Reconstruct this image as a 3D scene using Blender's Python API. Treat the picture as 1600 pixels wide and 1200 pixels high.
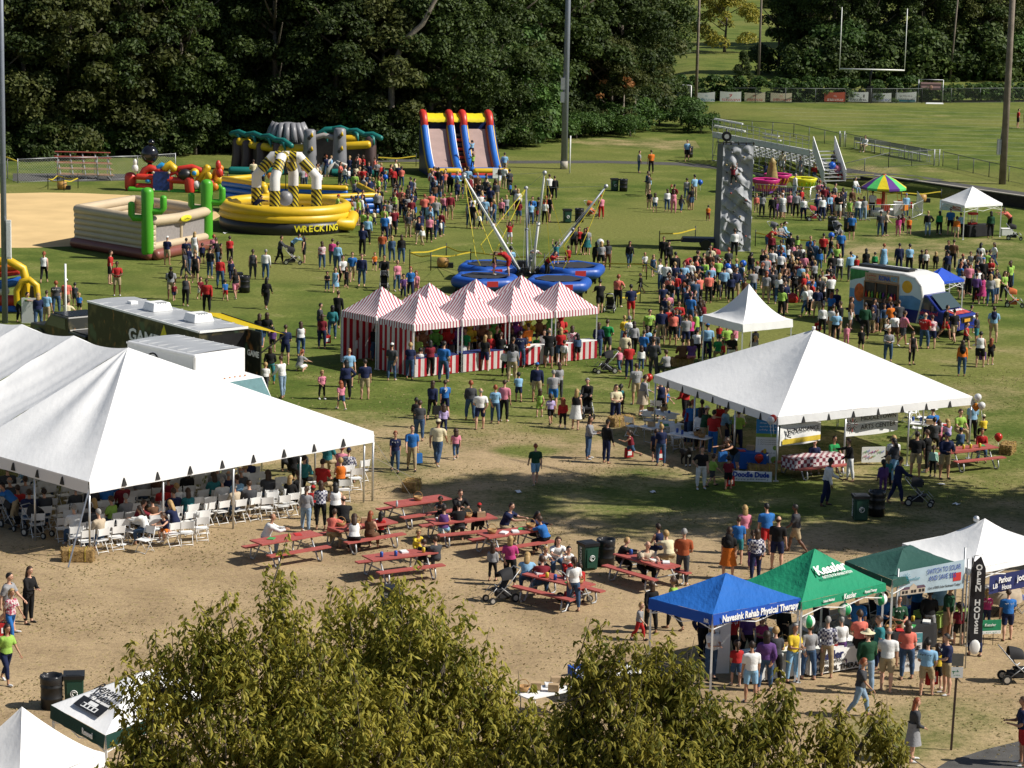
import bpy,bmesh,math,random
import numpy as np
from mathutils import Vector,Matrix
from math import sin,cos,pi,radians as R
for _o in list(bpy.data.objects):
 bpy.data.objects.remove(_o)
S = bpy.context.scene
COL = S.collection
RNG = random.Random(7)
# ------------------------------------------------------------------ camera
CAM_H = 21.5
FPX = 4157.0
TILT,ROLL = R(10.56),R(1.25)
_r0,_u0 = Vector((1,0,0)),Vector((0,sin(TILT),cos(TILT)))
CF = Vector((0,cos(TILT),-sin(TILT)))
CR = _r0 * cos(ROLL) + _u0 * sin(ROLL)
CU = _u0 * cos(ROLL) - _r0 * sin(ROLL)
CP = Vector((0,0,CAM_H))
cam = bpy.data.objects.new('camera',bpy.data.cameras.new('camera'))
COL.objects.link(cam)
cam.matrix_world = Matrix(((CR.x,CU.x,-CF.x,0),(CR.y,CU.y,-CF.y,0),(CR.z,CU.z,-CF.z,CAM_H),(0,0,0,1)))
cam.data.sensor_width = 36
cam.data.lens = FPX / 1600 * 36
cam.data.clip_start,cam.data.clip_end = 1,3000
S.camera = cam
S.render.resolution_x,S.render.resolution_y = 1024,768
# ------------------------------------------------------------------ daylight
SUN_EL,SUN_AZ = R(43),R(8)
SUN_DIR = Vector((cos(SUN_EL) * cos(SUN_AZ),-cos(SUN_EL) * sin(SUN_AZ),sin(SUN_EL)))
W = bpy.data.worlds.new('World');S.world = W;W.use_nodes = True
_nt = W.node_tree
_bg = _nt.nodes['Background']
_sky = _nt.nodes.new('ShaderNodeTexSky');_sky.sky_type = 'NISHITA';_sky.sun_disc = False
_sky.sun_elevation = SUN_EL
_sky.sun_rotation = math.atan2(SUN_DIR.x,SUN_DIR.y)
_nt.links.new(_sky.outputs[0],_bg.inputs[0]);_bg.inputs[1].default_value = 0.052
sun = bpy.data.objects.new('sun',bpy.data.lights.new('sun','SUN'));COL.objects.link(sun)
sun.data.energy = 4.2;sun.data.angle = R(0.55);sun.data.color = (1.0,0.95,0.86)
sun.rotation_euler = SUN_DIR.to_track_quat('Z','Y').to_euler()
S.view_settings.view_transform = 'Standard'
S.view_settings.look = 'None'
S.view_settings.exposure = 0.55
S.view_settings.gamma = 1
S.view_settings.use_curve_mapping = False
S.cycles.max_bounces = 6;S.cycles.transparent_max_bounces = 8
S.cycles.diffuse_bounces = 3;S.cycles.glossy_bounces = 3
S.cycles.use_denoising = True
# ------------------------------------------------------------------ geometry of the place: where a seen point stands
def G(px,py,z=0.0):
 d = CF + CR * ((px - 800) / FPX) + CU * ((600 - py) / FPX)
 t = (z - CAM_H) / d.z
 return Vector((d.x * t,d.y * t,z))
def at_y(px,py,Y):
 d = CF + CR * ((px - 800) / FPX) + CU * ((600 - py) / FPX)
 return CP + d * (Y / d.y)
def proj(p):
 v = Vector(p) - CP
 k = FPX / v.dot(CF)
 return 800 + v.dot(CR) * k,600 - v.dot(CU) * k
def zat(p,py):
 "height above the ground point p at which image row py is met"
 lo,hi = -5.0,40.0
 for _ in range(50):
  m = (lo + hi) / 2
  if proj((p[0],p[1],m))[1] > py:lo = m
  else:hi = m
 return (lo + hi) / 2
# ------------------------------------------------------------------ materials
MATS = {}
def srgb(h):
 h = h.lstrip('#')
 c = [int(h[i:i + 2],16) / 255 for i in (0,2,4)]
 return tuple(x / 12.92 if x < .04045 else ((x + .055) / 1.055) ** 2.4 for x in c)
def mat(name,col,rough=.7,var=.12,scale=6.0,bump=0.0,metal=0.0,bscale=None,spec=.4,trans=0.0):
 "noise-varied principled surface"
 if name in MATS:return MATS[name]
 m = bpy.data.materials.new(name);m.use_nodes = True;MATS[name] = m
 nt = m.node_tree;N,L = nt.nodes,nt.links
 b = N['Principled BSDF']
 b.inputs['Roughness'].default_value = rough;b.inputs['Metallic'].default_value = metal
 b.inputs['Specular IOR Level'].default_value = spec
 if isinstance(col,str):col = srgb(col)
 tc = N.new('ShaderNodeTexCoord');nz = N.new('ShaderNodeTexNoise')
 nz.inputs['Scale'].default_value = scale;nz.inputs['Detail'].default_value = 4
 L.new(tc.outputs['Object'],nz.inputs['Vector'])
 mr = N.new('ShaderNodeMapRange');mr.inputs[1].default_value = .3;mr.inputs[2].default_value = .7
 mr.inputs[3].default_value = 1 - var;mr.inputs[4].default_value = 1 + var
 L.new(nz.outputs[0],mr.inputs[0])
 mx = N.new('ShaderNodeVectorMath');mx.operation = 'SCALE';mx.inputs[0].default_value = col
 L.new(mr.outputs[0],mx.inputs['Scale']);L.new(mx.outputs[0],b.inputs['Base Color'])
 if bump:
  n2 = N.new('ShaderNodeTexNoise');n2.inputs['Scale'].default_value = bscale or scale * 4;n2.inputs['Detail'].default_value = 3
  L.new(tc.outputs['Object'],n2.inputs['Vector'])
  bp = N.new('ShaderNodeBump');bp.inputs['Strength'].default_value = bump;bp.inputs['Distance'].default_value = .05
  L.new(n2.outputs[0],bp.inputs['Height']);L.new(bp.outputs[0],b.inputs['Normal'])
 if trans:
  t = N.new('ShaderNodeBsdfTranslucent');L.new(mx.outputs[0],t.inputs[0])
  ms = N.new('ShaderNodeMixShader');ms.inputs[0].default_value = trans
  L.new(b.outputs[0],ms.inputs[1]);L.new(t.outputs[0],ms.inputs[2])
  L.new(ms.outputs[0],N['Material Output'].inputs[0])
 return m
def nodes(m):
 return m.node_tree.nodes,m.node_tree.links,m.node_tree.nodes['Principled BSDF']
# ------------------------------------------------------------------ mesh builder
class MB:
 def __init__(s):s.v = [];s.f = [];s.m = [];s.sm = []
 def _add(s,vs,fs,mi=0,smooth=False):
  o = len(s.v);s.v += [tuple(v) for v in vs]
  for f in fs:s.f.append(tuple(i + o for i in f));s.m.append(mi);s.sm.append(smooth)
  return s
 def quad(s,a,b,c,d,mi=0,smooth=False):return s._add([a,b,c,d],[(0,1,2,3)],mi,smooth)
 def poly(s,pts,mi=0):return s._add(pts,[tuple(range(len(pts)))],mi)
 def box(s,c,sz,rz=0,mi=0,top=None,M=None):
  "c = centre of base; top=(sx,sy) scale of top face"
  x,y,z = sz[0] / 2,sz[1] / 2,sz[2];tx,ty = top or (1,1)
  vs = [(-x,-y,0),(x,-y,0),(x,y,0),(-x,y,0),(-x * tx,-y * ty,z),(x * tx,-y * ty,z),(x * tx,y * ty,z),(-x * tx,y * ty,z)]
  ca,sa = cos(rz),sin(rz)
  vs = [(c[0] + a * ca - b * sa,c[1] + a * sa + b * ca,c[2] + d) for a,b,d in vs]
  if M:vs = [M @ Vector(v) for v in vs]
  return s._add(vs,[(3,2,1,0),(4,5,6,7),(0,1,5,4),(1,2,6,5),(2,3,7,6),(3,0,4,7)],mi)
 def bar(s,p,q,w,h=None,mi=0):
  "rectangular bar from p to q"
  p,q = Vector(p),Vector(q);h = h or w;d = (q - p).normalized()
  up = Vector((0,0,1)) if abs(d.z) < .95 else Vector((0,1,0))
  a = d.cross(up).normalized() * w / 2;b = a.cross(d).normalized() * h / 2
  vs = [p - a - b,p + a - b,p + a + b,p - a + b,q - a - b,q + a - b,q + a + b,q - a + b]
  return s._add(vs,[(3,2,1,0),(4,5,6,7),(0,1,5,4),(1,2,6,5),(2,3,7,6),(3,0,4,7)],mi)
 def tube(s,pts,r,n=8,mi=0,caps=True,ell=None,smooth=True):
  "tube along points; r scalar or list"
  pts = [Vector(p) for p in pts];k = len(pts)
  rs = r if isinstance(r,(list,tuple)) else [r] * k
  vs = [];ref = None
  for i,p in enumerate(pts):
   d = (pts[min(i + 1,k - 1)] - pts[max(i - 1,0)])
   d = d.normalized() if d.length > 1e-9 else Vector((0,0,1))
   if ref is None:
    up = Vector((0,0,1)) if abs(d.z) < .9 else Vector((0,1,0))
    a = d.cross(up).normalized()
   else:
    a = (ref - d * ref.dot(d));a = a.normalized() if a.length > 1e-6 else d.orthogonal().normalized()
   ref = a;b = d.cross(a)
   e = ell[i] if ell else 1
   for j in range(n):
    t = 2 * pi * j / n
    vs.append(p + a * (rs[i] * cos(t)) + b * (rs[i] * e * sin(t)))
  fs = [(i * n + j,i * n + (j + 1) % n,(i + 1) * n + (j + 1) % n,(i + 1) * n + j) for i in range(k - 1) for j in range(n)]
  s._add(vs,fs,mi,smooth)
  if caps:
   o = len(s.v) - len(vs)
   s.f.append(tuple(o + j for j in range(n))[::-1]);s.m.append(mi);s.sm.append(False)
   s.f.append(tuple(o + (k - 1) * n + j for j in range(n)));s.m.append(mi);s.sm.append(False)
  return s
 def rtube(s,pts,r,n=10,mi=0):
  "tube with rounded ends (inflatable)"
  pts = [Vector(p) for p in pts]
  d0 = (pts[0] - pts[1]).normalized();d1 = (pts[-1] - pts[-2]).normalized()
  A = [pts[0] + d0 * r * x for x in (.75,.6,.3)];B = [pts[-1] + d1 * r * x for x in (.3,.6,.75)]
  q = A + pts + B
  rr = [r * .3,r * .68,r * .93] + [r] * len(pts) + [r * .93,r * .68,r * .3]
  return s.tube(q,rr,n,mi)
 def ball(s,c,r,n=12,mi=0):
  rx,ry,rz = r if isinstance(r,(tuple,list)) else (r,r,r);k = max(4,n // 2);vs = []
  for i in range(k + 1):
   t = pi * i / k
   for j in range(n):
    a = 2 * pi * j / n
    vs.append((c[0] + rx * sin(t) * cos(a),c[1] + ry * sin(t) * sin(a),c[2] + rz * cos(t)))
  fs = [(i * n + j,(i + 1) * n + j,(i + 1) * n + (j + 1) % n,i * n + (j + 1) % n) for i in range(k) for j in range(n)]
  return s._add(vs,fs,mi,True)
 def lathe(s,prof,n=16,c=(0,0,0),mi=0,smooth=True):
  vs = [(c[0] + r * cos(2 * pi * j / n),c[1] + r * sin(2 * pi * j / n),c[2] + z) for r,z in prof for j in range(n)]
  k = len(prof)
  fs = [(i * n + j,i * n + (j + 1) % n,(i + 1) * n + (j + 1) % n,(i + 1) * n + j) for i in range(k - 1) for j in range(n)]
  return s._add(vs,fs,mi,smooth)
 def grid(s,fn,nu,nv,mi=0,smooth=True):
  vs = [fn(i / nu,j / nv) for i in range(nu + 1) for j in range(nv + 1)]
  w = nv + 1
  fs = [(i * w + j,(i + 1) * w + j,(i + 1) * w + j + 1,i * w + j + 1) for i in range(nu) for j in range(nv)]
  return s._add(vs,fs,mi,smooth)
 def slab(s,pts,h,mi=0,z=None):
  "horizontal polygon extruded up by h"
  n = len(pts);vs = [tuple(p) for p in pts] + [(p[0],p[1],p[2] + h) for p in pts]
  return s._add(vs,[tuple(range(n))[::-1],tuple(range(n,2 * n))] + [(i,(i + 1) % n,n + (i + 1) % n,n + i) for i in range(n)],mi)
 def mesh(s,name,mats):
  me = bpy.data.meshes.new(name);me.from_pydata(s.v,[],s.f)
  for m in (mats if isinstance(mats,(list,tuple)) else [mats]):me.materials.append(m)
  me.polygons.foreach_set('material_index',s.m);me.polygons.foreach_set('use_smooth',s.sm)
  me.update();return me
 def obj(s,name,mats,parent=None,loc=None,rz=0):
  return mkobj(name,s.mesh(name,mats),parent,loc,rz)
def mkobj(name,data,parent=None,loc=None,rz=0):
 o = bpy.data.objects.new(name,data);COL.objects.link(o)
 if parent:o.parent = parent
 if loc is not None:o.location = loc
 if rz:o.rotation_euler = (0,0,rz)
 return o
def tag(o,label=None,cat=None,group=None,kind=None):
 if label:o['label'] = label
 if cat:o['category'] = cat
 if group:o['group'] = group
 if kind:o['kind'] = kind
 return o
def thing(name,label,cat,loc=(0,0,0),rz=0,group=None):
 return tag(mkobj(name,None,None,loc,rz),label,cat,group)
_TS = bpy.data.scenes.new('workshop')
def EVAL(o):
 "mesh of an object with its modifiers, worked out apart from the scene; the object is thrown away"
 for c in list(o.users_collection):c.objects.unlink(o)
 _TS.collection.objects.link(o);vl = _TS.view_layers[0];vl.update()
 me = bpy.data.meshes.new_from_object(o.evaluated_get(vl.depsgraph));bpy.data.objects.remove(o);return me
def structure(o):o['kind'] = 'structure';return o
def dup(o,loc=None,rz=None,label=None,scale=None,parent=None):
 "copy of a thing with copies of its parts and sub-parts"
 c = o.copy();COL.objects.link(c)
 if parent is not None:c.parent = parent
 if loc is not None:c.location = loc
 if rz is not None:c.rotation_euler = (0,0,rz)
 if scale is not None:c.scale = (scale,) * 3
 if label:c['label'] = label
 for ch in KIDS(o):dup(ch,parent=c)
 return c
def KIDS(o):return list(o.children)
_FONT = {}
def text_mesh(s,size,bold=.0,ext=.004,m=None,shear=0):
 if s[0] == '~':
  b = MB();n = int(s[1:]);rr = random.Random(n + int(size * 1000));x = 0
  for i in range(n):
   w = size * rr.uniform(.15,.55);h = size * rr.uniform(.28,.5)
   b.box((x + w / 2,0,-.002),(w,size * .10,.006));b.box((x + w * rr.uniform(.1,.9),h * .3 * rr.choice((-1,1)),-.002),(size * .09,h,.006));x += w + size * (.1 if rr.random() < .7 else .4)
  b.v = [(a - x / 2,c,d) for a,c,d in b.v];return b.mesh('lettering',m)
 cu = bpy.data.curves.new('lettering','FONT');cu.body = s;cu.size = size;cu.extrude = ext;cu.offset = bold * size
 cu.align_x = 'CENTER';cu.align_y = 'CENTER';cu.shear = shear;cu.resolution_u = 2
 me = EVAL(bpy.data.objects.new('lettering',cu));me.name = 'lettering'
 me.materials.clear();me.materials.append(m)
 return me
def text_on(parent,s,c,ex,ey,size,m,bold=.012,width=None,shear=0,name='lettering'):
 "lettering centred at c in the plane of ex (reading direction) and ey (up)"
 me = text_mesh(s,size,bold,.004,m,shear)
 ex,ey = Vector(ex).normalized(),Vector(ey);ey = (ey - ex * ey.dot(ex)).normalized();n = ex.cross(ey)
 k = 1
 if width and len(me.vertices):
  w = max(v.co.x for v in me.vertices) - min(v.co.x for v in me.vertices);k = width / max(w,1e-6)
 c = Vector(c) + n * .012
 me.transform(Matrix(((ex.x * k,ey.x,n.x,c.x),(ex.y * k,ey.y,n.y,c.y),(ex.z * k,ey.z,n.z,c.z),(0,0,0,1))))
 return mkobj(name,me,parent)
# ================================================================== THE SETTING
class NB:
 "short node arithmetic"
 def __init__(s,m):s.N,s.L,s.b = nodes(m);s.tc = s.N.new('ShaderNodeTexCoord');s.P = s.tc.outputs['Object']
 def lk(s,a,i):
  if hasattr(a,'links'):s.L.new(a,i)
  else:i.default_value = a
 def noise(s,sc,det=4,v=None,ro=.55,stretch=None):
  n = s.N.new('ShaderNodeTexNoise');n.inputs['Scale'].default_value = sc;n.inputs['Detail'].default_value = det;n.inputs['Roughness'].default_value = ro
  src = v or s.P
  if stretch:
   mp = s.N.new('ShaderNodeVectorMath');mp.operation = 'MULTIPLY';s.L.new(src,mp.inputs[0]);mp.inputs[1].default_value = stretch;src = mp.outputs[0]
  s.L.new(src,n.inputs['Vector']);return n.outputs[0]
 def math(s,op,a,b=0.0,clamp=False):
  n = s.N.new('ShaderNodeMath');n.operation = op;n.use_clamp = clamp
  s.lk(a,n.inputs[0]);s.lk(b,n.inputs[1]);return n.outputs[0]
 def rng(s,a,f0,f1,t0=0.,t1=1.,smooth=True):
  n = s.N.new('ShaderNodeMapRange');n.interpolation_type = 'SMOOTHSTEP' if smooth else 'LINEAR'
  s.lk(a,n.inputs[0])
  for i,x in enumerate((f0,f1,t0,t1)):n.inputs[i + 1].default_value = x
  return n.outputs[0]
 def blob(s,c,rx,ry,f0=.6,f1=1.1):
  "1 inside the ellipse, 0 outside"
  a = s.N.new('ShaderNodeVectorMath');a.operation = 'SUBTRACT';s.L.new(s.P,a.inputs[0]);a.inputs[1].default_value = (c[0],c[1],0)
  b = s.N.new('ShaderNodeVectorMath');b.operation = 'MULTIPLY';s.L.new(a.outputs[0],b.inputs[0]);b.inputs[1].default_value = (1 / rx,1 / ry,0)
  c_ = s.N.new('ShaderNodeVectorMath');c_.operation = 'LENGTH';s.L.new(b.outputs[0],c_.inputs[0])
  return s.rng(c_.outputs['Value'],f0,f1,1,0)
 def sep(s,v=None):
  n = s.N.new('ShaderNodeSeparateXYZ');s.L.new(v or s.P,n.inputs[0]);return n.outputs
 def mix(s,f,a,b):
  n = s.N.new('ShaderNodeMix');n.data_type = 'RGBA';s.lk(f,n.inputs[0])
  for x,i in ((a,6),(b,7)):
   if hasattr(x,'links'):s.L.new(x,n.inputs[i])
   else:n.inputs[i].default_value = (*x,1)
  return n.outputs[2]
 def scale(s,c,f):
  n = s.N.new('ShaderNodeVectorMath');n.operation = 'SCALE';s.lk(f,n.inputs['Scale'])
  if hasattr(c,'links'):s.L.new(c,n.inputs[0])
  else:n.inputs[0].default_value = c
  return n.outputs[0]
 def base(s,c):s.L.new(c,s.b.inputs['Base Color'])
 def bump(s,h,st,dist=.05):
  n = s.N.new('ShaderNodeBump');n.inputs['Strength'].default_value = st;n.inputs['Distance'].default_value = dist
  s.lk(h,n.inputs['Height']);s.L.new(n.outputs[0],s.b.inputs['Normal'])
# ---- ground: worn summer turf, green far off and trodden to straw in the middle of the site
gm = mat('turf',(.1,.13,.03),rough=.95,var=0,spec=.1)
nb = NB(gm)
def turf_nodes(nb,dry):
 big = nb.noise(.045,3);mid = nb.noise(.35,5);fine = nb.noise(4.5,4,ro=.7);tiny = nb.noise(16,3,ro=.8)
 g = nb.mix(nb.rng(mid,.35,.65),(.070,.104,.018),(.132,.158,.034))
 g = nb.mix(nb.rng(big,.42,.66),g,(.158,.165,.044))
 t = nb.mix(nb.rng(mid,.3,.7),(.285,.205,.118),(.40,.295,.172))
 t = nb.mix(nb.rng(fine,.55,.72),t,(.17,.15,.05))
 k = nb.math('ADD',dry,nb.math('MULTIPLY',nb.math('SUBTRACT',mid,.5),1.5))
 k = nb.math('ADD',k,nb.math('MULTIPLY',nb.math('SUBTRACT',fine,.5),.9))
 k = nb.rng(k,.08,1.0)
 c = nb.mix(k,g,t)
 f = nb.math('ADD',nb.rng(fine,.25,.75,.66,1.34,False),nb.rng(tiny,.25,.75,-.3,.3,False))
 nb.base(nb.scale(c,f));nb.bump(nb.math('ADD',fine,nb.math('MULTIPLY',tiny,.5)),.5,.06)
xs = nb.sep()
def bl(px,py,rxp,ryp):
 c = G(px,py);a = G(px + rxp,py);b = G(px,py - ryp)
 return (c.x,c.y),abs(a.x - c.x),abs(b.y - c.y)
dry = nb.rng(xs[1],97,84,0,.95)
def add_(v,c,rx,ry,k):
 return nb.math('ADD',v,nb.math('MULTIPLY',nb.blob(c,rx,ry,.4,1.15),k))
dry = nb.math('ADD',dry,nb.math('MULTIPLY',nb.rng(xs[1],125,95),.22))
for px,py,rx,ry,k in [(640,720,330,70,.5),(930,700,260,60,.28),(960,650,120,30,.25),(1480,750,200,70,.12),(1100,790,330,55,-.2),(1000,850,260,40,-.12),(1350,830,260,50,-.15),(1150,690,300,60,.2),(1450,640,200,60,.12),(1000,730,200,40,.15),
                          (1500,1150,220,90,-.6),(1330,1160,120,50,-.3),(250,1040,150,50,-.15),(1450,385,260,28,.3),(1560,560,160,60,.22),(1020,225,170,10,.45),
                          (820,705,60,14,-.6),(1050,1150,200,60,.1),(1420,400,160,25,.2),(760,280,120,14,-.2),(1540,620,90,25,.3),(1400,1010,200,60,.25),(900,600,300,30,.12),(500,660,200,30,.15)]:
 dry = add_(dry,*bl(px,py,rx,ry),k)
turf_nodes(nb,dry)
gr = MB()
gr.quad((-700,20,0),(700,20,0),(700,1600,0),(-700,1600,0))
structure(gr.obj('ground',gm))
sandm = mat('infield_sand',(.62,.44,.215),rough=.95,var=.1,scale=.4,bump=.25,bscale=8,spec=.1)
sand_px = [(-60,388),(60,387),(130,384),(240,372),(310,355),(345,338),(330,324),(280,313),(200,305),(130,302),(70,301),(-60,304)]
sd = MB();sd.poly([(*G(a,b)[:2],.008) for a,b in sand_px]);structure(sd.obj('infield_sand',sandm))
asph = mat('asphalt',(.085,.082,.078),rough=.9,var=.2,scale=2,bump=.3,bscale=30,spec=.2)
def strip(name,upper,lower,z,m):
 b = MB();n = len(upper)
 for i in range(n - 1):
  b.quad(*[(*G(*p)[:2],z) for p in (lower[i],lower[i + 1],upper[i + 1],upper[i])])
 return structure(b.obj(name,m))
strip('path',[(560,249),(700,249),(800,251),(950,251),(1060,254),(1130,259),(1215,261)],[(560,253),(700,253),(800,255.5),(950,255),(1060,258.5),(1130,265),(1215,275)],.006,asph)
strip('path',[(20,271),(110,271),(200,272)],[(20,283),(110,284),(200,282)],.006,asph)
strip('path',[(1440,1215),(1480,1190),(1540,1171),(1640,1147)],[(1440,1260),(1480,1260),(1540,1260),(1640,1260)],.006,asph)
# ---- the raised sports field behind a low retaining wall
_wa,_wb = G(1600,325.5),G(1460,304.8)
wdir = (_wb - _wa).normalized()
def wall_pt(px):
 lo,hi = -60.,60.
 for _ in range(60):
  m = (lo + hi) / 2
  if proj(_wa + wdir * m)[0] > px:lo = m
  else:hi = m
 return _wa + wdir * lo
W0 = wall_pt(1285);W1 = _wa - wdir * 14
TH = .82
Lb = G(1118,262);Lc = G(1090,215);Ld = G(1010,160)
def left_x(y):
 pts = [(W0.y - 1,W0.x - .5),(Lb.y,Lb.x),(Lc.y,Lc.x),(Ld.y,Ld.x),(1200,Ld.x * 4)]
 pts.sort()
 for (a,b),(c,d) in zip(pts,pts[1:]):
  if a <= y <= c:return b + (d - b) * (y - a) / (c - a)
 return pts[0][1] if y < pts[0][0] else pts[-1][1]
def TZ(x,y):
 "height of the terrain"
 k = (Vector((x,y,0)) - _wa);n = Vector((-wdir.y,wdir.x,0))
 if n.y < 0:n = -n
 if k.dot(n) < 0:return 0.
 t = min(1,max(0,(x - left_x(y)) / 7.0));return TH * t * t * (3 - 2 * t)
def Gt(px,py):
 z = 0.
 for _ in range(6):
  p = G(px,py,z);z = TZ(p.x,p.y)
 return Vector((p.x,p.y,z))
wn = Vector((-wdir.y,wdir.x,0));wn = wn if wn.y > 0 else -wn
tm = mat('field_turf',(.1,.13,.03),rough=.95,var=0,spec=.1);nb = NB(tm)
xs = nb.sep();dry = nb.rng(xs[1],176,205,.5,-.25)
for px,py,rx,ry,k in [(1400,280,120,9,.55),(1340,262,60,10,.4),(1480,200,110,14,.3),(1560,260,60,10,-.2),(1520,300,80,6,.3)]:
 c,rx,ry = bl(px,py,rx,ry);dry = add_(dry,c,rx,ry,k)
turf_nodes(nb,dry)
tb = MB()
rows = [0,.01,1,2.5,5,8,12,18,25,35,50,70,90,130,250,600,1000]
def tfn(i,j):
 u = j / 40.
 base = W0 + (W1 - W0) * u
 v = rows[i]
 y = base.y + v + (rows[-1] and 0)
 xl = left_x(base.y + v)
 x = base.x + (v * .35 if u > .5 else 0) * (u - .5) * 4
 if u < .5:x = base.x * (u / .5) + (xl - .3) * (1 - u / .5)
 if v == 0:x = base.x
 return (x,y,TZ(x,y + .02) + .012)
vs = [tfn(i,j) for i in range(len(rows)) for j in range(41)]
tb._add(vs,[(i * 41 + j,i * 41 + j + 1,(i + 1) * 41 + j + 1,(i + 1) * 41 + j) for i in range(len(rows) - 1) for j in range(40)],0,True)
structure(tb.obj('sports_field',tm))
wallm = mat('timber_wall',(.035,.028,.022),rough=.9,var=.35,scale=3,bump=.5)
capm = mat('wall_cap',(.34,.31,.26),rough=.9,var=.15)
rw = thing('retaining_wall','low dark retaining wall with a pale cap along the sports field path','wall',W0)
nseg = 24
for k in range(4):
 for i in range(nseg):
  a,b = (W0 + (W1 - W0) * ((i + .5 * (k % 2)) / nseg),W0 + (W1 - W0) * (min(nseg,i + 1 + .5 * (k % 2)) / nseg))
  h = TH * min(1,(i + .6) / 5)
  if k * .2 > h - .1 or (b - a).length < .05:continue
  bb = MB();d = (b - a).normalized() * .008;off = -wn * (.09 - .006 * ((i + k) % 3))
  bb.bar(a - W0 + d + off + Vector((0,0,.1 + .2 * k)),b - W0 - d + off + Vector((0,0,.1 + .2 * k)),.2,.19);bb.obj('sleeper',wallm,rw)
bb = MB()
for i in range(nseg):
 a,b = W0 + (W1 - W0) * (i / nseg),W0 + (W1 - W0) * ((i + 1) / nseg)
 h0,h1 = TH * min(1,(i + .6) / 5),TH * min(1,(i + 1.6) / 5)
 bb.bar(a - W0 + Vector((0,0,h0 + .05)) - wn * .05,b - W0 + Vector((0,0,h1 + .05)) - wn * .05,.36,.07)
bb.obj('cap',capm,rw)
pb = MB()
pts = [W0 + (W1 - W0) * (i / 20) for i in range(21)]
for i in range(20):
 wd = (1.9 if i > 5 else 2.6)
 q = [pts[i] + wn * .25,pts[i + 1] + wn * .25,pts[i + 1] + wn * wd,pts[i] + wn * wd]
 pb.quad(*[(p.x,p.y,TZ(p.x,p.y) + .03) for p in q])
structure(pb.obj('path',asph))
pb = MB();pp = [(1128,262),(1215,262),(1300,266),(1350,273),(1330,283),(1285,280),(1215,279),(1140,272)]
ctr = Gt(1240,270)
for i in range(len(pp)):
 a,b = Gt(*pp[i]),Gt(*pp[(i + 1) % len(pp)])
 for f0,f1 in ((0,.5),(.5,1)):
  q = [ctr.lerp(a,f0),ctr.lerp(a,f1),ctr.lerp(b,f1),ctr.lerp(b,f0)]
  q = [(p.x,p.y,TZ(p.x,p.y) + .035) for p in q]
  pb.poly(q if f0 else [q[0],q[1],q[2]])
structure(pb.obj('path',asph))
linem = mat('field_chalk',(.34,.37,.24),rough=.95,var=.35,scale=1.5)
for py,px in [(169,1185),(175,1205),(181,1225),(187,1250),(193,1272),(199,1290),(205.5,1325),(212,1350),(219,1370),(226,1392),(233,1420),(241,1450),(249.5,1490)]:
 a = Gt(px,py);b = MB();b.quad((a.x,a.y - .05,a.z + .02),(a.x + 45,a.y - .05,a.z + .02),(a.x + 45,a.y + .06,a.z + .02),(a.x,a.y + .06,a.z + .02))
 structure(b.obj('field_line',linem))
# ---- tufts standing proud of the trodden turf in the nearer half of the field
_rg = np.random.default_rng(8);_n = 70000
_y = 60 + 62 * _rg.uniform(0,1,_n) ** 1.2;_x = (_rg.uniform(-.22,.22,_n)) * _y
_k = np.sin(_x * .9 + np.sin(_y * .5) * 2) + np.sin(_y * .8 - _x * .3) + _rg.normal(size=_n) * .9 > .2
_x,_y = _x[_k],_y[_k];_n = len(_x);_a = _rg.uniform(0,pi,_n);_w = _rg.uniform(.012,.042,_n);_h = _rg.uniform(.012,.035,_n)
_d = np.stack([np.cos(_a),np.sin(_a),np.zeros(_n)],1) * _w[:,None];_b = np.stack([_x,_y,np.full(_n,.005)],1);_u = np.stack([_rg.normal(size=_n) * .02,_rg.normal(size=_n) * .02,_h],1)
_v = np.stack([_b - _d,_b + _d,_b + _d * .6 + _u,_b - _d * .6 + _u],1).reshape(-1,3)
TUFTV = _v
# ================================================================== TREES
def leafmat(name,c,c2,trans=.3,sc=.5):
 m = mat(name,c,rough=.6,var=0,spec=.25,trans=trans);nb = NB(m)
 oi = nb.N.new('ShaderNodeObjectInfo');gi = nb.N.new('ShaderNodeNewGeometry')
 f = nb.math('ADD',nb.math('MULTIPLY',gi.outputs['Random Per Island'],.6),nb.math('MULTIPLY',nb.noise(sc,2),.7))
 col = nb.mix(nb.rng(f,.3,.95),c,c2)
 col = nb.scale(col,nb.rng(oi.outputs['Random'],0,1,.75,1.2,False))
 nb.base(col)
 for n in nb.N:
  if n.type == 'BSDF_TRANSLUCENT':nb.L.new(col,n.inputs[0])
 return m
LEAF = dict(
 dark=leafmat('leaf_dark',(.022,.042,.010),(.064,.094,.019)),
 mid=leafmat('leaf_mid',(.030,.056,.012),(.078,.112,.023)),
 olive=leafmat('leaf_olive',(.05,.065,.015),(.10,.11,.028)),
 bright=leafmat('leaf_bright',(.06,.13,.028),(.12,.21,.05)),
 yellow=leafmat('leaf_yellow',(.16,.17,.025),(.34,.29,.04)),
 vine=leafmat('leaf_vine',(.036,.082,.015),(.08,.145,.028)))
barkm = mat('bark',(.10,.082,.062),rough=.9,var=.3,scale=3,bump=.6)
barkp = mat('bark_pale',(.20,.17,.135),rough=.9,var=.3,scale=3,bump=.5)
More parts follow.
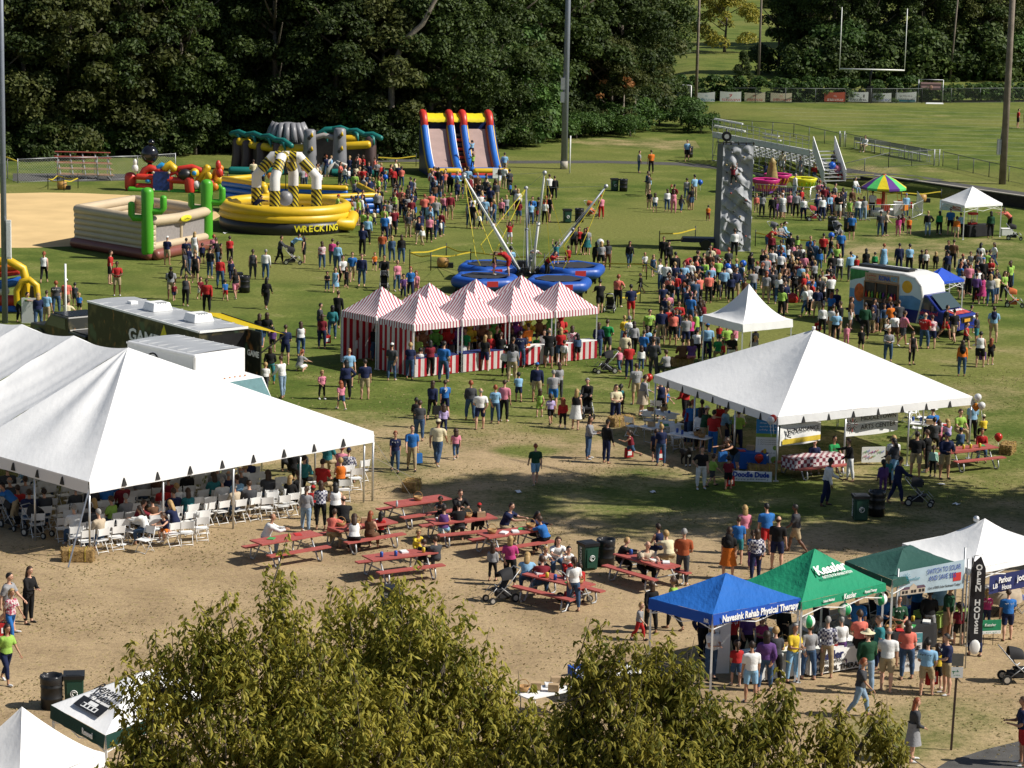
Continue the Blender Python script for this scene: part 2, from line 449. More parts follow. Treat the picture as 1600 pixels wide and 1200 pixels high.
def leaf_cloud(clumps,n,size,rng,up=.35,aspect=.55):
 "n leaf faces spread through the shells of the clumps -> arrays"
 cl = np.array(clumps)
 w = cl[:,3] ** 2;w /= w.sum()
 idx = rng.choice(len(cl),n,p=w)
 d = rng.normal(size=(n,3));d /= np.linalg.norm(d,axis=1)[:,None]
 d[:,2] = np.where(d[:,2] < -.35,-d[:,2],d[:,2])
 r = rng.uniform(.62,1.08,n) * cl[idx,3]
 c = cl[idx,:3] + d * r[:,None] * np.stack([np.ones(n),np.ones(n),cl[idx,4]],1)
 nn = d * .8 + rng.normal(size=(n,3)) * .55 + np.array([0,0,up]);nn /= np.linalg.norm(nn,axis=1)[:,None]
 t = np.cross(nn,rng.normal(size=(n,3)));t /= np.linalg.norm(t,axis=1)[:,None]
 b = np.cross(nn,t)
 s = size * rng.uniform(.6,1.35,n)[:,None]
 v = np.stack([c - t * s,c + b * s * aspect,c + t * s,c - b * s * aspect],1)
 return v.reshape(-1,3)
def quads_mesh(name,v,m):
 me = bpy.data.meshes.new(name);n = len(v) // 4
 me.vertices.add(len(v));me.vertices.foreach_set('co',np.ascontiguousarray(v,np.float32).ravel())
 me.loops.add(n * 4);me.loops.foreach_set('vertex_index',np.arange(n * 4,dtype=np.int32))
 me.polygons.add(n);me.polygons.foreach_set('loop_start',np.arange(0,n * 4,4,dtype=np.int32));me.polygons.foreach_set('loop_total',np.full(n,4,np.int32))
 me.materials.append(m);me.update(calc_edges=True);return me
def crown_clumps(rng,H,Rad,base,nc,rmin,rmax):
 out = []
 for _ in range(nc):
  u = rng.uniform(0,1) ** .8;z = base + (H - base) * u
  env = math.sin(pi * min(1,.16 + .84 * u) ** .9) ** .6
  a = rng.uniform(0,2 * pi);rr = Rad * env * math.sqrt(rng.uniform(.25,1))
  r = rng.uniform(rmin,rmax)
  out.append((rr * cos(a),rr * sin(a),min(z,H - r * .6),r,rng.uniform(.75,1.05)))
 return out
def trunk_mb(H,r,rng,limbs=5,lean=.5):
 b = MB();top = Vector((rng.uniform(-lean,lean),rng.uniform(-lean,lean),H * .75))
 mid = top * .5 + Vector((rng.uniform(-.3,.3),rng.uniform(-.3,.3),0))
 b.tube([(0,0,-.1),(mid.x * .4,mid.y * .4,H * .15),mid,top],[r * 1.35,r,r * .75,r * .3],8)
 for _ in range(limbs):
  t = rng.uniform(.35,.9);p = Vector((0,0,0)).lerp(top,t);a = rng.uniform(0,2 * pi);l = H * rng.uniform(.18,.32)
  q = p + Vector((cos(a) * l,sin(a) * l,l * .7));b.tube([p,p.lerp(q,.5) + Vector((0,0,-.1)),q],[r * .42,r * .3,r * .1],6)
 return b
TREEP = {}
def tree_proto(kind,k):
 key = (kind,k)
 if key in TREEP:return TREEP[key]
 rng = np.random.default_rng(abs(hash(kind)) % 1 + k * 17 + len(kind) * 101)
 P = dict(broad=(15,4.6,.8,80,.65,1.45,21000,.165,'dark'),tall=(18,4.2,2.0,88,.6,1.35,21000,.165,'mid'),
             olive=(11,4.0,.6,66,.5,1.15,15000,.15,'olive'),bright=(9.5,3.4,.4,34,.7,1.3,7000,.22,'bright'),
             yellow=(9,4.2,1.6,36,.7,1.4,9000,.18,'yellow'),bush=(2.6,1.9,.1,18,.45,.85,3600,.12,'mid'),
             vinebush=(2.0,2.2,.05,18,.5,.9,3600,.11,'vine'),cone=(11,4.2,.2,44,.7,1.5,14000,.18,'dark'))[kind]
 H,Rad,base,nc,r0,r1,n,size,lm = P
 if kind == 'cone':
  cl = []
  for _ in range(nc):
   u = rng.uniform(0,1);a = rng.uniform(0,2 * pi);rr = Rad * (1 - u) * math.sqrt(rng.uniform(.3,1));cl.append((rr * cos(a),rr * sin(a),base + .6 + (H - base - 1) * u,rng.uniform(r0,r1),.9))
 else:cl = crown_clumps(rng,H,Rad,base,nc,r0,r1)
 cm = quads_mesh('crown',leaf_cloud(cl,n,size,rng),LEAF[lm])
 tmh = trunk_mb(H,.05 + H * .017,random.Random(k),3 if H < 4 else 7).mesh('trunk',barkm)
 TREEP[key] = (cm,tmh);return TREEP[key]
def tree(name,kind,k,p,sc,rz,label,cat,group=None,lm=None,sq=1.0):
 cm,t = tree_proto(kind,k)
 o = thing(name,label,cat,p,rz,group);o.scale = (sc,sc,sc * sq)
 c = mkobj('crown',cm,o);mkobj('trunk',t,o)
 if lm:
  c.material_slots[0].link = 'OBJECT';c.material_slots[0].material = LEAF[lm]
 return o
rt = random.Random(11)
edge = [(-70,255),(60,250),(150,247),(260,246),(350,240),(460,243),(560,247),(640,250),(720,243),(790,230),(860,216),(930,210),(1000,203)]
def along(e,t):
 d = [0]
 for a,b in zip(e,e[1:]):d.append(d[-1] + math.hypot(b[0] - a[0],b[1] - a[1]))
 s = t * d[-1]
 for i in range(len(e) - 1):
  if s <= d[i + 1]:
   f = (s - d[i]) / (d[i + 1] - d[i]);return e[i][0] + (e[i + 1][0] - e[i][0]) * f,e[i][1] + (e[i + 1][1] - e[i][1]) * f
 return e[-1]
WOOD_G = 'trees of the dark wood behind the field'
n = 0
for row,(back,cnt) in enumerate([(4,19),(8.5,17),(14,16),(21,16)]):
 for i in range(cnt):
  t = (i + rt.uniform(.15,.85)) / cnt
  px,py = along(edge,t);g = G(px,py);p = Vector((g.x + rt.uniform(-1,1),g.y + back + rt.uniform(-1.5,1.5),0))
  if px > 930 and row > 1:continue
  kind = rt.choice(['broad','broad','tall','olive'] if row < 2 else ['tall','tall','broad'])
  sc = rt.uniform(.85,1.15) * (1 + .07 * row) * (1.2 if kind == 'olive' else 1)
  big = 'tall' if sc > 1 else 'smaller'
  where = 'behind the red stand' if px < 190 else 'behind the kiddie train inflatable' if px < 360 else 'behind the jungle inflatable' if px < 600 else 'behind the double slide' if px < 790 else 'behind the grey floodlight pole'
  depth = ['at the front edge of the wood','in the second row of the wood','deep in the wood','at the back of the wood'][row]
  tree('leafy_tree',kind,rt.randrange(3),p,sc,rt.uniform(0,6.3),f'{"olive green" if kind == "olive" else "dark green"} leafy tree {depth} {where}','tree',f'{"olive" if kind == "olive" else "dark"} trees {depth} {where}')
for i in range(30):
 t = (i + rt.uniform(.2,.8)) / 30;px,py = along(edge,t);g = G(px,py)
 where = 'behind the red stand' if px < 190 else 'behind the kiddie train inflatable' if px < 360 else 'behind the jungle inflatable' if px < 600 else 'behind the double slide' if px < 790 else 'behind the grey floodlight pole'
 tree('shrub','bush',rt.randrange(3),(g.x,g.y + rt.uniform(0,3),0),rt.uniform(.7,1.5),rt.uniform(0,6),f'low leafy shrub at the foot of the wood {where}','shrub',f'shrubs at the foot of the wood {where}',lm=rt.choice(['mid','dark','vine']))
g = G(815,232)
for i,(px,py,s) in enumerate([(785,228,.9),(810,226,1.05),(828,220,.85),(770,222,1.1)]):
 q = G(px,py);tree('sumac_tree','bright',i % 3,(q.x,q.y,0),s,i * 1.7,f'light green sumac tree right behind the double slide, {["shorter and nearer the slide", "tallest of the four", "smallest, beside the floodlight pole", "half hidden by the slide"][i]}','tree','light green sumac trees by the slide')
for i,(px,py,s) in enumerate([(850,219,1.3),(880,213,1.1),(955,208,1.2),(1000,203,1.4),(1030,196,1.2),(1065,196,1.2),(1075,205,1.2),(925,213,1.0),(1095,208,.8),(985,213,.9),(900,216,1.0)]):
 q = G(px,py);tree('vine_bush','vinebush',i % 3,(q.x,q.y,0),s,i,f'low bush smothered in green vines, {"beside the floodlight pole" if px < 900 else "under the tree with orange seed heads" if px < 1000 else "left of the grandstand"}','shrub',f'vine covered bushes {"beside the floodlight pole" if px < 900 else "under the orange seeded tree" if px < 1000 else "left of the grandstand"}')
q = G(955,208)
ot = tree('tree_of_heaven','olive',1,(q.x,q.y + 1,0),.78,1.0,'thin pale stemmed tree with orange seed heads at the edge of the vines','tree')
sp = np.random.default_rng(5)
cl = [(sp.normal() * 2.4,sp.normal() * 2.0 - .8,6 + sp.normal() * 1.4,.55,.7) for _ in range(14)]
tag(mkobj('seed_heads',quads_mesh('seed_heads',leaf_cloud(cl,420,.2,sp),leafmat('seed_orange',(.22,.09,.03),(.3,.14,.05))),ot),kind='stuff')
st = MB();st.tube([(-1.3,-2.2,0),(-1.0,-2.2,2.2),(-.6,-2.0,4.6)],[.14,.11,.06],7);st.tube([(1.6,-2.2,0),(1.7,-2.2,2.4),(2.0,-2,4.6)],[.12,.1,.05],7);st.obj('stem',barkp,ot)
for i,(px,py,s,kd) in enumerate([(960,203,1.0,'broad'),(1010,196,1.0,'broad'),(1012,188,.85,'tall'),(905,207,1.15,'tall')]):
 q = G(px,py);tree('leafy_tree',kd,i % 3,(q.x,q.y + 9,0),s,i * 2,f'dense dark tree {["behind the orange seeded tree", "left of the soccer goal", "close behind the soccer goal net", "towering behind the floodlight pole"][i]}','tree')
q = at_y(612,110,G(612,250).y + 2.2);q2 = at_y(680,0,q.y)
lb = MB();m_ = at_y(632,62,q.y)
lb.tube([(q.x - .2,q.y + .4,-.1),(q.x,q.y,q.z * .5),q,m_,at_y(660,38,q.y),q2,q2 + Vector((.8,.3,3))],[.3,.26,.24,.23,.2,.17,.08],8)
tag(lb.obj('dead_trunk',barkp),'leaning bare trunk showing pale through the dark wood','tree')
for i,(px,py,s,kd,lm,lab) in enumerate([
 (1131,92,1.0,'yellow',None,'yellowing tree standing alone on the far lawn'),
 (1216,127,.95,'cone',None,'ivy smothered tree beside the far lawn, left of the goal post'),
 (1266,128,.8,'broad','mid','round tree between the ivy smothered tree and the goal post'),
 (1300,130,1.0,'tall','dark','dark tall tree just left of the goal post'),
 (1350,130,1.0,'tall','dark','dark tall tree framed by the goal post uprights'),
 (1395,130,.95,'broad','dark','dark tree behind the right upright of the goal post'),
 (1440,132,1.0,'broad','mid','mid green tree right of the goal post above the framed picture sign'),
 (1490,132,1.0,'tall','olive','olive tree beside the thin far pole'),
 (1530,132,1.0,'broad','mid','leafy tree between the thin far pole and the thick pole'),
 (1575,132,1.0,'broad','olive','olive tree behind the thick wooden pole'),
 (1630,112,1.1,'tall','mid','leafy tree at the edge beyond the sports field'),
 (1290,84,1.2,'tall','dark','back row tree over the goal post crossbar'),(1370,84,1.2,'tall','dark','back row tree beyond the middle of the goal post'),
 (1460,84,1.25,'tall','dark','back row tree beyond the framed picture sign'),(1550,84,1.25,'tall','dark','back row tree beyond the thick wooden pole'),
 (1245,88,.8,'broad','olive','smaller tree at the right edge of the far lawn'),
 (1022,120,1.1,'tall','mid','tall tree left of the far lawn'),(1160,136,.35,'cone','mid','small conical bush on the lawn behind the hedge')]):
 q = G(px,py);tree('leafy_tree' if kd != 'cone' else 'ivy_tree',kd,i % 3,(q.x,q.y,0),s,i * 1.3,lab,'tree',lm=lm)
for i in range(17):
 px = 1255 + i * 23;q = G(px,136);tree('shrub','bush',i % 3,(q.x,q.y + (i % 3),0),1.5 + .25 * (i * 7 % 5),i,f'dark understorey shrub behind the banner fence, {"left of the goal post" if px < 1330 else "under the goal post" if px < 1430 else "right of the goal post"}','shrub',f'understorey shrubs {"left of" if px < 1330 else "under" if px < 1430 else "right of"} the goal post',lm=('dark','mid','vine')[i % 3])
for i,px in enumerate((1160,1190,1222,1250)):
 q = G(px,8);tree('leafy_tree','broad',i % 3,(q.x,q.y + 30,0),1.2,i,'far dark tree at the top end of the distant lawn','tree','far dark trees at the top of the lawn',lm='dark')
q = G(1208,20);tree('shrub','bush',1,(q.x,q.y,0),1.5,0,'single round shrub near the top of the distant lawn','shrub',lm='olive')
drym = mat('bare_lawn',(.33,.24,.13),rough=.95,var=.2,scale=.2)
lawnm = mat('far_lawn',(.095,.16,.03),rough=.95,var=.2,scale=.12)
b = MB();b.quad((*G(1040,150)[:2],.02),(*G(1300,150)[:2],.02),(*G(1300,-60)[:2],.02),(*G(1040,-60)[:2],.02));structure(b.obj('lawn',lawnm))
for pts in ([(1060,82),(1120,80),(1165,75),(1165,64),(1120,63),(1062,70)],[(1140,19),(1200,20),(1250,21),(1250,16),(1180,15),(1140,15)]):
 b = MB();b.poly([(*G(*p)[:2],.03) for p in pts]);structure(b.obj('bare_ground',drym))
for i,(x,y,s,kd) in enumerate([(24.8,89.5,1.42,'tall'),(30.5,86,1.05,'tall'),(34,90,1.6,'olive')]):
 tree('shade_tree',kd,i % 3,(x,y,0),s,i * 2.1,'tall tree standing right of the field, throwing shade on the grass','tree','shade trees right of the field')
# ---- the cherry trees in front of the camera
cherry = leafmat('cherry_leaf',(.115,.135,.017),(.46,.40,.07),trans=.5,sc=.9)
def leaf_shape(c,d,nrm,L,Wd,curl):
 "a folded drooping leaf: two halves, six points"
 s = np.cross(d,nrm);s /= np.linalg.norm(s,axis=1)[:,None] + 1e-9
 L,Wd = L[:,None],Wd[:,None]
 p0 = c;p1 = c + d * L * .45 + nrm * L * .06;p2 = c + d * L * .96 - nrm * L * curl[:,None]
 a = c + d * L * .42 + s * Wd - nrm * L * .03;b = c + d * L * .42 - s * Wd - nrm * L * .03
 return np.stack([p0,a,p2,p1,p0,p1,p2,b],1).reshape(-1,3)
def cherry_tree(name,label,base,lobes,nshoot,per,seed,nparts):
 rng = np.random.default_rng(seed)
 o = thing(name,label,'tree',base)
 lb = np.array(lobes,float)
 w = lb[:,3] * lb[:,4];w /= w.sum();C,D = [],[];tw = MB()
 for k in range(nshoot):
  i = rng.choice(len(lb),p=w);x,y,z,rx,rz = lb[i]
  d = rng.normal(size=3);d /= np.linalg.norm(d);d[2] = abs(d[2]) * 1.1 - .15;d /= np.linalg.norm(d)
  tip = np.array([x,y,z]) + d * np.array([rx,rx,rz]) * rng.uniform(.45,1.05)
  ln = rng.uniform(.5,1.25);g = d * .8 + np.array([0,0,.75]) + rng.normal(size=3) * .22;g /= np.linalg.norm(g)
  st_ = tip - g * ln * .9
  if k % 4 == 0:tw.tube([st_ - g * .5,st_,tip],[.014,.01,.004],4,caps=False)
  m = int(per * rng.uniform(.6,1.3));t = rng.uniform(0,1,m)
  C.append(st_ + (tip - st_) * t[:,None] + rng.normal(size=(m,3)) * .035)
  side = np.cross(g,rng.normal(size=(m,3)));side /= np.linalg.norm(side,axis=1)[:,None]
  dd = side * .75 + g * rng.uniform(-.1,.5,(m,1)) + np.array([0,0,-.75]);dd /= np.linalg.norm(dd,axis=1)[:,None];D.append(dd)
 C,D = np.concatenate(C),np.concatenate(D);n = len(C)
 up = np.array([0,0,1.]) + rng.normal(size=(n,3)) * .5;nn = up - D * (up * D).sum(1)[:,None];nn /= np.linalg.norm(nn,axis=1)[:,None]
 L = rng.uniform(.12,.195,n);V = leaf_shape(C,D,nn,L,L * .2,rng.uniform(.05,.3,n))
 order = np.argsort(C[:,1])
 Vq = V.reshape(n,8,3)
 for q in order[:nparts]:
  v = Vq[q];me = bpy.data.meshes.new('leaf');c0 = v[0]
  me.from_pydata([tuple(p - c0) for p in (v[0],v[1],v[2],v[3],v[7])],[],[(0,1,2,3),(0,3,2,4)]);me.materials.append(cherry)
  mkobj('leaf',me,o,tuple(c0))
 rest = quads_mesh('crown',Vq[order[nparts:]].reshape(-1,3),cherry)
 tag(mkobj('crown',rest,o),kind='stuff')
 tb_ = MB();tb_.tube([(0,0,0),(.1,.1,2),(0,.2,4.5)],[.28,.22,.17],10)
 for x,y,z,rx,rz in lobes:
  e = Vector((x,y,z));tb_.tube([(0,.1,2.2),e * .5 + Vector((0,0,1.0)),e + Vector((0,0,rz * .3))],[.14,.09,.03],7)
 tb_.obj('trunk',barkm,o);tw.obj('twigs',barkm,o)
 return o
def lob(px,py,Y,rx,rz,base):
 p = at_y(px,py,Y);return (p.x - base[0],Y - base[1],p.z - rz - base[2],rx,rz)
B1 = (-2.6,45.5,0)
cherry_tree('cherry_tree','big olive leaved cherry tree in front, left of the two',B1,
 [lob(300,935,45,1.15,1.6,B1),lob(350,905,45,.8,1.5,B1),lob(240,985,44.8,.8,1.2,B1),lob(765,1000,44.6,.6,1.2,B1),lob(815,1050,44.4,.8,1.2,B1),lob(880,1075,44,.8,1.2,B1),lob(212,1090,44.6,.5,1.1,B1),(*lob(440,832,45.5,.7,1.9,B1),),lob(555,885,46,1.1,1.8,B1),lob(640,862,46,1.0,1.8,B1),lob(700,930,45,1.0,1.5,B1),lob(250,1075,44.5,1.1,1.4,B1),
     lob(400,985,44.5,1.5,1.7,B1),lob(560,1000,44,1.7,1.8,B1),lob(740,1020,44.5,1.2,1.5,B1),lob(330,1120,44,1.6,1.6,B1),lob(500,1130,43.5,1.8,1.6,B1),lob(700,1120,43.5,1.6,1.5,B1),lob(820,1120,44.5,1.0,1.2,B1),
     lob(520,1300,44.5,3.6,2.4,B1),lob(220,1130,44.5,1.0,1.2,B1),lob(470,930,45,1.4,1.8,B1),lob(620,940,45,1.5,1.8,B1),lob(640,1060,44,1.8,1.8,B1),lob(450,1070,44,1.8,1.8,B1),lob(860,1150,44,1.1,1.2,B1)],3300,17,3,150)
tag(mkobj('grass_tufts',quads_mesh('grass_tufts',TUFTV,leafmat('tuft',(.17,.16,.06),(.42,.33,.16),.3))),'short tufts of dry and green grass scattered over the trodden ground','grass',None,'stuff')
B2 = (2.9,43,0)
cherry_tree('cherry_tree','olive leaved cherry tree in front of the blue canopy',B2,
 [lob(940,958,43,.62,1.2,B2),lob(905,1020,43,.6,1.2,B2),lob(1012,965,43,.6,1.2,B2),lob(1055,985,43,.65,1.2,B2),lob(1085,1020,43,.7,1.3,B2),lob(985,1030,42.5,.9,1.5,B2),lob(1130,1045,43,.7,1.2,B2),lob(1180,1060,43,.6,1.0,B2),lob(1222,1042,43.2,.5,.9,B2),
     lob(1170,1130,42.5,1.1,1.3,B2),lob(1310,1078,43,.6,.9,B2),lob(1378,1062,43.2,.5,.9,B2),lob(1060,1130,42,1.4,1.4,B2),lob(900,1130,42.5,1.0,1.2,B2),lob(1290,1150,42.6,.9,1.1,B2),lob(1405,1140,43,.55,.9,B2),
     lob(1130,1300,42.6,3.0,2.0,B2),lob(1000,1100,42.5,1.2,1.4,B2),lob(1100,1120,42.5,1.2,1.3,B2),lob(1240,1140,42.6,.9,1.2,B2),lob(930,1110,42.5,1.0,1.3,B2),lob(860,1110,42.6,.9,1.1,B2)],2500,15,4,150)
# ================================================================== TENTS AND CANOPIES
def clothmat(name,col,wr=.35,sc=1.6,trans=.12,rough=.75):
 m = mat(name,col,rough=rough,var=.03,scale=.8,spec=.3,trans=trans);nb = NB(m)
 h = nb.math('ADD',nb.noise(sc,4,stretch=(1,1,1.4)),nb.math('MULTIPLY',nb.noise(sc * 3.1,3,stretch=(1.8,.7,1)),.4))
 nb.bump(h,wr,.16);return m
TW = clothmat('tent_white',(.80,.80,.80),.16,.9,.07)
TG = clothmat('canopy_green',(.012,.26,.13),.4)
TDG = clothmat('canopy_dark_green',(.02,.075,.062),.3,trans=.05)
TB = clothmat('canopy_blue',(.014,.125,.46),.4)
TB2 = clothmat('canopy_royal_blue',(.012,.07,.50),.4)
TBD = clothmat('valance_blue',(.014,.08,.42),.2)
ALU = mat('aluminium',(.62,.63,.64),rough=.35,var=.06,metal=.7)
STEEL = mat('galvanised',(.42,.43,.44),rough=.5,var=.12,metal=.5)
WHITEP = mat('white_paint',(.78,.78,.77),rough=.45,var=.05)
BLACKP = mat('black_plastic',(.012,.012,.013),rough=.45,var=.2)
DARKGR = mat('dark_slot',(.03,.03,.03),rough=.8)
def ring_stripe(name,c1,c2,period,axis_attr='stripe'):
 m = mat(name,c1,rough=.75,var=0,spec=.3,trans=.12);nb = NB(m)
 at = nb.N.new('ShaderNodeAttribute');at.attribute_name = axis_attr
 f = nb.math('FRACT',nb.math('MULTIPLY',at.outputs['Fac'],1 / period))
 k = nb.math('GREATER_THAN',f,.62 if name == 'stripe_red_white' else .5)
 col = nb.mix(k,c1,c2);nb.base(col);nb.bump(nb.noise(2.2,3),.25,.1)
 for n in nb.N:
  if n.type == 'BSDF_TRANSLUCENT':nb.L.new(col,n.inputs[0])
 return m
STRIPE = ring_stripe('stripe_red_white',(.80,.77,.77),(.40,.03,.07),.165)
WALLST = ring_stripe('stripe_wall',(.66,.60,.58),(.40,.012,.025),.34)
def set_attr(me,vals,name='stripe'):
 a = me.attributes.new(name,'FLOAT','POINT');a.data.foreach_set('value',vals)
def canopy(name,label,cs,peak,zv,roofm,valm,group=None,prof=1.15,valh=.25,legs=(0,1,2,3),stripe=False,sag=.06,legm=None,legr=.028,cat='canopy',n=8,crank=True):
 "cs: four eave corners (bottom of the valance) going round; peak: world point"
 c0 = Vector((sum(c[0] for c in cs) / 4,sum(c[1] for c in cs) / 4,0))
 o = thing(name,label,cat,c0,0,group)
 L = [Vector((c[0],c[1],zv + valh)) - c0 for c in cs];pk = Vector(peak) - c0
 mb = MB();att = []
 for i in range(4):
  a,b = L[i],L[(i + 1) % 4];ed = (b - a).length;rn = random.Random(i * 7 + int(c0.x * 10));ph = [rn.uniform(0,6) for _ in range(4)]
  def fn(u,v,a=a,b=b,ph=ph):
   e = a.lerp(b,u);z = e.z + (pk.z - e.z) * (v ** prof);p = e.lerp(pk,v)
   s = sin(pi * u) * sin(pi * v) * sag
   w = (sin(u * 9 + v * 5 + ph[0]) + sin(u * 17 - v * 8 + ph[1])) * .006 * min(1,ed / 3)
   return Vector((p.x,p.y,z - s + w * sin(pi * u)))
  k = len(mb.v);mb.grid(fn,n,n,0)
  for q in range(k,len(mb.v)):
   iu,iv = divmod(q - k,n + 1);e = a.lerp(b,iu / n).lerp(pk,iv / n);att.append((e - a).dot((b - a).normalized()))
 me = mb.mesh('roof',roofm)
 if stripe:set_attr(me,att)
 mkobj('roof',me,o)
 for i in range(4):
  a,b = L[i],L[(i + 1) % 4];vb = MB();att = [];nn = (b - a).cross(Vector((0,0,1))).normalized();m_ = 14
  for t in (0,1):
   vb._add([a.lerp(b,j / m_) + nn * (.012 + (.02 + .015 * sin(j * 1.9 + i)) * q) - Vector((0,0,valh * q)) for j in range(m_ + 1) for q in (0,.5,1)] if not t else [],[] if t else [(j * 3 + q,(j + 1) * 3 + q,(j + 1) * 3 + q + 1,j * 3 + q + 1) for j in range(m_) for q in (0,1)],0,True)
  me = vb.mesh('valance',valm)
  if stripe:set_attr(me,[(b - a).length * (q // 3) / m_ for q in range(len(vb.v))])
  mkobj('valance',me,o)
 for i in legs:
  a = L[i];lb = MB();inw = (Vector((0,0,a.z)) - a).normalized() * .05
  lb.bar(a + inw - Vector((0,0,.02)),Vector((a.x,a.y,.02)) + inw,legr * 2,mi=0);lb.box((a.x + inw.x,a.y + inw.y,0),(.12,.12,.02));lb.obj('leg',legm or WHITEP,o)
 if crank:
  fb = MB()
  for i in range(4):
   a,b = L[i],L[(i + 1) % 4];d = Vector((0,0,.10));m = a.lerp(b,.5)
   for p,q in ((a - d,m - d * 4),(a - d * 4,m - d),(b - d,m - d * 4),(b - d * 4,m - d)):fb.bar(p * .985 + Vector((0,0,0)),q * .985,.022)
  fb.obj('truss',legm or WHITEP,o)
 return o
def quadpts(l,f,r,z):
 "left, front and right corners as seen -> four world corners"
 a,b,c = G(*l,z),G(*f,z),G(*r,z);return [a,b,c,a + c - b]
def cpeak(cs,py):
 c = Vector((sum(p[0] for p in cs) / 4,sum(p[1] for p in cs) / 4,0));return Vector((c.x,c.y,zat(c,py)))
# ---- the big white frame tent on the right
RT = quadpts((1022,597),(1215,664),(1520,632),2.15)
rt_ = canopy('frame_tent','large square white tent with hipped roof over craft tables',RT,cpeak(RT,515),2.15,TW,TW,prof=1.0,valh=.3,sag=.22,legs=(),cat='tent',n=16,crank=False)
_c = rt_.location
for i in range(4):
 a,b = RT[i],RT[(i + 1) % 4]
 for t in (0,.34,.67):
  p = a.lerp(b,t) - Vector((_c.x,_c.y,0));p.z = 0
  if (i,t) == (2,.67) or (i,t) == (3,.34):pass
  lb = MB();lb.tube([p * .99,p * .99 + Vector((0,0,2.4))],.035,8);lb.box(p * .99,(.2,.2,.02));lb.obj('pole',ALU,rt_)
 sb = MB()
 for k in range(1,8):
  p = a.lerp(b,k / 8) - Vector((_c.x,_c.y,0));p.z = 2.13;nn = (b - a).normalized();oo = (b - a).cross(Vector((0,0,1))).normalized() * .05
  sb._add([p + nn * .09 + oo,p - nn * .09 + oo,p + Vector((0,0,.26)) + oo * 1.1,p + nn * .09 - oo,p - nn * .09 - oo,p + Vector((0,0,.26)) - oo],[(0,1,2),(5,4,3),(0,2,5,3),(1,4,5,2)])
 sb.obj('tent_clip',DARKGR,rt_)
fb = MB();fb.tube([cpeak(RT,515) - _c,cpeak(RT,515) - _c + Vector((0,0,.12))],.07,8);fb.obj('finial',WHITEP,rt_)
# ---- the big white tent on the left: hipped end, sagging bays
ZE = 2.2
A,B = G(139,768,ZE),G(583,688,ZE);AB = (B - A);Wd_ = AB.length;ab = AB.normalized()
rd = Vector((-ab.y,ab.x,0));A2 = G(0,727,ZE);rl = (A2 - A).normalized()
rd = (rd + rl * 1.2).normalized()
mid = A.lerp(B,.5);lo,hi = 2.,14.
for _ in range(50):
 t = (lo + hi) / 2;q = mid + rd * t
 if proj((q.x,q.y,5.2))[0] > 200:lo = t
 else:hi = t
P0 = mid + rd * lo;P0.z = zat(P0,543);BAY = 3.2;NB_ = 7
lt = thing('pole_tent','very large white tent on the left with sagging roof bays over rows of chairs','tent',(A.x,A.y,0));O = Vector((A.x,A.y,0))
VH = .32;up = Vector((0,0,VH))
hip_s = (P0 - mid).length
def ridge(s):
 f = (s / BAY) % 1.0;p = P0 + rd * s;p.z = P0.z - .17 * (sin(pi * f) ** .8 if s > 0 else 0) - (.0 if s < BAY * 7 else 0);return p
def roofpart(fn,nu,nv):
 mb = MB();mb.grid(lambda u,v:fn(u,v) - O,nu,nv);mb.obj('roof_panel',TW,lt)
def endf(u,v):
 e = A.lerp(B,u) + up;p = e.lerp(P0,v);p.z -= .12 * sin(pi * v) * sin(pi * u);return p
roofpart(endf,16,16)
for side,E in ((0,A),(1,B)):
 S1 = E + rd * hip_s
 def tri(u,v,E=E,S1=S1):
  e = E.lerp(S1,u) + up;p = e.lerp(P0,v);p.z -= .16 * sin(pi * v) * (sin(pi * u * 2) ** 2);return p
 roofpart(tri,14,14)
 for k in range(NB_):
  def bay(u,v,k=k,E=E,S1=S1):
   s = (k + u) * BAY;e = S1 + rd * s + up;e.z -= .03 * sin(pi * u);r = ridge(s);r_ = P0 + rd * s
   p = e.lerp(r,v);f = sin(pi * u) ** .9
   wr = .05 * sin(u * 26 + v * 9 + k) * (v ** 2) * (1 - v) * 3 + .045 * sin(v * 24 - u * 9 + k * 2) * (1 - v) * v * (abs(u - .5) * 2) ** 2 * 2
   p.z = e.z + (r.z - e.z) * v - .26 * f * sin(pi * v) + wr;return p
  roofpart(bay,20,26)
for side,(a,b) in enumerate(((A,B),(A,A + rd * (hip_s + NB_ * BAY)),(B,B + rd * (hip_s + NB_ * BAY)))):
 vb = MB();d = (b - a);nn = Vector((d.y,-d.x,0)).normalized() * (1 if side != 1 else -1);k = int(d.length / .6)
 vb._add([a.lerp(b,j / k) - O + Vector((0,0,z)) + nn * (.02 + (VH - z) * (.10 + .05 * sin(j * 1.7))) for j in range(k + 1) for z in (VH + .01,VH / 2,-.06)],[(j * 3 + q,(j + 1) * 3 + q,(j + 1) * 3 + q + 1,j * 3 + q + 1) for j in range(k) for q in (0,1)],0,True)
 vb.obj('valance',TW,lt)
 sb = MB()
 for j in range(1,int(d.length / 1.37)):
  p = a + d.normalized() * (j * 1.37) - O;dn = d.normalized();oo = nn.normalized() * .09
  sb._add([p + dn * .1 + oo,p - dn * .1 + oo,p + Vector((0,0,.26)) + oo,p + dn * .1 - oo,p - dn * .1 - oo,p + Vector((0,0,.26)) - oo],[(0,1,2),(5,4,3),(0,2,5,3),(1,4,5,2)])
 sb.obj('tent_clip',DARKGR,lt)
 for j in range(int(d.length / 3.0) + 1):
  p = a + d.normalized() * (j * 3.0 + .05) - O;p.z = 0
  if side == 2 and j == 0:continue
  lb = MB();lb.tube([p - nn * .05,p - nn * .05 + Vector((0,0,ZE + .2))],.035,8);lb.obj('pole',ALU,lt)
lb = MB();p = B - O;p.z = 0;lb.tube([p,p + Vector((0,0,ZE + .2))],.04,8);lb.obj('pole',ALU,lt)
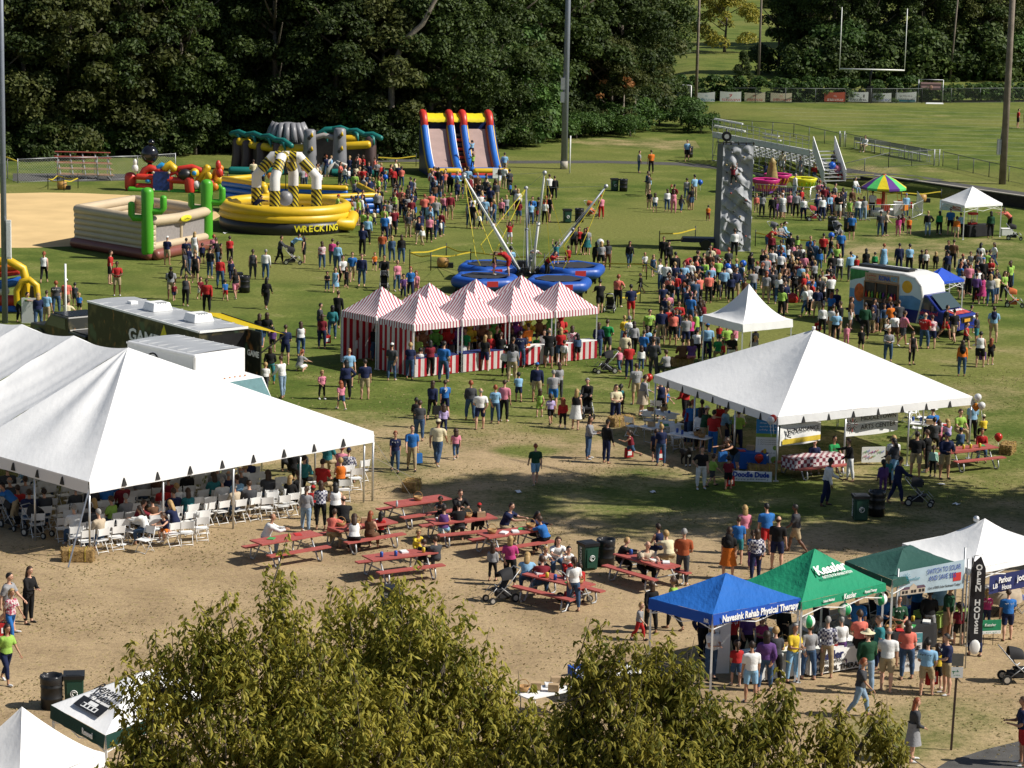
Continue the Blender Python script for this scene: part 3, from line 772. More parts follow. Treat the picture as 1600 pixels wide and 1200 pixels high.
for s in (0,2,4,6):
 p = P0 + rd * s * BAY - O;lb = MB();lb.tube([(p.x,p.y,0),(p.x,p.y,P0.z - .1)],.06,8);lb.obj('centre_pole',ALU,lt)
for a in (A,B):
 gb = MB();q = a + (a - (P0 - Vector((0,0,P0.z)))).normalized() * 0;t = (a - mid).normalized() * 1.2 - rd * .6
 gb.bar(a - O + Vector((0,0,.05)),Vector((a.x,a.y,.05)) - O + t * 1.1,.05,.01);gb.obj('strap',ALU,lt)
# ---- eight red and white striped canopies in two rows
zs = 2.1
F0,F1 = G(646,518,zs),G(721,511,zs);Bk0 = G(587,506,zs)
gx = (G(868,497,zs) - F0) / 3.0;gy = Bk0 - F0
STC = {}
names = ['leftmost','second from left','third from left','rightmost']
for r in (1,0):
 for i in range(4):
  f = F0 + gx * i + gy * r;e = .03
  cs = [f + gy + gx * e - gy * e,f + gx * e + gy * e,f + gx - gx * e + gy * e,f + gx + gy - gx * e - gy * e]
  pk = cpeak(cs,466) if False else None
  c = f + gx * .5 + gy * .5;pk = Vector((c.x,c.y,3.55))
  STC[(r,i)] = canopy('striped_canopy',f'red and white striped canopy, {names[i]} of the {"front" if r == 0 else "back"} row',cs,pk,zs,STRIPE,STRIPE,'striped game canopies',prof=1.12,valh=.28,stripe=True,sag=.05,crank=False)
def stripe_wall(o,a,b,z0,z1,name='side_wall'):
 vb = MB();n = 16;d = (b - a);nn = Vector((d.y,-d.x,0)).normalized()
 vb._add([a.lerp(b,j / n) + nn * .03 * sin(j * 2.1) + Vector((0,0,z)) for j in range(n + 1) for z in (z1,(z0 + z1) / 2,z0)],[(j * 3 + q,(j + 1) * 3 + q,(j + 1) * 3 + q + 1,j * 3 + q + 1) for j in range(n) for q in (0,1)],0,True)
 me = vb.mesh(name,WALLST);set_attr(me,[d.length * (q // 3) / n for q in range(len(vb.v))]);return mkobj(name,me,o)
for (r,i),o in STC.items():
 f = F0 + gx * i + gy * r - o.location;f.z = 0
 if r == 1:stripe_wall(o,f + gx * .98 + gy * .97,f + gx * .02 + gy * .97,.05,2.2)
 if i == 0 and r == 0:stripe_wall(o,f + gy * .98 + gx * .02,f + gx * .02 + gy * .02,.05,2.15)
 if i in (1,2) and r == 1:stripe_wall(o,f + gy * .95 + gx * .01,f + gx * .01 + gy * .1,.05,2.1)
BLUEC = mat('navy_cloth',(.012,.022,.11),rough=.85,var=.1)
for i in range(4):
 f = F0 + gx * i;t = thing('game_counter',f'game counter with striped skirt under the {names[i]} front striped canopy','counter',(*(f + gx * .5 + gy * .12)[:2],0),math.atan2(gx.y,gx.x),'striped game counters')
 w = gx.length * .9;b = MB();b.box((0,0,.84),(w,.6,.04));b.obj('counter_top',BLUEC if i < 2 else WHITEP,t)
 stripe_wall(t,Vector((-w / 2,-.31,0)),Vector((w / 2,-.31,0)),.03,.84,'skirt')
 b = MB();[b.box((x,y,0),(.04,.04,.84)) for x in (-w / 2 + .1,w / 2 - .1) for y in (-.25,.25)];b.obj('frame',STEEL,t)
prz = [mat('plush_' + n,c,rough=.95,var=.2,scale=5) for n,c in (('red',(.4,.02,.02)),('yellow',(.5,.36,.03)),('green',(.10,.30,.05)),('purple',(.16,.04,.22)),('brown',(.2,.1,.05)))]
k = 0
for i in range(4):
 for j in range(4):
  p = F0 + gx * (i + .14 + .24 * j) + gy * .86;k += 1
  b = MB();b.ball((0,0,.30),(.26,.2,.3),10);b.ball((0,0,.72),(.19,.17,.19),10);b.ball((-.13,0,.9),.07,8);b.ball((.13,0,.9),.07,8);b.ball((-.24,-.12,.35),(.1,.1,.16),8);b.ball((.24,-.12,.35),(.1,.1,.16),8);b.ball((-.13,-.2,.06),(.1,.16,.08),8);b.ball((.13,-.2,.06),(.1,.16,.08),8)
  c = ['red','yellow','green','purple','brown'][(i * 2 + j * 3) % 5]
  t = tag(b.obj('plush_prize',prz[(i * 2 + j * 3) % 5]),f'{c} plush prize, {["first", "second", "third", "last"][j]} along the back of the {names[i]} front striped stall','plush toy','plush prizes in the striped stalls');t.location = (p.x,p.y,.95)
  t.rotation_euler = (0,0,.3 * j)
 p = F0 + gx * (i + .5) + gy * .88
 t = thing('prize_shelf',f'long shelf of prizes at the back of the {names[i]} front striped stall','shelf',(p.x,p.y,0),math.atan2(gx.y,gx.x),'prize shelves')
 b = MB();b.box((0,0,.9),(gx.length * .9,.5,.05));b.obj('board',BLUEC,t);b = MB();[b.box((x,0,0),(.05,.4,.9)) for x in (-.9,0,.9)];b.obj('support',STEEL,t)
# ---- smaller canopies
cs = quadpts((1098,503),(1160,519),(1238,511),2.15)
canopy('peaked_canopy','small white canopy with a tall pointed peak behind the large square tent',cs,cpeak(cs,443),2.15,TW,TW,prof=1.75,valh=.35,sag=.0,crank=False)
cs = quadpts((1434,441),(1455,446),(1506,440),2.05)
canopy('pop_up_canopy','plain bright blue canopy just beyond the shaved ice truck',cs,cpeak(cs,418),2.05,TB2,TB2,prof=1.05,valh=.12)
cs = quadpts((1470,316),(1507,325),(1566,321),2.05)
canopy('pop_up_canopy','small white canopy by the retaining wall with popcorn machine beneath',cs,cpeak(cs,291),2.05,TW,TW,prof=1.1,valh=.15)
LOGO = mat('print_white',(.8,.8,.78),rough=.7,var=.03)
def sidetext(o,a,b,s,size,z,m,width=None,out=.05,f=.5,bold=.02,slope=None):
 a,b = Vector(a),Vector(b);d = (b - a).normalized();n = d.cross(Vector((0,0,1)))
 c = a.lerp(b,f) - o.location;c.z = z
 return text_on(o,s,c + n * out,d,(0,0,1),size,m,bold,width)
cs = quadpts((1320,888),(1394,918),(1497,890),2.1)
canopy('pop_up_canopy','faded dark green canopy between the bright green one and the white one',cs,cpeak(cs,858),2.1,TDG,TDG,prof=1.08,valh=.22)
GC = cs = quadpts((1156,922),(1252,953),(1383,923),2.1)
gc = canopy('pop_up_canopy','bright green canopy with white lettering on its roof',cs,cpeak(cs,857),2.1,TG,TG,prof=1.12,valh=.22,sag=.08)
def rooftext(o,cs,pk,s,size,u,v,zv,width,bold=.02,lift=.06):
 a,b = Vector(cs[1]),Vector(cs[2]);a.z = b.z = zv;p = Vector(pk)
 e = a.lerp(b,u);c = e.lerp(p,v);d = (b - a).normalized();upv = (p - a.lerp(b,.5)).normalized()
 n = d.cross(upv);text_on(o,s,c - o.location + n * lift,d,upv,size,LOGO,bold,width)
pk = cpeak(cs,857)
rooftext(gc,cs,pk,'Kessler',.42,.52,.52,2.32,1.2,.03,.03)
rooftext(gc,cs,pk,'INSTITUTE FOR REHABILITATION',.13,.57,.37,2.32,1.2,.005,.03)
sidetext(gc,cs[1],cs[2],'Kessler',.22,2.22,LOGO,.5,.06,.55);sidetext(gc,cs[1],cs[2],'Physical Therapy',.11,2.22,LOGO,.5,.06,.8);sidetext(gc,cs[1],cs[2],'Select Medical',.10,2.22,LOGO,.45,.06,.3)
BC = cs = quadpts((1014,951),(1113,977),(1250,951),2.1)
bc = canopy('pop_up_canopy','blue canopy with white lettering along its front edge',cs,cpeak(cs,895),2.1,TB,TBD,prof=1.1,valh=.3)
sidetext(bc,cs[1],cs[2],'Navesink Rehab Physical Therapy',.27,2.24,LOGO,2.75,.07,.52,.03)
sidetext(bc,cs[0],cs[1],'NR',.16,2.2,LOGO,.16,.06,.93)
WC = cs = quadpts((1410,858),(1517,899),(1662,869),2.15)
wc = canopy('pop_up_canopy','white peaked canopy behind the solar banner',cs,cpeak(cs,810),2.15,TW,TW,prof=1.55,valh=.18,sag=0)
fb = MB();p = cpeak(cs,812) - wc.location;fb.ball(p + Vector((-.25,0,.02)),.1,10);fb.obj('vent_ball',ALU,wc)
NAVY = mat('navy_banner',(.012,.02,.10),rough=.6,var=.08)
RC = cs = quadpts((80,1122),(165,1170),(330,1105),2.1)
DGV = clothmat('valance_forest',(.008,.045,.035),.2)
rc = canopy('pop_up_canopy','grey white canopy with dark green edge and house emblem on its roof',cs,cpeak(cs,1058),2.1,TW,DGV,prof=1.05,valh=.32)
INK = mat('print_black',(.012,.012,.014),rough=.6,var=.05)
pk = cpeak(cs,1058)
a,b,p = Vector(cs[0]),Vector(cs[1]),Vector(pk);a.z = b.z = 2.42;d = (b - a).normalized();upv = (p - a.lerp(b,.5)).normalized();nn = d.cross(upv)
def rleft(s,size,u,v,w,bold):text_on(rc,s,a.lerp(b,u).lerp(p,v) - rc.location + nn * .03,d,upv,size,INK,bold,w)
rleft('Renewal',.42,.52,.60,1.2,.01);rleft('by Andersen',.30,.5,.46,.95,.008)
mb = MB();c = a.lerp(b,.47).lerp(p,.27) - rc.location + nn * .04
def q_(x0,y0,x1,y1,mi):mb.quad(*[c + d * x + upv * y + nn * (.004 * mi) for x,y in ((x0,y0),(x1,y0),(x1,y1),(x0,y1))],mi)
q_(-.62,-.20,.62,.20,0);q_(-.36,-.14,.36,.02,1);q_(-.2,.03,.2,.15,1)
for x in (-.3,-.12,.06,.24):q_(x - .05,-.11,x + .07,-.01,2)
mb.obj('emblem',[INK,LOGO,INK],rc)
sidetext(rc,cs[0],cs[1],'Renewal',.2,2.26,LOGO,.5,.06,.72)
cs = quadpts((-95,1222),(30,1255),(163,1196),2.1)
canopy('pop_up_canopy','plain white canopy in the bottom left corner of the site',cs,cpeak(cs,1104),2.1,TW,TW,prof=1.3,valh=.3)
# ================================================================== POLES, FENCES, STANDS
POLEG = mat('floodlight_steel',(.20,.22,.26),rough=.45,var=.08,metal=.3)
WOODP = mat('pole_wood',(.19,.155,.125),rough=.9,var=.25,scale=1.5,bump=.4)
def pole(name,label,foot,H,r0,r1,m,lean=(0,0),gray=None):
 p = Gt(*foot);o = thing(name,label,'pole',p);b = MB();b.tube([(0,0,-.1),(lean[0] * .5,lean[1] * .5,H * .5),(lean[0],lean[1],H)],[r0,(r0 + r1) / 2,r1],12);b.obj('shaft',m,o);return o
o = pole('floodlight_pole','tall steel floodlight pole in front of the vines, with pale foot',(881,264),22,.26,.17,POLEG)
b = MB();b.tube([(0,0,0),(0,0,.62)],.30,12);b.obj('footing',mat('concrete',(.42,.38,.32),rough=.9,var=.15),o)
for z,h in ((5.2,.8),(6.2,.9)):b = MB();b.box((-.25,-.22,z),(.3,.22,h));b.obj('switch_box',STEEL,o)
o = pole('floodlight_pole','grey steel floodlight pole rising behind the very large left tent',(8,505),22,.15,.12,POLEG)
b = MB();b.box((.25,-.1,3.2),(.24,.12,1.9));b.box((.25,-.15,3.3),(.18,.05,1.7));b.obj('switch_box',WHITEP,o)
o = pole('utility_pole','thick wooden pole with grey meter box at the right, by the field fence',(1566,288),18,.27,.2,WOODP)
b = MB();b.box((-.4,-.05,2.2),(.28,.3,1.1));b.obj('meter_box',STEEL,o);b = MB();b.tube([(-.3,0,3.3),(-.22,0,4.2),(-.2,0,5)],.03,6);b.obj('conduit',STEEL,o)
o = pole('utility_pole','wooden pole behind the soccer goal',(1087,167),14,.16,.12,WOODP)
o = pole('utility_pole','thin wooden pole on the far lawn behind the hedge',(1185,122),14,.15,.11,WOODP)
o = pole('utility_pole','thin leaning pole right of the goal post in front of the far trees',(1484,128),11,.12,.09,WOODP,(.5,0))
o = pole('marker_pole','short white pole standing beside the steel floodlight pole',(890,271),2.9,.05,.05,WHITEP)
o = pole('marker_pole','white tent pole sticking up in front of the black pickup',(103,522),3.4,.06,.05,WHITEP)
q = Gt(1360,161);zc = zat(q,121.5);hw = (G(1420,161).x - G(1326,161).x) / 2
o = thing('goal_post','white football goal post with tall uprights against the dark trees','goal post',q)
YW = mat('goal_white',(.75,.75,.72),rough=.4,var=.03)
b = MB();b.tube([(-hw,0,zc),(hw,0,zc)],.075,8);b.obj('crossbar',YW,o)
for s in (-1,1):b = MB();b.tube([(s * hw,0,zc),(s * hw,0,zc + 6.2)],.045,8);b.obj('upright',YW,o)
b = MB();b.tube([(-.1,.4,0),(-.1,.35,zc - .9),(0,0,zc)],.11,8);b.obj('gooseneck',BLACKP,o);b = MB();b.box((-.1,.35,0),(.6,.6,1.7));b.obj('pad',BLACKP,o)
q = Gt(1079,167);q2 = Gt(1036,163);o = thing('soccer_goal','white soccer goal with grey net at the edge of the sports field','soccer goal',q)
v = q2 - q;bk = Vector((-.2,1.9,0));b = MB();H = 2.1
b.tube([(0,0,0),(0,0,H)],.06,8);b.tube([v,v + Vector((0,0,H))],.06,8);b.tube([(0,0,H),v + Vector((0,0,H))],.06,8);b.obj('frame',WHITEP,o)
b = MB();b.tube([(0,0,H),bk * .4 + Vector((0,0,H)),bk],.04,6);b.tube([v + Vector((0,0,H)),v + bk * .4 + Vector((0,0,H)),v + bk],.04,6);b.tube([bk,v + bk],.04,6);b.obj('stay',STEEL,o)
NET = mat('net_cord',(.30,.32,.30),rough=.8,var=.1)
b = MB()
for i in range(15):
 t = i / 14;a = v * t;b.bar(a + bk * .4 + Vector((0,0,H)),a + bk,.015);b.bar(a + Vector((0,0,H)),a + bk * .4 + Vector((0,0,H)),.015)
for i in range(9):z = H * i / 9;f = 1 - .6 * i / 9;b.bar(bk * f + Vector((0,0,z)),v + bk * f + Vector((0,0,z)),.015)
b.obj('net',NET,o)
# ---- chain link fences: rails, posts and a woven mesh of wire
def fence(name,label,pts,H,post_every,m=STEEL,wire=True,group=None,cell=.16,rail=True,wr=.010):
 o = thing(name,label,'fence',pts[0],0,group);p0 = Vector(pts[0])
 rb,wb = MB(),MB()
 for a,b in zip(pts,pts[1:]):
  a,b = Vector(a) - p0,Vector(b) - p0;L = (b - a).length;n = max(1,round(L / post_every))
  up = Vector((0,0,H))
  if rail:rb.tube([a + up,b + up],.028,6)
  rb.tube([a + Vector((0,0,.06)),b + Vector((0,0,.06))],.012,5)
  for i in range(n + 1):
   p = a.lerp(b,i / n);pb = MB();pb.tube([p,p + up * 1.03],.032,6);pb.obj('post',m,o)
  if wire:
   d = (b - a) / L;k = int(L / cell)
   for i in range(-int(H / cell),k):
    for sgn in (0,1):
     x0,x1 = i * cell,i * cell + H;z0,z1 = (0,H) if sgn == 0 else (H,0)
     if x0 < 0:z0 += (z1 - z0) * (-x0) / H;x0 = 0
     if x1 > L:z1 -= (z1 - z0) * (x1 - L) / max(1e-6,x1 - x0);x1 = L
     if x1 - x0 < .05:continue
     p,q = a + d * x0 + Vector((0,0,z0)),a + d * x1 + Vector((0,0,z1));wdir_ = Vector((0,0,wr))
     wb.quad(p - wdir_,q - wdir_,q + wdir_,p + wdir_)
 rb.obj('rail',m,o)
 if wire:tag(wb.obj('wire_mesh',m,o),kind='stuff')
 return o
FG = 'chain link fences'
h = zat(G(150,284),249)
o = fence('chain_link_fence','long chain link fence behind the red slatted stand',[G(28,286),G(90,283),G(152,282),G(215,280),G(274,276)],1.7,3.4,group=FG,cell=.2,wr=.006)
o = fence('chain_link_fence','short chain link return with yellow top beside the left floodlight pole',[G(28,286),G(12,279),G(0,276),G(-40,274)],1.5,3.0,group=FG,cell=.2,wr=.006)
YTAPE = mat('yellow_guard',(.55,.42,.03),rough=.6,var=.1)
b = MB();p0 = G(28,286);b.tube([Vector((0,0,1.53)),G(12,279) - p0 + Vector((0,0,1.53)),G(0,276) - p0 + Vector((0,0,1.53))],.05,6);b.obj('top_guard',YTAPE,o)
FD = mat('fence_dark',(.12,.13,.13),rough=.55,var=.1,metal=.3)
o = fence('chain_link_fence','chain link fence between the grandstand and the sports field',[Gt(1112,205),Gt(1240,214),Gt(1313,230)],1.15,3.2,FD,group=FG,cell=.2,wr=.005)
o = fence('chain_link_fence','chain link fence behind the players bench',[Gt(1321,230),Gt(1390,245),Gt(1460,258)],1.15,2.6,FD,group=FG,cell=.2,wr=.005)
o = fence('chain_link_fence','low chain link fence on the bank below the players bench',[Gt(1313,266),Gt(1388,262),Gt(1460,257)],1.15,2.6,FD,group=FG,cell=.2,wr=.005)
o = fence('chain_link_fence','chain link fence running past the thick wooden pole',[Gt(1473,260),Gt(1545,277),Gt(1640,298)],1.15,2.8,FD,group=FG,cell=.2,wr=.005)
for px,py in ((1315,230),(1463,260)):
 q = Gt(px,py);b = MB();[b.tube([(x,0,0),(x,0,1.35)],.04,6) for x in (-.2,.2)];[b.bar((-.2,0,z),(.2,0,z),.02) for z in np.linspace(.05,1.3,10)]
 t = tag(b.obj('gate_post',STEEL),f'pale steel gate panel at the {"grandstand" if px < 1400 else "players bench"} end of the field fence','gate');t.location = q
bf = [Gt(1040,161),Gt(1180,161),Gt(1320,162),Gt(1440,161.5),Gt(1620,160)]
o = fence('chain_link_fence','long fence at the far end of the sports field, hung with banners',bf,1.5,3.2,FD,group=FG,cell=.24,wr=.006)
def hedge(label,pts,H,D,n,seed):
 rng = np.random.default_rng(seed);o = thing('vine_hedge',label,'hedge',pts[0]);p0 = np.array(pts[0]);V = []
 seg = [np.array(p) - p0 for p in pts];Ls = [np.linalg.norm(b - a) for a,b in zip(seg,seg[1:])]
 cl = []
 for (a,b),L in zip(zip(seg,seg[1:]),Ls):
  for i in range(int(L / .5)):
   t = (i + rng.uniform()) / int(L / .5);p = a + (b - a) * t
   for z in (.3,H * .35,H * .6,H * .85):cl.append((p[0],p[1] + rng.uniform(-.1,D),z + rng.uniform(-.25,.3) * (H / 2),rng.uniform(.35,.7),.85))
 mkobj('foliage',quads_mesh('foliage',leaf_cloud(cl,n,.15,rng),LEAF['vine']),o)
 b = MB()
 for (a,c) in zip(seg,seg[1:]):b.bar(Vector(a) + Vector((0,D * .5,.05)),Vector(c) + Vector((0,D * .5,.05)),.2,.3)
 b.obj('stem',barkm,o);return o
hp = [Vector(p) + Vector((0,.8,0)) for p in [Gt(1100,161),Gt(1250,161),Gt(1437,161)]]
hedge('long hedge of vines over the fence behind the banners',hp,2.4,1.0,26000,3)
hedge('thinner hedge of vines on the fence under the framed picture sign',[Vector(p) + Vector((0,.8,0)) for p in [Gt(1437,161),Gt(1530,161),Gt(1640,160)]],1.7,.8,9000,4)
hedge('hedge behind the soccer goal',[Gt(1022,168) + Vector((0,3,0)),Gt(1100,158) + Vector((0,2,0))],2.6,1.5,7000,5)
bm = {}
def pm(name,c):return mat(name,c,rough=.65,var=.05)
CREAM = pm('banner_cream',(.66,.58,.42));WHB = pm('banner_white',(.72,.73,.72));REDB = pm('banner_red',(.52,.10,.05));TEALI = pm('print_teal',(.02,.22,.30));REDI = pm('print_red',(.5,.03,.03));BLUEI = pm('print_blue',(.02,.06,.33))
def rag(o,rng,W_,H_,m,rows,y=-.03,x0=-.4,x1=.4):
 "rows of small printed strokes that stand for unreadable print"
 b = MB()
 for z in rows:
  x = x0 * W_ + rng.uniform(0,.1)
  while x < x1 * W_:
   w = rng.uniform(.05,.22);b.quad((x,y,z),(x + w,y,z),(x + w,y,z + .06),(x,y,z + .06));x += w + rng.uniform(.04,.1)
 b.obj('print',m,o)
for i,(px,w,bmat,txt,tmat,lab) in enumerate([
 (1058,34,WHB,'~9',INK,'white banner with script lettering behind the soccer goal net'),(1103,27,WHB,'~8',TEALI,'white banner with green script right beside the wooden pole'),
 (1141,33,WHB,'7',REDI,'white banner with a small red and green numeral'),(1179,32,CREAM,'~7',REDI,'cream banner, nearest the white numeral banner'),
 (1220,33,CREAM,'~9',REDI,'cream banner standing alone left of the red banner'),(1304,33,REDB,'~8',LOGO,'red banner with pale script lettering'),
 (1340,32,WHB,'1 - 1',INK,'sagging white banner beside the goal post pad'),(1376,32,WHB,'~6',BLUEI,'white banner with blue print right of the goal post'),(1415,32,WHB,'~11',INK,'white banner with a teal stripe, last before the picture sign')]):
 q = Gt(px,160.5);s = FPX / q.y;W_ = w / s;H_ = 15 / s
 o = thing('fence_banner',lab,'banner',(q.x,q.y - .12,q.z),0,'banners on the far fence');b = MB();rn = random.Random(i)
 tl,tr = rn.uniform(-.12,.06),rn.uniform(-.1,.06)
 b.grid(lambda u,v:Vector((W_ * (u - .5),-.03 * sin(pi * u),.12 + H_ * v + v * (tl * (1 - u) + tr * u) - .06 * v * sin(pi * u))),6,3);b.grid(lambda u,v:Vector((W_ * (.5 - u),.02,.12 + H_ * v + v * (tl * u + tr * (1 - u)) - .06 * v * sin(pi * u))),6,3);b.obj('sheet',bmat,o)
 text_on(o,txt,(0,-.06,.12 + H_ * .58),(1,0,0),(0,0,1),.42,tmat,.02,W_ * (.62 if len(txt) > 2 else .15))
 rag(o,rn,W_,H_,tmat,[.22,.34],-.06)
 if i == 8:b = MB();b.quad((-W_ * .45,-.06,.14),(W_ * .45,-.06,.14),(W_ * .45,-.06,.3),(-W_ * .45,-.06,.3));b.obj('stripe',TEALI,o)
q = Gt(1454,161);s = FPX / q.y
o = thing('picture_sign','framed sign with a picture of a face hung on a tall steel frame','sign',(q.x,q.y + .3,q.z));W_,H_ = 33 / s,12 / s;z0 = 20 / s
b = MB();b.box((0,0,z0),(W_,.06,H_));b.obj('board',pm('board_mauve',(.16,.10,.10)),o);b = MB();b.quad((-W_ * .48,-.04,z0 + H_ * .75),(W_ * .48,-.04,z0 + H_ * .75),(W_ * .48,-.04,z0 + H_ * .97),(-W_ * .48,-.04,z0 + H_ * .97));b.quad((-W_ * .45,-.04,z0 + H_ * .2),(W_ * .45,-.04,z0 + H_ * .2),(W_ * .45,-.04,z0 + H_ * .5),(-W_ * .45,-.04,z0 + H_ * .5));b.obj('stripe',pm('banner_pink',(.5,.3,.3)),o)
b = MB();b.ball((.02,-.05,z0 + .25),(.17,.02,.24),12);b.obj('portrait',pm('face_print',(.42,.24,.17)),o)
b = MB();[b.tube([(x,.08,0),(x,.08,z0 + H_ + .25)],.05,6) for x in (-1.25,1.25)];b.tube([(-1.25,.08,z0 + H_ + .25),(1.25,.08,z0 + H_ + .25)],.04,6);b.obj('frame',STEEL,o)
b = MB();b.box((0,0,0),(1.9,.3,.14),.1,top=(.9,.5));tag(b.obj('line_marker_board',WHB),'flat white board lying on the grass under the picture sign','board').location = Gt(1460,162.5)
# ---- grandstand of aluminium planks
gs = thing('grandstand','long aluminium grandstand with steel frame and stair, on the tarmac','bleachers',Gt(1215,262))
O = gs.location.copy()
g0,g1 = Gt(1113,252),Gt(1264,267)
ax = (g1 - g0);GL = ax.length;ax.normalize();ay = Vector((-ax.y,ax.x,0));ay = ay if ay.y > 0 else -ay
def gp(a,b,z):return g0 + ax * a + ay * b + Vector((0,0,z)) - O
HB = 2.5
zt = zat(gp(0,0,0) + O,205) - g0.z;HB = max(2.2,min(3.0,zt))
GREYA = mat('weathered_aluminium',(.46,.47,.47),rough=.5,var=.1,metal=.45)
for r in range(6):
 z = HB - .38 * r - .1;y = .2 + .62 * r
 for k in range(4):
  b = MB();a0,a1 = GL * k / 4 + .04,GL * (k + 1) / 4 - .04;b.bar(gp(a0,y,z),gp(a1,y,z),.27,.05);b.obj('seat_plank',GREYA if (r + k) % 3 else WHITEP,gs)
  b = MB();b.bar(gp(a0,y + .3,z - .2),gp(a1,y + .3,z - .2),.3,.04);b.obj('foot_plank',GREYA,gs)
b = MB();n = 16
for i in range(n + 1):
 a = GL * i / n
 b.bar(gp(a,0,0),gp(a,0,HB - .1),.06);b.bar(gp(a,1.8,0),gp(a,1.8,HB - 1.2),.05);b.bar(gp(a,0,HB - .15),gp(a,3.4,.3),.06);b.bar(gp(a,0,.05),gp(a,3.4,.05),.05)
 if i < n:b.bar(gp(a,0,.1),gp(a + GL / n,0,HB - .2),.03) if i % 3 == 0 else None
b.bar(gp(0,0,.5),gp(GL,0,.5),.04);b.bar(gp(0,-.02,HB - .28),gp(GL,-.02,HB - .28),.05,.5);b.obj('understructure',STEEL,gs);b = MB();b.bar(gp(0,-.06,HB - .26),gp(GL,-.06,HB - .26),.03,.44);b.obj('skirting',WHITEP,gs)
b = MB()
for i in range(n + 1):b.bar(gp(GL * i / n,-.1,HB - .2),gp(GL * i / n,-.1,HB + .95),.045)
for z in (.35,.65,.95):b.bar(gp(0,-.1,HB + z),gp(GL,-.1,HB + z),.045)
b.obj('guard_rail',ALU,gs)
for a0,a1,z in ((0,.3,1.0),(.0,.33,.45),(.52,.68,.55),(.52,.7,.25)):
 b = MB();b.bar(gp(GL * a0,.1,HB + z),gp(GL * a1,.1,HB + z),.12,.12);b.obj('hand_rail',WHITEP,gs)
b = MB();rr = []
for s,yy in ((0,.2),(1,2.1)):
 for k in range(8):
  p = gp(GL + .1 + .0 * k,yy,HB + .95 - .14 * k);q = gp(GL + 1.9,yy,1.0 - .14 * k)
  bb = MB();bb.bar(p,q,.05,.10);bb.obj('slat',WHITEP,gs)
 bb = MB();bb.bar(gp(GL + .1,yy,HB - .2),gp(GL + .1,yy,HB + 1),.06);bb.bar(gp(GL + 1.9,yy,0),gp(GL + 1.9,yy,1.05),.06);bb.obj('newel',ALU,gs)
for k in range(9):
 bb = MB();bb.bar(gp(GL + .2 + .2 * k,.25,HB - .15 - .26 * k),gp(GL + .2 + .2 * k,2.05,HB - .15 - .26 * k),.28,.04);bb.obj('tread',GREYA,gs)
# ---- red slatted stand on the left
rs = thing('slatted_stand','small five row stand with weathered red planks behind the chain link fence','bleachers',G(135,281))
REDW = mat('red_plank',(.34,.085,.06),rough=.8,var=.2);TANW = mat('bare_plank',(.42,.26,.16),rough=.85,var=.2)
L2 = (G(178,281).x - G(88,281).x) / 2;sc = 281 + 172;
for k in range(5):
 z = .35 + .36 * k;y = -.1 + .5 * k;s = -.12 * k
 b = MB();b.box((s * 1.2,y,z),(L2 * 2,.28,.05));b.obj('plank',REDW if k > 2 else TANW,rs)
 if k:b = MB();b.box((s * 1.2,y - .26,z - .3),(L2 * 2,.24,.04));b.obj('plank',TANW if k < 3 else REDW,rs)
b = MB()
for i in range(5):
 x = -L2 + .2 + i * (2 * L2 - .4) / 4;b.bar((x,-.2,.05),(x - .6,2.2,.05),.06);b.bar((x,-.2,.3),(x - .6,2.0,1.75),.06);b.bar((x - .6,2.0,0),(x - .6,2.0,1.75),.06);b.bar((x,-.1,0),(x,-.1,.35),.06)
b.obj('frame',STEEL,rs)
q0,q1 = Gt(1338,232),Gt(1452,253);d = q1 - q0;o = thing('players_bench','long grey players bench beyond the fence of the sports field','bench',q0)
b = MB();n_ = (Vector((-d.y,d.x,0))).normalized() * .22;b.bar(Vector((0,0,.5)),d + Vector((0,0,.5)),.32,.06);b.obj('seat',GREYA,o);b = MB();b.bar(Vector((0,0,.85)) - n_,d + Vector((0,0,.85)) - n_,.05,.3);b.obj('backrest',GREYA,o)
for i in range(9):b = MB();p = d * (i / 8);b.bar(p,p + Vector((0,0,.5)),.05);b.bar(p - n_,p - n_ + Vector((0,0,.95)),.05);b.bar(p + n_ * .8,p - n_,.05);b.obj('leg',STEEL,o)
# ================================================================== INFLATABLES AND RIDES
def vinyl(name,c,var=.06):return mat(name,c,rough=.42,var=var,scale=1.2,bump=.18,bscale=3.0,spec=.5)
VY = vinyl('vinyl_yellow',(.62,.40,.012));VB = vinyl('vinyl_blue',(.02,.13,.48));VR = vinyl('vinyl_red',(.52,.035,.02));VG = vinyl('vinyl_green',(.07,.36,.02))
VN = vinyl('vinyl_navy',(.012,.03,.14));VGY = vinyl('vinyl_grey',(.20,.20,.215),.15);VTL = vinyl('vinyl_teal',(.01,.15,.13));VBR = vinyl('vinyl_brown',(.075,.045,.042),.2)
VW = vinyl('vinyl_white',(.68,.66,.64));VBG = vinyl('vinyl_beige',(.50,.40,.27));VMR = vinyl('vinyl_maroon',(.20,.06,.045));VBK = vinyl('vinyl_black',(.014,.014,.015));VPK = vinyl('vinyl_slide',(.40,.28,.25),.1);VO = vinyl('vinyl_orange',(.60,.18,.015))
def frame_at(foot,rz,name,label,cat):return thing(name,label,cat,G(*foot),R(rz))
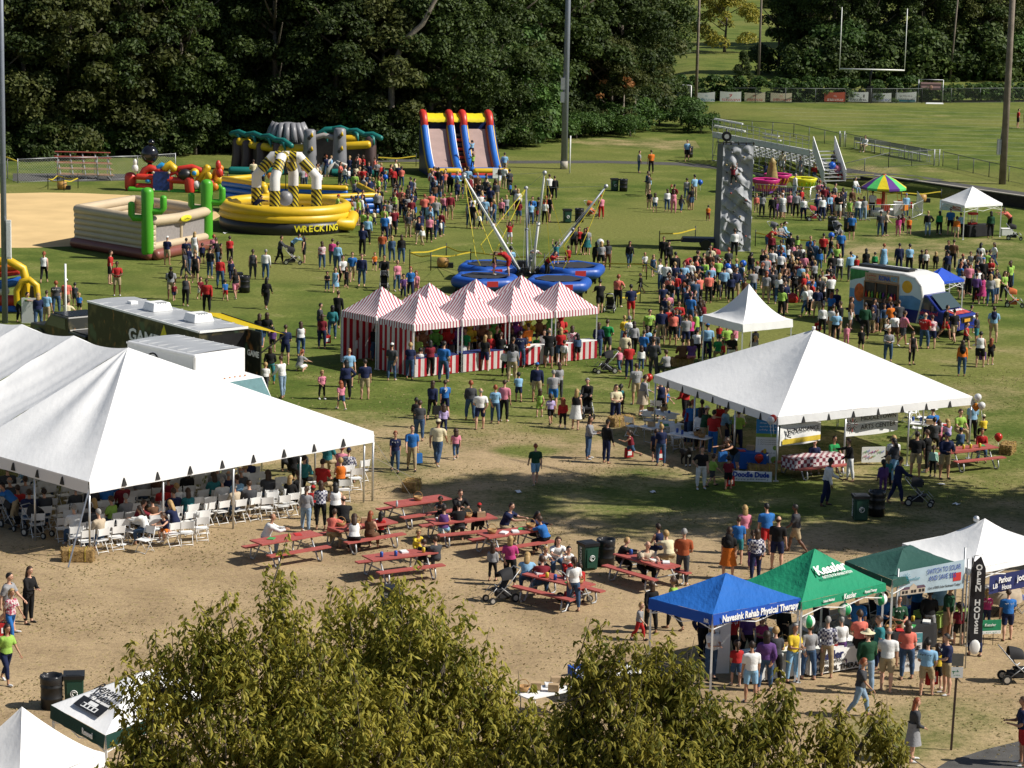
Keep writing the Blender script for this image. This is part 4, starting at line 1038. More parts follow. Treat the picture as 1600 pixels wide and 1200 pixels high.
# ---- double slide
o = frame_at((730,277),12,'inflatable_slide','tall red, blue and yellow inflatable double slide with stairs in the middle','inflatable slide');o.scale.z = .83
def prof(t,h0=4.3):
 return 4.0 - 4.0 * t + .0,.55 + (h0 - .55) * ((1 - t) ** 1.55)
def lanebed(x0,x1,m,drop=.35):
 b = MB();b.grid(lambda u,v:Vector((x0 + (x1 - x0) * v,prof(u)[0],prof(u)[1] - drop)),14,4);b.obj('slide_bed',m,o)
XT = [-2.65,-.62,.42,2.45]
lanebed(-2.45,-.75,VPK);lanebed(.6,2.3,VPK)
for i,x in enumerate(XT):
 pts = [(x,prof(t / 12)[0],prof(t / 12)[1] + .12) for t in range(13)]
 b = MB();b.rtube(pts,.24,10);b.obj('side_tube',VB,o)
 for s in (-1,1):
  b = MB();b.tube([(p[0] + .22 * s,p[1],p[2] - .12) for p in pts],.10,6);b.obj('edge_tube',VY if (s < 0) == (i < 2) else (VO if i > 1 else VW),o)
 if i in (1,3):b = MB();b.grid(lambda u,v,x=x:Vector((x - .33,prof(u)[0],(prof(u)[1] - .38) + v * .35)),12,1);b.obj('lane_wall',VR,o)
 b = MB();b.rtube([(x,3.95,4.35),(x,4.0,4.8),(x,4.3,5.25),(x,4.8,5.4)],.29,10);b.obj('arch',VR,o)
for x0,x1 in zip(XT,XT[1:]):
 b = MB();b.grid(lambda u,v:Vector((x0 + .25 + (x1 - x0 - .5) * u,3.95 + .9 * v ** 1.5,4.62 + .72 * v ** .6 - .05 * sin(pi * u) + .015 * sin(u * 20 + v * 7))),10,8);b.obj('canopy_panel',mat('vinyl_lemon',(.72,.58,.01),rough=.5,var=.05),o)
 b = MB();b.quad((x0 + .2,4.85,3.2),(x1 - .2,4.85,3.2),(x1 - .2,4.85,5.2),(x0 + .2,4.85,5.2));b.obj('back_net',mat('net_brown',(.09,.05,.04),rough=.9,var=.1),o)
for k in range(13):
 t = 1 - k / 13;y,z = prof(t);b = MB();b.box((-.1,y + .05,z - .55),(.7,.30,.22));b.obj('step',VR if k % 2 else VBR,o)
for s in (-1,1):
 x = 2.72 * s;b = MB();ps = [(x,4.9,0),(x,-.1,0),(x,-.1,.6)] + [(x,prof(1 - t / 10)[0],prof(1 - t / 10)[1]) for t in range(11)] + [(x,4.9,5.1)]
 q = [(p[0] + .12 * s,p[1],p[2]) for p in ps];b.poly(ps);b.poly(q[::-1])
 b._add(ps + q,[(i,(i + 1) % len(ps),len(ps) + (i + 1) % len(ps),len(ps) + i) for i in range(len(ps))]);b.obj('side_wall',VN,o)
b = MB();b.box((0,4.95,0),(5.4,.2,4.9));b.obj('back_wall',VN,o)
for x0,x1 in ((-2.9,-.75),(.55,2.9)):
 b = MB();b.rtube([(x0,-.45,.62),(x1,-.45,.62)],.27,10);b.obj('front_tube',VY,o);b = MB();b.rtube([(x0,-.5,.28),(x1,-.5,.28)],.25,10);b.obj('front_tube',VR,o)
b = MB();b.rtube([(-2.9,-.75,.08),(2.9,-.75,.08)],.2,8);b.rtube([(-2.6,-.2,.85),(-.7,-.2,.85)],.08,6);b.rtube([(.6,-.2,.85),(2.6,-.2,.85)],.08,6);b.obj('skirt',VB,o)
b = MB();b.box((2.0,-1.0,.05),(.5,.08,.9),top=(1,1));tag(b.obj('rules_board',WHITEP),'white rules board leaning at the right foot of the double slide','sign').matrix_world = o.matrix_basis @ Matrix()
# ---- jungle obstacle course
o = frame_at((478,272),0,'inflatable_obstacle','jungle themed inflatable obstacle course with grey stone towers, tusks and palm roofs','inflatable')
def J(px,py,Y=0):p = at_y(px,py,o.location.y + Y);return p - o.location
SJ = 20.6
def frond_canopy(pts,n,seed):
 r = random.Random(seed)
 for k,(a,b_) in enumerate(zip(pts,pts[1:])):
  a,b_ = Vector(a),Vector(b_);m = MB();m.rtube([a,a.lerp(b_,.5) + Vector((0,0,.18)),b_],.22,8);m.obj('palm_frond',VTL,o)
  for s in (-1,1):
   m = MB();c = a.lerp(b_,.3);m.tube([c,c + Vector((.28,-.45 * 1,-.10)),c + Vector((.40,-.7,-.62))],[.2,.17,.04],7);
  m.obj('palm_frond',VTL,o)
frond_canopy([J(362,209,3),J(385,211,2),J(410,214,1),J(432,219,0),J(455,228,-1)],4,1)
frond_canopy([J(498,210,3),J(520,202,3),J(545,205,2.5),J(570,211,2),J(595,216,1.5)],4,2)
for a,b_,Y in [((374,221),(388,223),2),((393,226),(408,229),1.2),((412,229),(432,233),.5),((440,233),(474,231),-.5),((541,228),(575,226),1),((540,217),(556,217),2)]:
 m = MB();m.rtube([J(*a,Y),J(*b_,Y)],.30,10);m.obj('beam_tube',VY,o)
for (px,py,pb,Y,r0,r1) in [(372,222,268,2.4,.45,.75),(386,225,268,1.8,.4,.7),(408,229,270,1.0,.4,.7),(435,226,272,.2,.42,.75),(579,220,268,1.6,.45,.95)]:
 t = J(px,py,Y);m = MB();m.rtube([(t.x,t.y,t.z),(t.x,t.y - .1,t.z * .5),(t.x + (.25 if px > 500 else -.1),t.y - .2,.1)],r0,10);m.obj('trunk_column',VBR,o)
def wall(p,q,z0,z1,th,m,name='wall',ribs=0):
 p,q = Vector(p),Vector(q);b = MB();n = ribs or 1
 if ribs:
  for k in range(ribs):
   z = z0 + (z1 - z0) * (k + .5) / ribs;r = (z1 - z0) / ribs / 2 * 1.04;b.rtube([Vector((p.x,p.y,z)),Vector((q.x,q.y,z))],r,8)
 else:
  b.bar(Vector((p.x,p.y,(z0 + z1) / 2)),Vector((q.x,q.y,(z0 + z1) / 2)),th,z1 - z0)
 return b.obj(name,m,o)
a,b_ = J(372,268,2.2),J(440,268,1.5);wall(a,b_,0,2.1,.3,VBR);a,b_ = J(541,266,2.2),J(585,266,2.0);wall(a,b_,0,2.2,.3,mat('vinyl_dkgrey',(.055,.05,.05),rough=.5,var=.15));wall(J(470,266,3.5),J(540,266,3.2),0,3.0,.3,mat('vinyl_dkgrey',(.05,.05,.05)))
m = MB();c = J(450,264,1.8);H0 = J(450,191,1.8).z
m.lathe([(1.45,0),(1.5,H0 * .35),(1.4,H0 * .62),(1.1,H0 * .85),(.75,H0 * .98),(.3,H0),(0,H0)],14,c * Vector((1,1,0)) if False else (c.x,c.y,0));m.obj('stone_dome',VGY,o)
for k in range(9):
 an = -pi + pi * k / 8;m = MB();m.tube([(c.x + 1.02 * cos(an),c.y + 1.02 * sin(an),H0 * .99),(c.x + 1.3 * cos(an),c.y + 1.3 * sin(an),H0 * .85),(c.x + 1.62 * cos(an),c.y + 1.62 * sin(an),H0 * .62)],.24,7);m.obj('stone_rib',VGY,o)
m = MB();m.box((c.x + .2,c.y - 1.5,H0 * .35),(1.2,.3,1.2));m.obj('doorway',VBK,o)
m = MB();m.ball((c.x + .15,c.y - 1.75,H0 * .42),(.5,.3,.75),10);m.obj('stone_idol',VGY,o)
for px,pt,pb,Y in ((482,202,268,-.6),(529,200,268,-.3)):
 t = J(px,pt,Y);x2 = J(px,pb,Y).x;m = MB();m.lathe([(.58,0),(.54,t.z * .4),(.47,t.z * .8),(.45,t.z - .1),(.32,t.z),(0,t.z)],12,(t.x + .1,t.y,0));m.obj('stone_tower',VGY,o)
 for f in (.82,.52):
  m = MB();m.tube([(t.x + .1,t.y - .5,t.z * f),(t.x + .1,t.y - .72,t.z * f)],.13,8);m.obj('tower_knob',VBK,o);m = MB();m.tube([(t.x + .28,t.y - .46,t.z * f + .12),(t.x + .3,t.y - .55,t.z * f + .42)],[.14,.03],6);m.obj('flame',VY,o)
p,q = J(492,215,0),J(520,215,0);m = MB();m.rtube([p,p.lerp(q,.5) + Vector((0,0,.18)),q],.2,8);m.obj('lintel',vinyl('vinyl_lintel',(.34,.31,.29)),o)
for a,b_,c_ in (((497,275),(503,262),(518,248)),((508,277),(513,264),(524,253)),((545,275),(543,260),(526,251)),((536,274),(533,262),(522,254))):
 m = MB();m.tube([J(*a,-1.5),J(*b_,-1.6),J(*c_,-1.7)],[.24,.2,.04],8);m.obj('tusk',vinyl('vinyl_tusk',(.52,.49,.44)),o)
for px in (380,420,520,560,592):
 m = MB();q = J(px,272,-1);m.rtube([(q.x - .9,q.y,.25),(q.x + .9,q.y,.25)],.3,8);m.obj('base_tube',VTL,o)
# ---- wrecking ball arena
o = frame_at((446,356),0,'inflatable_arena','round yellow inflatable arena with white hazard striped arches for a wrecking ball game','inflatable')
RX,RY = 3.9,3.7
def ringtube(r,z,rad,m,n=40,name='ring_tube',a0=0,a1=2 * pi):
 b = MB();b.tube([(rad * RX * cos(a0 + (a1 - a0) * i / n),rad * RY * sin(a0 + (a1 - a0) * i / n),z) for i in range(n + 1)],r,10,caps=a1 - a0 < 6);b.obj(name,m,o)
ringtube(.36,1.42,.98,VY);ringtube(.32,.98,1.0,VY);b = MB();b.lathe([(1.05,0),(1.08,.4),(1.06,.8),(.98,.9)],40);bo = b.obj('base_wall',VBK,o);bo.scale = (RX,RY,1)
b = MB();b.lathe([(.0,.55),(.6,.58),(.93,.62)],32);bo = b.obj('floor',VW,o);bo.scale = (RX,RY,1)
HZ = mat('hazard_stripe',(.5,.36,.015),rough=.45,var=0);nb = NB(HZ);x_ = nb.sep()
k = nb.math('GREATER_THAN',nb.math('FRACT',nb.math('MULTIPLY',nb.math('ADD',nb.math('ADD',x_[0],nb.math('MULTIPLY',x_[1],.6)),x_[2]),3.1)),.5);nb.base(nb.mix(k,(.016,.014,.01),(.50,.38,.02)))
legs_ = [(398,340),(491,343),(432,346),(454,337)]
base = [Vector((-1.85,.1,.6)),Vector((1.95,-.05,.6)),Vector((-.55,-1.5,.6)),Vector((.35,1.55,.6))]
topz = 4.55
for i,pb in enumerate(base):
 kn = Vector((pb.x * 1.0,pb.y,3.3));tp = Vector((pb.x * .42,pb.y * .42,topz));c = Vector((.02,0,topz))
 b = MB();b.rtube([pb,kn,tp,c],.33,12);b.obj('arch_leg',VW,o)
 for p,q,f0,f1 in ((pb,kn,.02,.72),(kn,tp,.3,.8),(tp,c,.15,.7)):
  b = MB();b.tube([p.lerp(q,f0),p.lerp(q,f1)],.337,12,caps=False);b.obj('hazard_band',HZ,o)
 b = MB();b.lathe([(.75,0),(.72,.22),(.5,.36),(0,.4)],12,(pb.x * 1.02,pb.y * 1.02,.55));b.obj('pedestal',vinyl('vinyl_pale',(.55,.52,.50)),o)
b = MB();b.ball((.0,0,1.9),.5,14);b.obj('wrecking_ball',VGY,o);b = MB();b.tube([(0,0,2.3),(0,0,topz)],.03,6);b.obj('rope',BLACKP,o)
b = MB();b.rtube([(3.3,-1.9,.6),(4.2,-1.6,.5),(4.3,-.6,.9)],.4,10);b.obj('entry_tube',VY,o)
YINK = mat('print_yellow',(.62,.55,.02),rough=.6,var=.05)
for j,ch in enumerate('WRECKING BALL'):
 if ch == ' ':continue
 an = R(-74) + j * R(5.2);c = Vector((RX * 1.085 * cos(an),RY * 1.085 * sin(an),.42));text_on(o,ch,c,(-sin(an),cos(an),0),(0,0,1),.55,YINK,.03)
b = MB();b.ball((RX * 1.03 * cos(R(-82)),RY * 1.03 * sin(R(-82)),.33),(.28,.06,.28),12);b.obj('ball_emblem',VGY,o)
# ---- blue and yellow obstacle run behind it
o = frame_at((470,330),0,'inflatable_wall','low blue and yellow inflatable maze behind the round yellow arena','inflatable')
def ribwall(a,b_,H,n,top=True):
 p,q = G(*a) - o.location,G(*b_) - o.location
 for k in range(n):
  z = H * (k + .5) / n;r = H / n / 2 * 1.05;b = MB();b.rtube([p + Vector((0,0,z)),q + Vector((0,0,z))],r,8);b.obj('wall_tube',VB,o)
 if top:b = MB();b.rtube([p + Vector((0,0,H + .1)),q + Vector((0,0,H + .1))],.2,8);b.obj('top_tube',VY,o)
ribwall((350,326),(412,336),1.9,5);ribwall((350,322),(392,318),1.7,4);ribwall((412,336),(416,345),1.7,3);ribwall((418,318),(540,322),1.1,3);ribwall((500,338),(590,334),1.15,3);ribwall((590,334),(560,318),1.15,3)
b = MB();p = G(410,337) - o.location;b.rtube([p + Vector((0,0,.2)),p + Vector((.05,0,1.9))],.3,10);b.obj('corner_post',VY,o)
# ---- kiddie train bounce pen
o = frame_at((275,300),0,'inflatable_playground','red inflatable toddler playground with a big black balloon and colourful pop ups','inflatable')
def K(px,py,Y=0):return at_y(px,py,o.location.y + Y) - o.location
for a,b_,Y,r,m in [((203,296),(298,301),0,.22,VG),((298,301),(345,292),.5,.2,VG),((204,276),(204,292),.5,.42,VR),((215,276),(240,277),.1,.22,VR),((215,291),(240,292),.1,.24,VR),((240,278),(240,292),.1,.2,VR),((263,281),(296,283),0,.24,VR),((266,283),(266,296),0,.2,VR),((295,280),(297,298),-.1,.36,VR),((264,299),(292,300),0,.12,VR),((318,286),(342,280),.8,.4,VY)]:
 m_ = MB();m_.rtube([K(*a,Y),K(*b_,Y)],r,10);m_.obj('tube',m,o)
for pts,r,m in [([(221,276),(226,266),(234,262),(242,265)],.26,VR),([(236,263),(248,266),(258,272)],.24,VR),([(247,263),(253,258),(259,262)],.22,vinyl('vinyl_sky',(.02,.26,.55))),([(258,263),(266,257),(272,264)],.3,VY),([(265,272),(275,268),(282,277)],.18,VR),([(310,282),(319,270),(324,262)],.27,VY),([(334,279),(338,268),(345,262)],.24,VO),([(280,264),(300,261),(315,267)],.22,VR)]:
 m_ = MB();m_.rtube([K(*p,.4) for p in pts],r,10);m_.obj('arch',m,o)
m_ = MB();c = K(252,283,-.15);m_.box((c.x,c.y,c.z - .65),(1.15,.12,1.3));m_.obj('picture_panel',mat('panel_blue',(.015,.04,.18),rough=.5,var=.5,scale=4),o)
for dx,dz in ((-.55,-.62),(.55,-.62),(-.55,.6),(.55,.6)):m_ = MB();m_.ball((c.x + dx,c.y - .08,c.z + dz),.1,8);m_.obj('corner_knob',VBG,o)
m_ = MB();c = K(234,241,.6);m_.ball(c,(.62,.62,.66),18);m_.ball(c + Vector((.12,0,.82)),.23,14);m_.tube([c - Vector((0,0,1.6)),c - Vector((0,0,.55))],.16,8);m_.obj('balloon',mat('gloss_black',(.008,.008,.012),rough=.15,var=0,spec=.6),o)
m_ = MB();c = K(211,263,0);m_.ball(c,(.24,.2,.30),12);m_.ball(c + Vector((0,0,.42)),(.14,.14,.26),10);m_.obj('snow_figure',VW,o)
m_ = MB();c = K(304,270,-.1);m_.ball(c,.33,12);m_.obj('flower',VY,o);m_ = MB();m_.ball(c + Vector((0,-.3,0)),(.17,.06,.17),10);m_.obj('flower_eye',vinyl('vinyl_sky',(.02,.26,.55)),o)
for px,py,r,m in ((289,273,(.5,.4,.42),VBK),(341,258,(.2,.2,.36),VR),(343,270,(.26,.2,.36),VR),(326,275,(.28,.25,.36),VY),(330,286,(.24,.2,.3),VR),(307,289,(.3,.2,.3),VW),(315,296,(.18,.3,.45),VG),(335,292,(.3,.2,.3),VO),(231,283,(.2,.1,.14),vinyl('vinyl_sky',(.02,.26,.55)))):
 m_ = MB();m_.ball(K(px,py,-.1),r,10);m_.obj('pop_up',m,o)
# ---- beige bounce pen with two cacti
o = frame_at((222,372),0,'inflatable_pen','beige open topped inflatable pen with two green cactus columns','inflatable')
cl_,cf,cr_ = [G(*p) - o.location for p in ((122,386),(238,406),(326,388))];cb = cl_ + cr_ - cf
H = 2.25
def tubewall(a,b_,n,r,m,z0=.25):
 for k in range(n):
  z = z0 + (H - z0) * k / (n - 1);mm = MB();mm.rtube([a + Vector((0,0,z)),b_ + Vector((0,0,z))],r if k < n - 1 else r * 1.15,10);mm.obj('wall_tube',m,o)
tubewall(cl_,cf,6,.26,VBG,.55);tubewall(cl_,cb,6,.26,VBG,.55);tubewall(cb,cr_,6,.26,VBG,.55)
d = (cf - cr_).normalized()
mm = MB();mm.rtube([cf + Vector((0,0,H)),cf.lerp(cr_,.5) + Vector((0,0,H - .1)),cr_ + Vector((0,0,H))],.30,10);mm.obj('wall_tube',VBG,o)
for a,b_ in ((cl_,cf),(cf,cr_)):
 e = (b_ - a).normalized();n_ = Vector((e.y,-e.x,0)) * .25
 mm = MB();mm.rtube([a + n_ + Vector((0,0,.3)),b_ + n_ + Vector((0,0,.3))],.32,10);mm.obj('base_tube',VMR,o)
mm = MB();mm.rtube([cf + Vector((0,0,.75)),cr_ + Vector((0,0,.75))],.24,10);mm.obj('wall_tube',VBG,o)
for f in (.03,.5,.97):mm = MB();p = cf.lerp(cr_,f);mm.rtube([p + Vector((0,0,.8)),p + Vector((0,0,H - .25))],.11,8);mm.obj('net_post',VBG,o)
MESH = mat('net_grey',(.34,.31,.30),rough=.8,var=.1,trans=.3)
for f0,f1 in ((.05,.48),(.52,.95)):
 a,b_ = cf.lerp(cr_,f0),cf.lerp(cr_,f1);mm = MB();mm.quad(a + Vector((0,0,.8)),b_ + Vector((0,0,.8)),b_ + Vector((0,0,H - .2)),a + Vector((0,0,H - .2)));mm.obj('net_window',MESH,o)
mm = MB();c = cf.lerp(cr_,.5);e = (cr_ - cf).normalized();n_ = Vector((e.y,-e.x,0));mm.ball((0,0,0),(.62,.06,.2),12);so = mm.obj('name_badge',mat('badge_yellow',(.62,.55,.02)),o);so.location = c + n_ * .36 + Vector((0,0,H - .12));so.rotation_euler = (0,0,math.atan2(e.y,e.x))
text_on(o,'~6',c + n_ * .44 + Vector((0,0,H - .12)),e,(0,0,1),.2,INK,.01)
mm = MB();mm.quad(cl_ + Vector((0,0,.5)),cf + Vector((0,0,.5)),cr_ + Vector((0,0,.5)),cb + Vector((0,0,.5)));mm.obj('floor',VBG,o)
def cactus(c,Ht,z0):
 mm = MB();mm.rtube([c + Vector((0,0,z0)),c + Vector((0,0,Ht * .5)),c + Vector((0,0,Ht))],.36,12);mm.obj('cactus_trunk',VG,o)
 for s,za,zb in ((-1,Ht * .62,Ht * .82),(1,Ht * .72,Ht * .92)):
  mm = MB();mm.rtube([c + Vector((s * .25,0,za)),c + Vector((s * .78,0,za)),c + Vector((s * .92,0,za + .2)),c + Vector((s * .92,0,zb))],.2,10);mm.obj('cactus_arm',VG,o)
cactus(cf + Vector((-.25,-.15,0)),zat(cf + o.location,300),.5);cactus(cr_ + Vector((-.1,-.1,0)),zat(cr_ + o.location,287),.5)
# ---- obstacle course at the left edge
o = frame_at((15,488),0,'inflatable_obstacle','yellow, orange and blue inflatable obstacle course cut off by the left edge','inflatable')
def E(px,py,Y=0):return at_y(px,py,o.location.y + Y) - o.location
for pts,r,m in [([(-40,440),(-20,412),(12,406),(36,420),(41,440),(38,470)],.22,VY),([(27,475),(26,455),(34,440),(46,437),(57,446),(59,466)],.17,VY)]:
 m_ = MB();m_.rtube([E(*p,.0 if r > .2 else -.4) for p in pts],r,10);m_.obj('arch',m,o)
for a,b_,r,m in [((-40,418),(30,416),.22,VO),((-40,432),(28,424),.2,VR),((-40,452),(38,438),.24,VB),((-40,470),(24,470),.3,VR),((-40,484),(66,484),.3,VB),((-40,460),(10,455),.2,VW)]:
 m_ = MB();m_.rtube([E(*a,.5),E(*b_,.5)],r,10);m_.obj('tube',m,o)
b = MB();p = E(42,470,.3);b.box((p.x,p.y,.1),(1.1,.3,1.2));b.obj('tunnel',VBK,o)
# ---- bungee trampolines: hub trailer, four masts, four blue pools
hub = G(828,440)
o = thing('bungee_trampoline','four mast bungee jump frame standing among four blue trampolines','bungee ride',hub)
b = MB();b.box((0,0,.35),(1.9,1.2,.12));b.box((0,0,.47),(1.0,.8,.35));b.box((-.5,.1,.8),(.5,.5,.35));b.obj('trailer_bed',BLACKP,o);b = MB();[b.tube([(x,y - .1,.3),(x,y + .1,.3)],.3,12) for x in (-.6,.6) for y in (-.7,.7)];b.obj('wheel',BLACKP,o)
tips = [((725,276),-2.2,ALU,WHITEP),((822,294),4.3,ALU,POLEG),((851,270),-4.2,ALU,WHITEP),((947,291),2.0,ALU,POLEG)]
YR = mat('bungee_cord',(.55,.46,.03),rough=.7,var=.1)
tr = [((764,436),1.55,1.65,'back left'),((757,455),1.62,1.7,'front left'),((893,438),1.68,1.75,'back right'),((872,460),1.62,1.7,'front right')]
TIPW = []
for (pp,dy,m1,m2),bx in zip(tips,((-.5,-.2),(-.15,.3),(.1,-.3),(.5,.2))):
 t = at_y(*pp,hub.y + dy) - hub;b0 = Vector((bx[0],bx[1],.5));k = b0.lerp(t,.5);TIPW.append(t)
 b = MB();b.tube([b0,k],.075,10);b.tube([k,t],.056,10);b.tube([k - (t - b0) * .01,k + (t - b0) * .01],.10,10);b.obj('mast',m2,o);b = MB();b.ball(t,.13,8);b.obj('pulley',STEEL,o)
for (pp,rx,ry,nm),ti in zip(tr,(1,0,3,2)):
 c = G(*pp);t = thing('trampoline',f'blue padded trampoline at the {nm} of the bungee frame','trampoline',c,0,'bungee trampolines')
 b = MB();n = 6;pts = []
 for i in range(n + 1):
  a = 2 * pi * i / n + .35
  for f in ((0,.12,.88) if i < n else (0,)):
   a2 = 2 * pi * (i + 1) / n + .35;p = Vector((cos(a) * rx,sin(a) * ry,.58)).lerp(Vector((cos(a2) * rx,sin(a2) * ry,.58)),f);pts.append(p)
 b.tube(pts,.32,10,caps=False);b.obj('padding',vinyl('vinyl_pool_blue',(.012,.075,.36)),t);b = MB();b.lathe([(0,.88),(rx * .8,.88)],6);b.obj('jump_mat',mat('mat_black',(.03,.03,.034),rough=.7),t)
 b = MB();[b.tube([(cos(2 * pi * i / 6 + .35) * rx,sin(2 * pi * i / 6 + .35) * ry,0),(cos(2 * pi * i / 6 + .35) * rx,sin(2 * pi * i / 6 + .35) * ry,.4)],.06,6) for i in range(6)];b.obj('leg',BLACKP,t)
 b = MB();b.quad((.15,-ry - .28,.52),(.75,-ry - .14,.52),(.75,-ry - .14,.82),(.15,-ry - .28,.82));b.obj('red_badge',REDI,t)
 for s in (-1,1):
  tip = TIPW[ti] + hub;q = c + Vector((s * .5,0,1.9));b = MB();b.bar(tip,q,.03);b.bar(q,q + Vector((-s * .25,0,-.5)),.05)
  so = b.obj('bungee_cord',YR,o);so.location = -hub
b = MB()
for i in range(4):
 for j in range(3):b.bar(TIPW[i],Vector(((-.5,-.1,.1,.5)[i] + .3 * (j - 1),.5 * (j - 1),.7)),.012)
b.bar(TIPW[0],TIPW[2],.012);b.bar(TIPW[1],TIPW[2],.012);b.bar(TIPW[1],TIPW[3],.012);b.obj('guy_wire',STEEL,o)
# ---- climbing wall tower on its trailer
q = G(1143,391);o = thing('climbing_wall','tall grey sculpted rock climbing tower on a trailer','climbing wall',q,0);Ht = zat(q,225)
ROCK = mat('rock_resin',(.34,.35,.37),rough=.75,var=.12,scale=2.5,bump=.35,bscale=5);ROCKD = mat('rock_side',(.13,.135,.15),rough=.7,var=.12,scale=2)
from mathutils import noise as mnoise
def rface(a,b_,name,m,amp,nu,nv):
 a,b_ = Vector(a),Vector(b_);nn = (b_ - a).cross(Vector((0,0,1))).normalized();mb = MB()
 def fn(u,v):
  p = a.lerp(b_,u) * (1 - .04 * v);p.z = Ht * v;e = min(1,6 * min(u,1 - u)) * min(1,14 * min(v,1 - v) + .25)
  s = mnoise.noise(Vector((u * 2.4 + 3,v * 7.5,1.7))) + .8 * mnoise.noise(Vector((u * 4.5,v * 13,5.2)));s = abs(s) ** .7 * (1 if s > 0 else -1) * .9;s = s - .35 * ((v * 9 + u * 2) % 1.0)
  return p + nn * (amp * e * s)
 mb.grid(fn,nu,nv,0,amp < .01);mb.obj(name,m,o)
fl,ff,fr = Vector((-1.12,.1,0)),Vector((-.80,-.6,0)),Vector((1.12,-.45,0));bk = Vector((.9,.9,0))
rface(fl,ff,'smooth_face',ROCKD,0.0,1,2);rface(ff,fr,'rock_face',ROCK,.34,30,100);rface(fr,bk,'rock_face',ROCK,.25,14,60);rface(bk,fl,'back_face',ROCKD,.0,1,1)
b = MB();b.poly([(p.x * .96,p.y * .96,Ht - .02) for p in (fl,ff,fr,bk)]);b.obj('top_deck',BLACKP,o)
b = MB()
for i in range(5):p = ff.lerp(fr,i / 4) * .96;b.tube([(p.x,p.y,Ht),(p.x,p.y,Ht + .2)],.04,6)
b.bar((ff.x,ff.y,Ht + .12),(fr.x,fr.y,Ht + .12),.06);b.bar((fl.x,fl.y,Ht + .1),(ff.x,ff.y,Ht + .1),.06);b.obj('belay_bar',BLACKP,o)
hol = [mat('hold_' + n,c,rough=.6) for n,c in (('red',(.25,.06,.05)),('grey',(.2,.2,.22)),('ochre',(.3,.24,.1)),('dark',(.03,.03,.03)))]
rr = random.Random(3)
for i in range(16):
 u,v = rr.uniform(.1,.92),rr.uniform(.06,.96);p = ff.lerp(fr,u) * (1 - .04 * v);nn = (fr - ff).cross(Vector((0,0,1))).normalized();b = MB();b.ball((0,0,0),(rr.uniform(.06,.1),.09,.06),6)
 h = b.obj('hand_hold',hol[i % 4],o);h.location = p + nn * .12 + Vector((0,0,Ht * v))
b = MB();b.tube([(-.55,.1,Ht + .0),(-.55,.1,Ht + .9)],.05,6);b.obj('jib',BLACKP,o)
b = MB();b.tube([(-.55,-.1,Ht + .45),(-.55,.12,Ht + .45)],.30,16);b.obj('spare_tyre',BLACKP,o);b = MB();b.tube([(-.55,-.13,Ht + .45),(-.55,-.1,Ht + .45)],.15,12);b.obj('hub_cap',ALU,o)
b = MB();b.box((-1.9,.4,.45),(2.4,1.1,.25),top=(.9,.8));b.bar((-3.1,.4,.5),(-4.0,.4,.45),.1);b.obj('trailer_bed',BLACKP,o)
for y in (-.25,1.05):b = MB();b.tube([(-1.6,y - .1,.33),(-1.6,y + .1,.33)],.33,14);b.obj('wheel',BLACKP,o)
# ---- cup ride and umbrella swing inside crowd barriers
o = frame_at((1205,303),0,'spinning_ride','small spinning tub ride with purple arms and yellow and pink tubs','fairground ride')
VP = vinyl('gloss_purple',(.10,.03,.22));VPI = vinyl('gloss_pink',(.45,.02,.16));VLM = vinyl('gloss_lemon',(.62,.60,.02));VLG = vinyl('gloss_lime',(.25,.5,.03))
b = MB();b.lathe([(0,.1),(.5,.15),(.45,1.2),(.25,2.2),(.3,2.3),(.1,2.6),(0,2.65)],12);b.obj('centre_column',mat('gilded',(.30,.22,.08),rough=.5,var=.3),o)
for i,a in enumerate((R(-105),R(-15),R(75),R(165))):
 c = Vector((2.3 * cos(a),1.9 * sin(a),0));b = MB();b.bar((0,0,.3),c + Vector((0,0,.35)),.45,.3);b.obj('arm',VP,o)
 b = MB();b.lathe([(.65,.45),(.75,.6),(.98,1.15),(1.02,1.2),(.92,1.2),(.7,.65),(0,.62)],8,c);tub = b.obj('tub',(VPI,VLM,VPI,VLM)[i],o)
 b = MB();b.lathe([(.92,1.0),(1.06,1.24),(1.0,1.3),(.9,1.24)],8,c);b.obj('tub_rim',(VPI,VLM,VPI,VLG)[i],tub)
 for k in range(8):
  an = R(-160) + R(20) * k;b = MB();p0 = c + Vector((.80 * cos(an),.80 * sin(an),.66));p1 = c + Vector((.97 * cos(an),.97 * sin(an),1.0));b.bar(p0,p1,.08,.05);b.obj('flame_strip',VY if i % 2 == 0 else VLG,tub)
o = frame_at((1379,337),0,'swing_ride','little swing ride under a purple, green and yellow umbrella roof','fairground ride')
zr,zt = zat(o.location,292),zat(o.location,272);rr_ = 36 / (FPX / o.location.y)
for k in range(12):
 a0,a1 = 2 * pi * k / 12 + .1,2 * pi * (k + 1) / 12 + .1;b = MB();t = .04
 p = [Vector((rr_ * cos(a),rr_ * sin(a),zr)) for a in (a0,a1)];ap = Vector((0,0,zt));m1,m2 = p[0].lerp(ap,.5) + Vector((0,0,.08)),p[1].lerp(ap,.5) + Vector((0,0,.08))
 b.quad(p[0],p[1],m2,m1);b.poly([m1,m2,ap]);b.quad(p[0] + Vector((0,0,-.14)),p[1] + Vector((0,0,-.14)),p[1],p[0]);b.obj('roof_gore',[VP,mat('gloss_mint',(.10,.55,.14),rough=.4),mat('gloss_gold',(.62,.5,.02),rough=.4)][k % 3],o)
b = MB();b.tube([(0,0,0),(0,0,zt)],.13,10);b.obj('mast',mat('mast_red',(.36,.06,.02),rough=.5),o);b = MB();b.lathe([(0,.5),(1.0,.45),(1.0,.2),(.9,0)],16);b.obj('base',WHITEP,o)
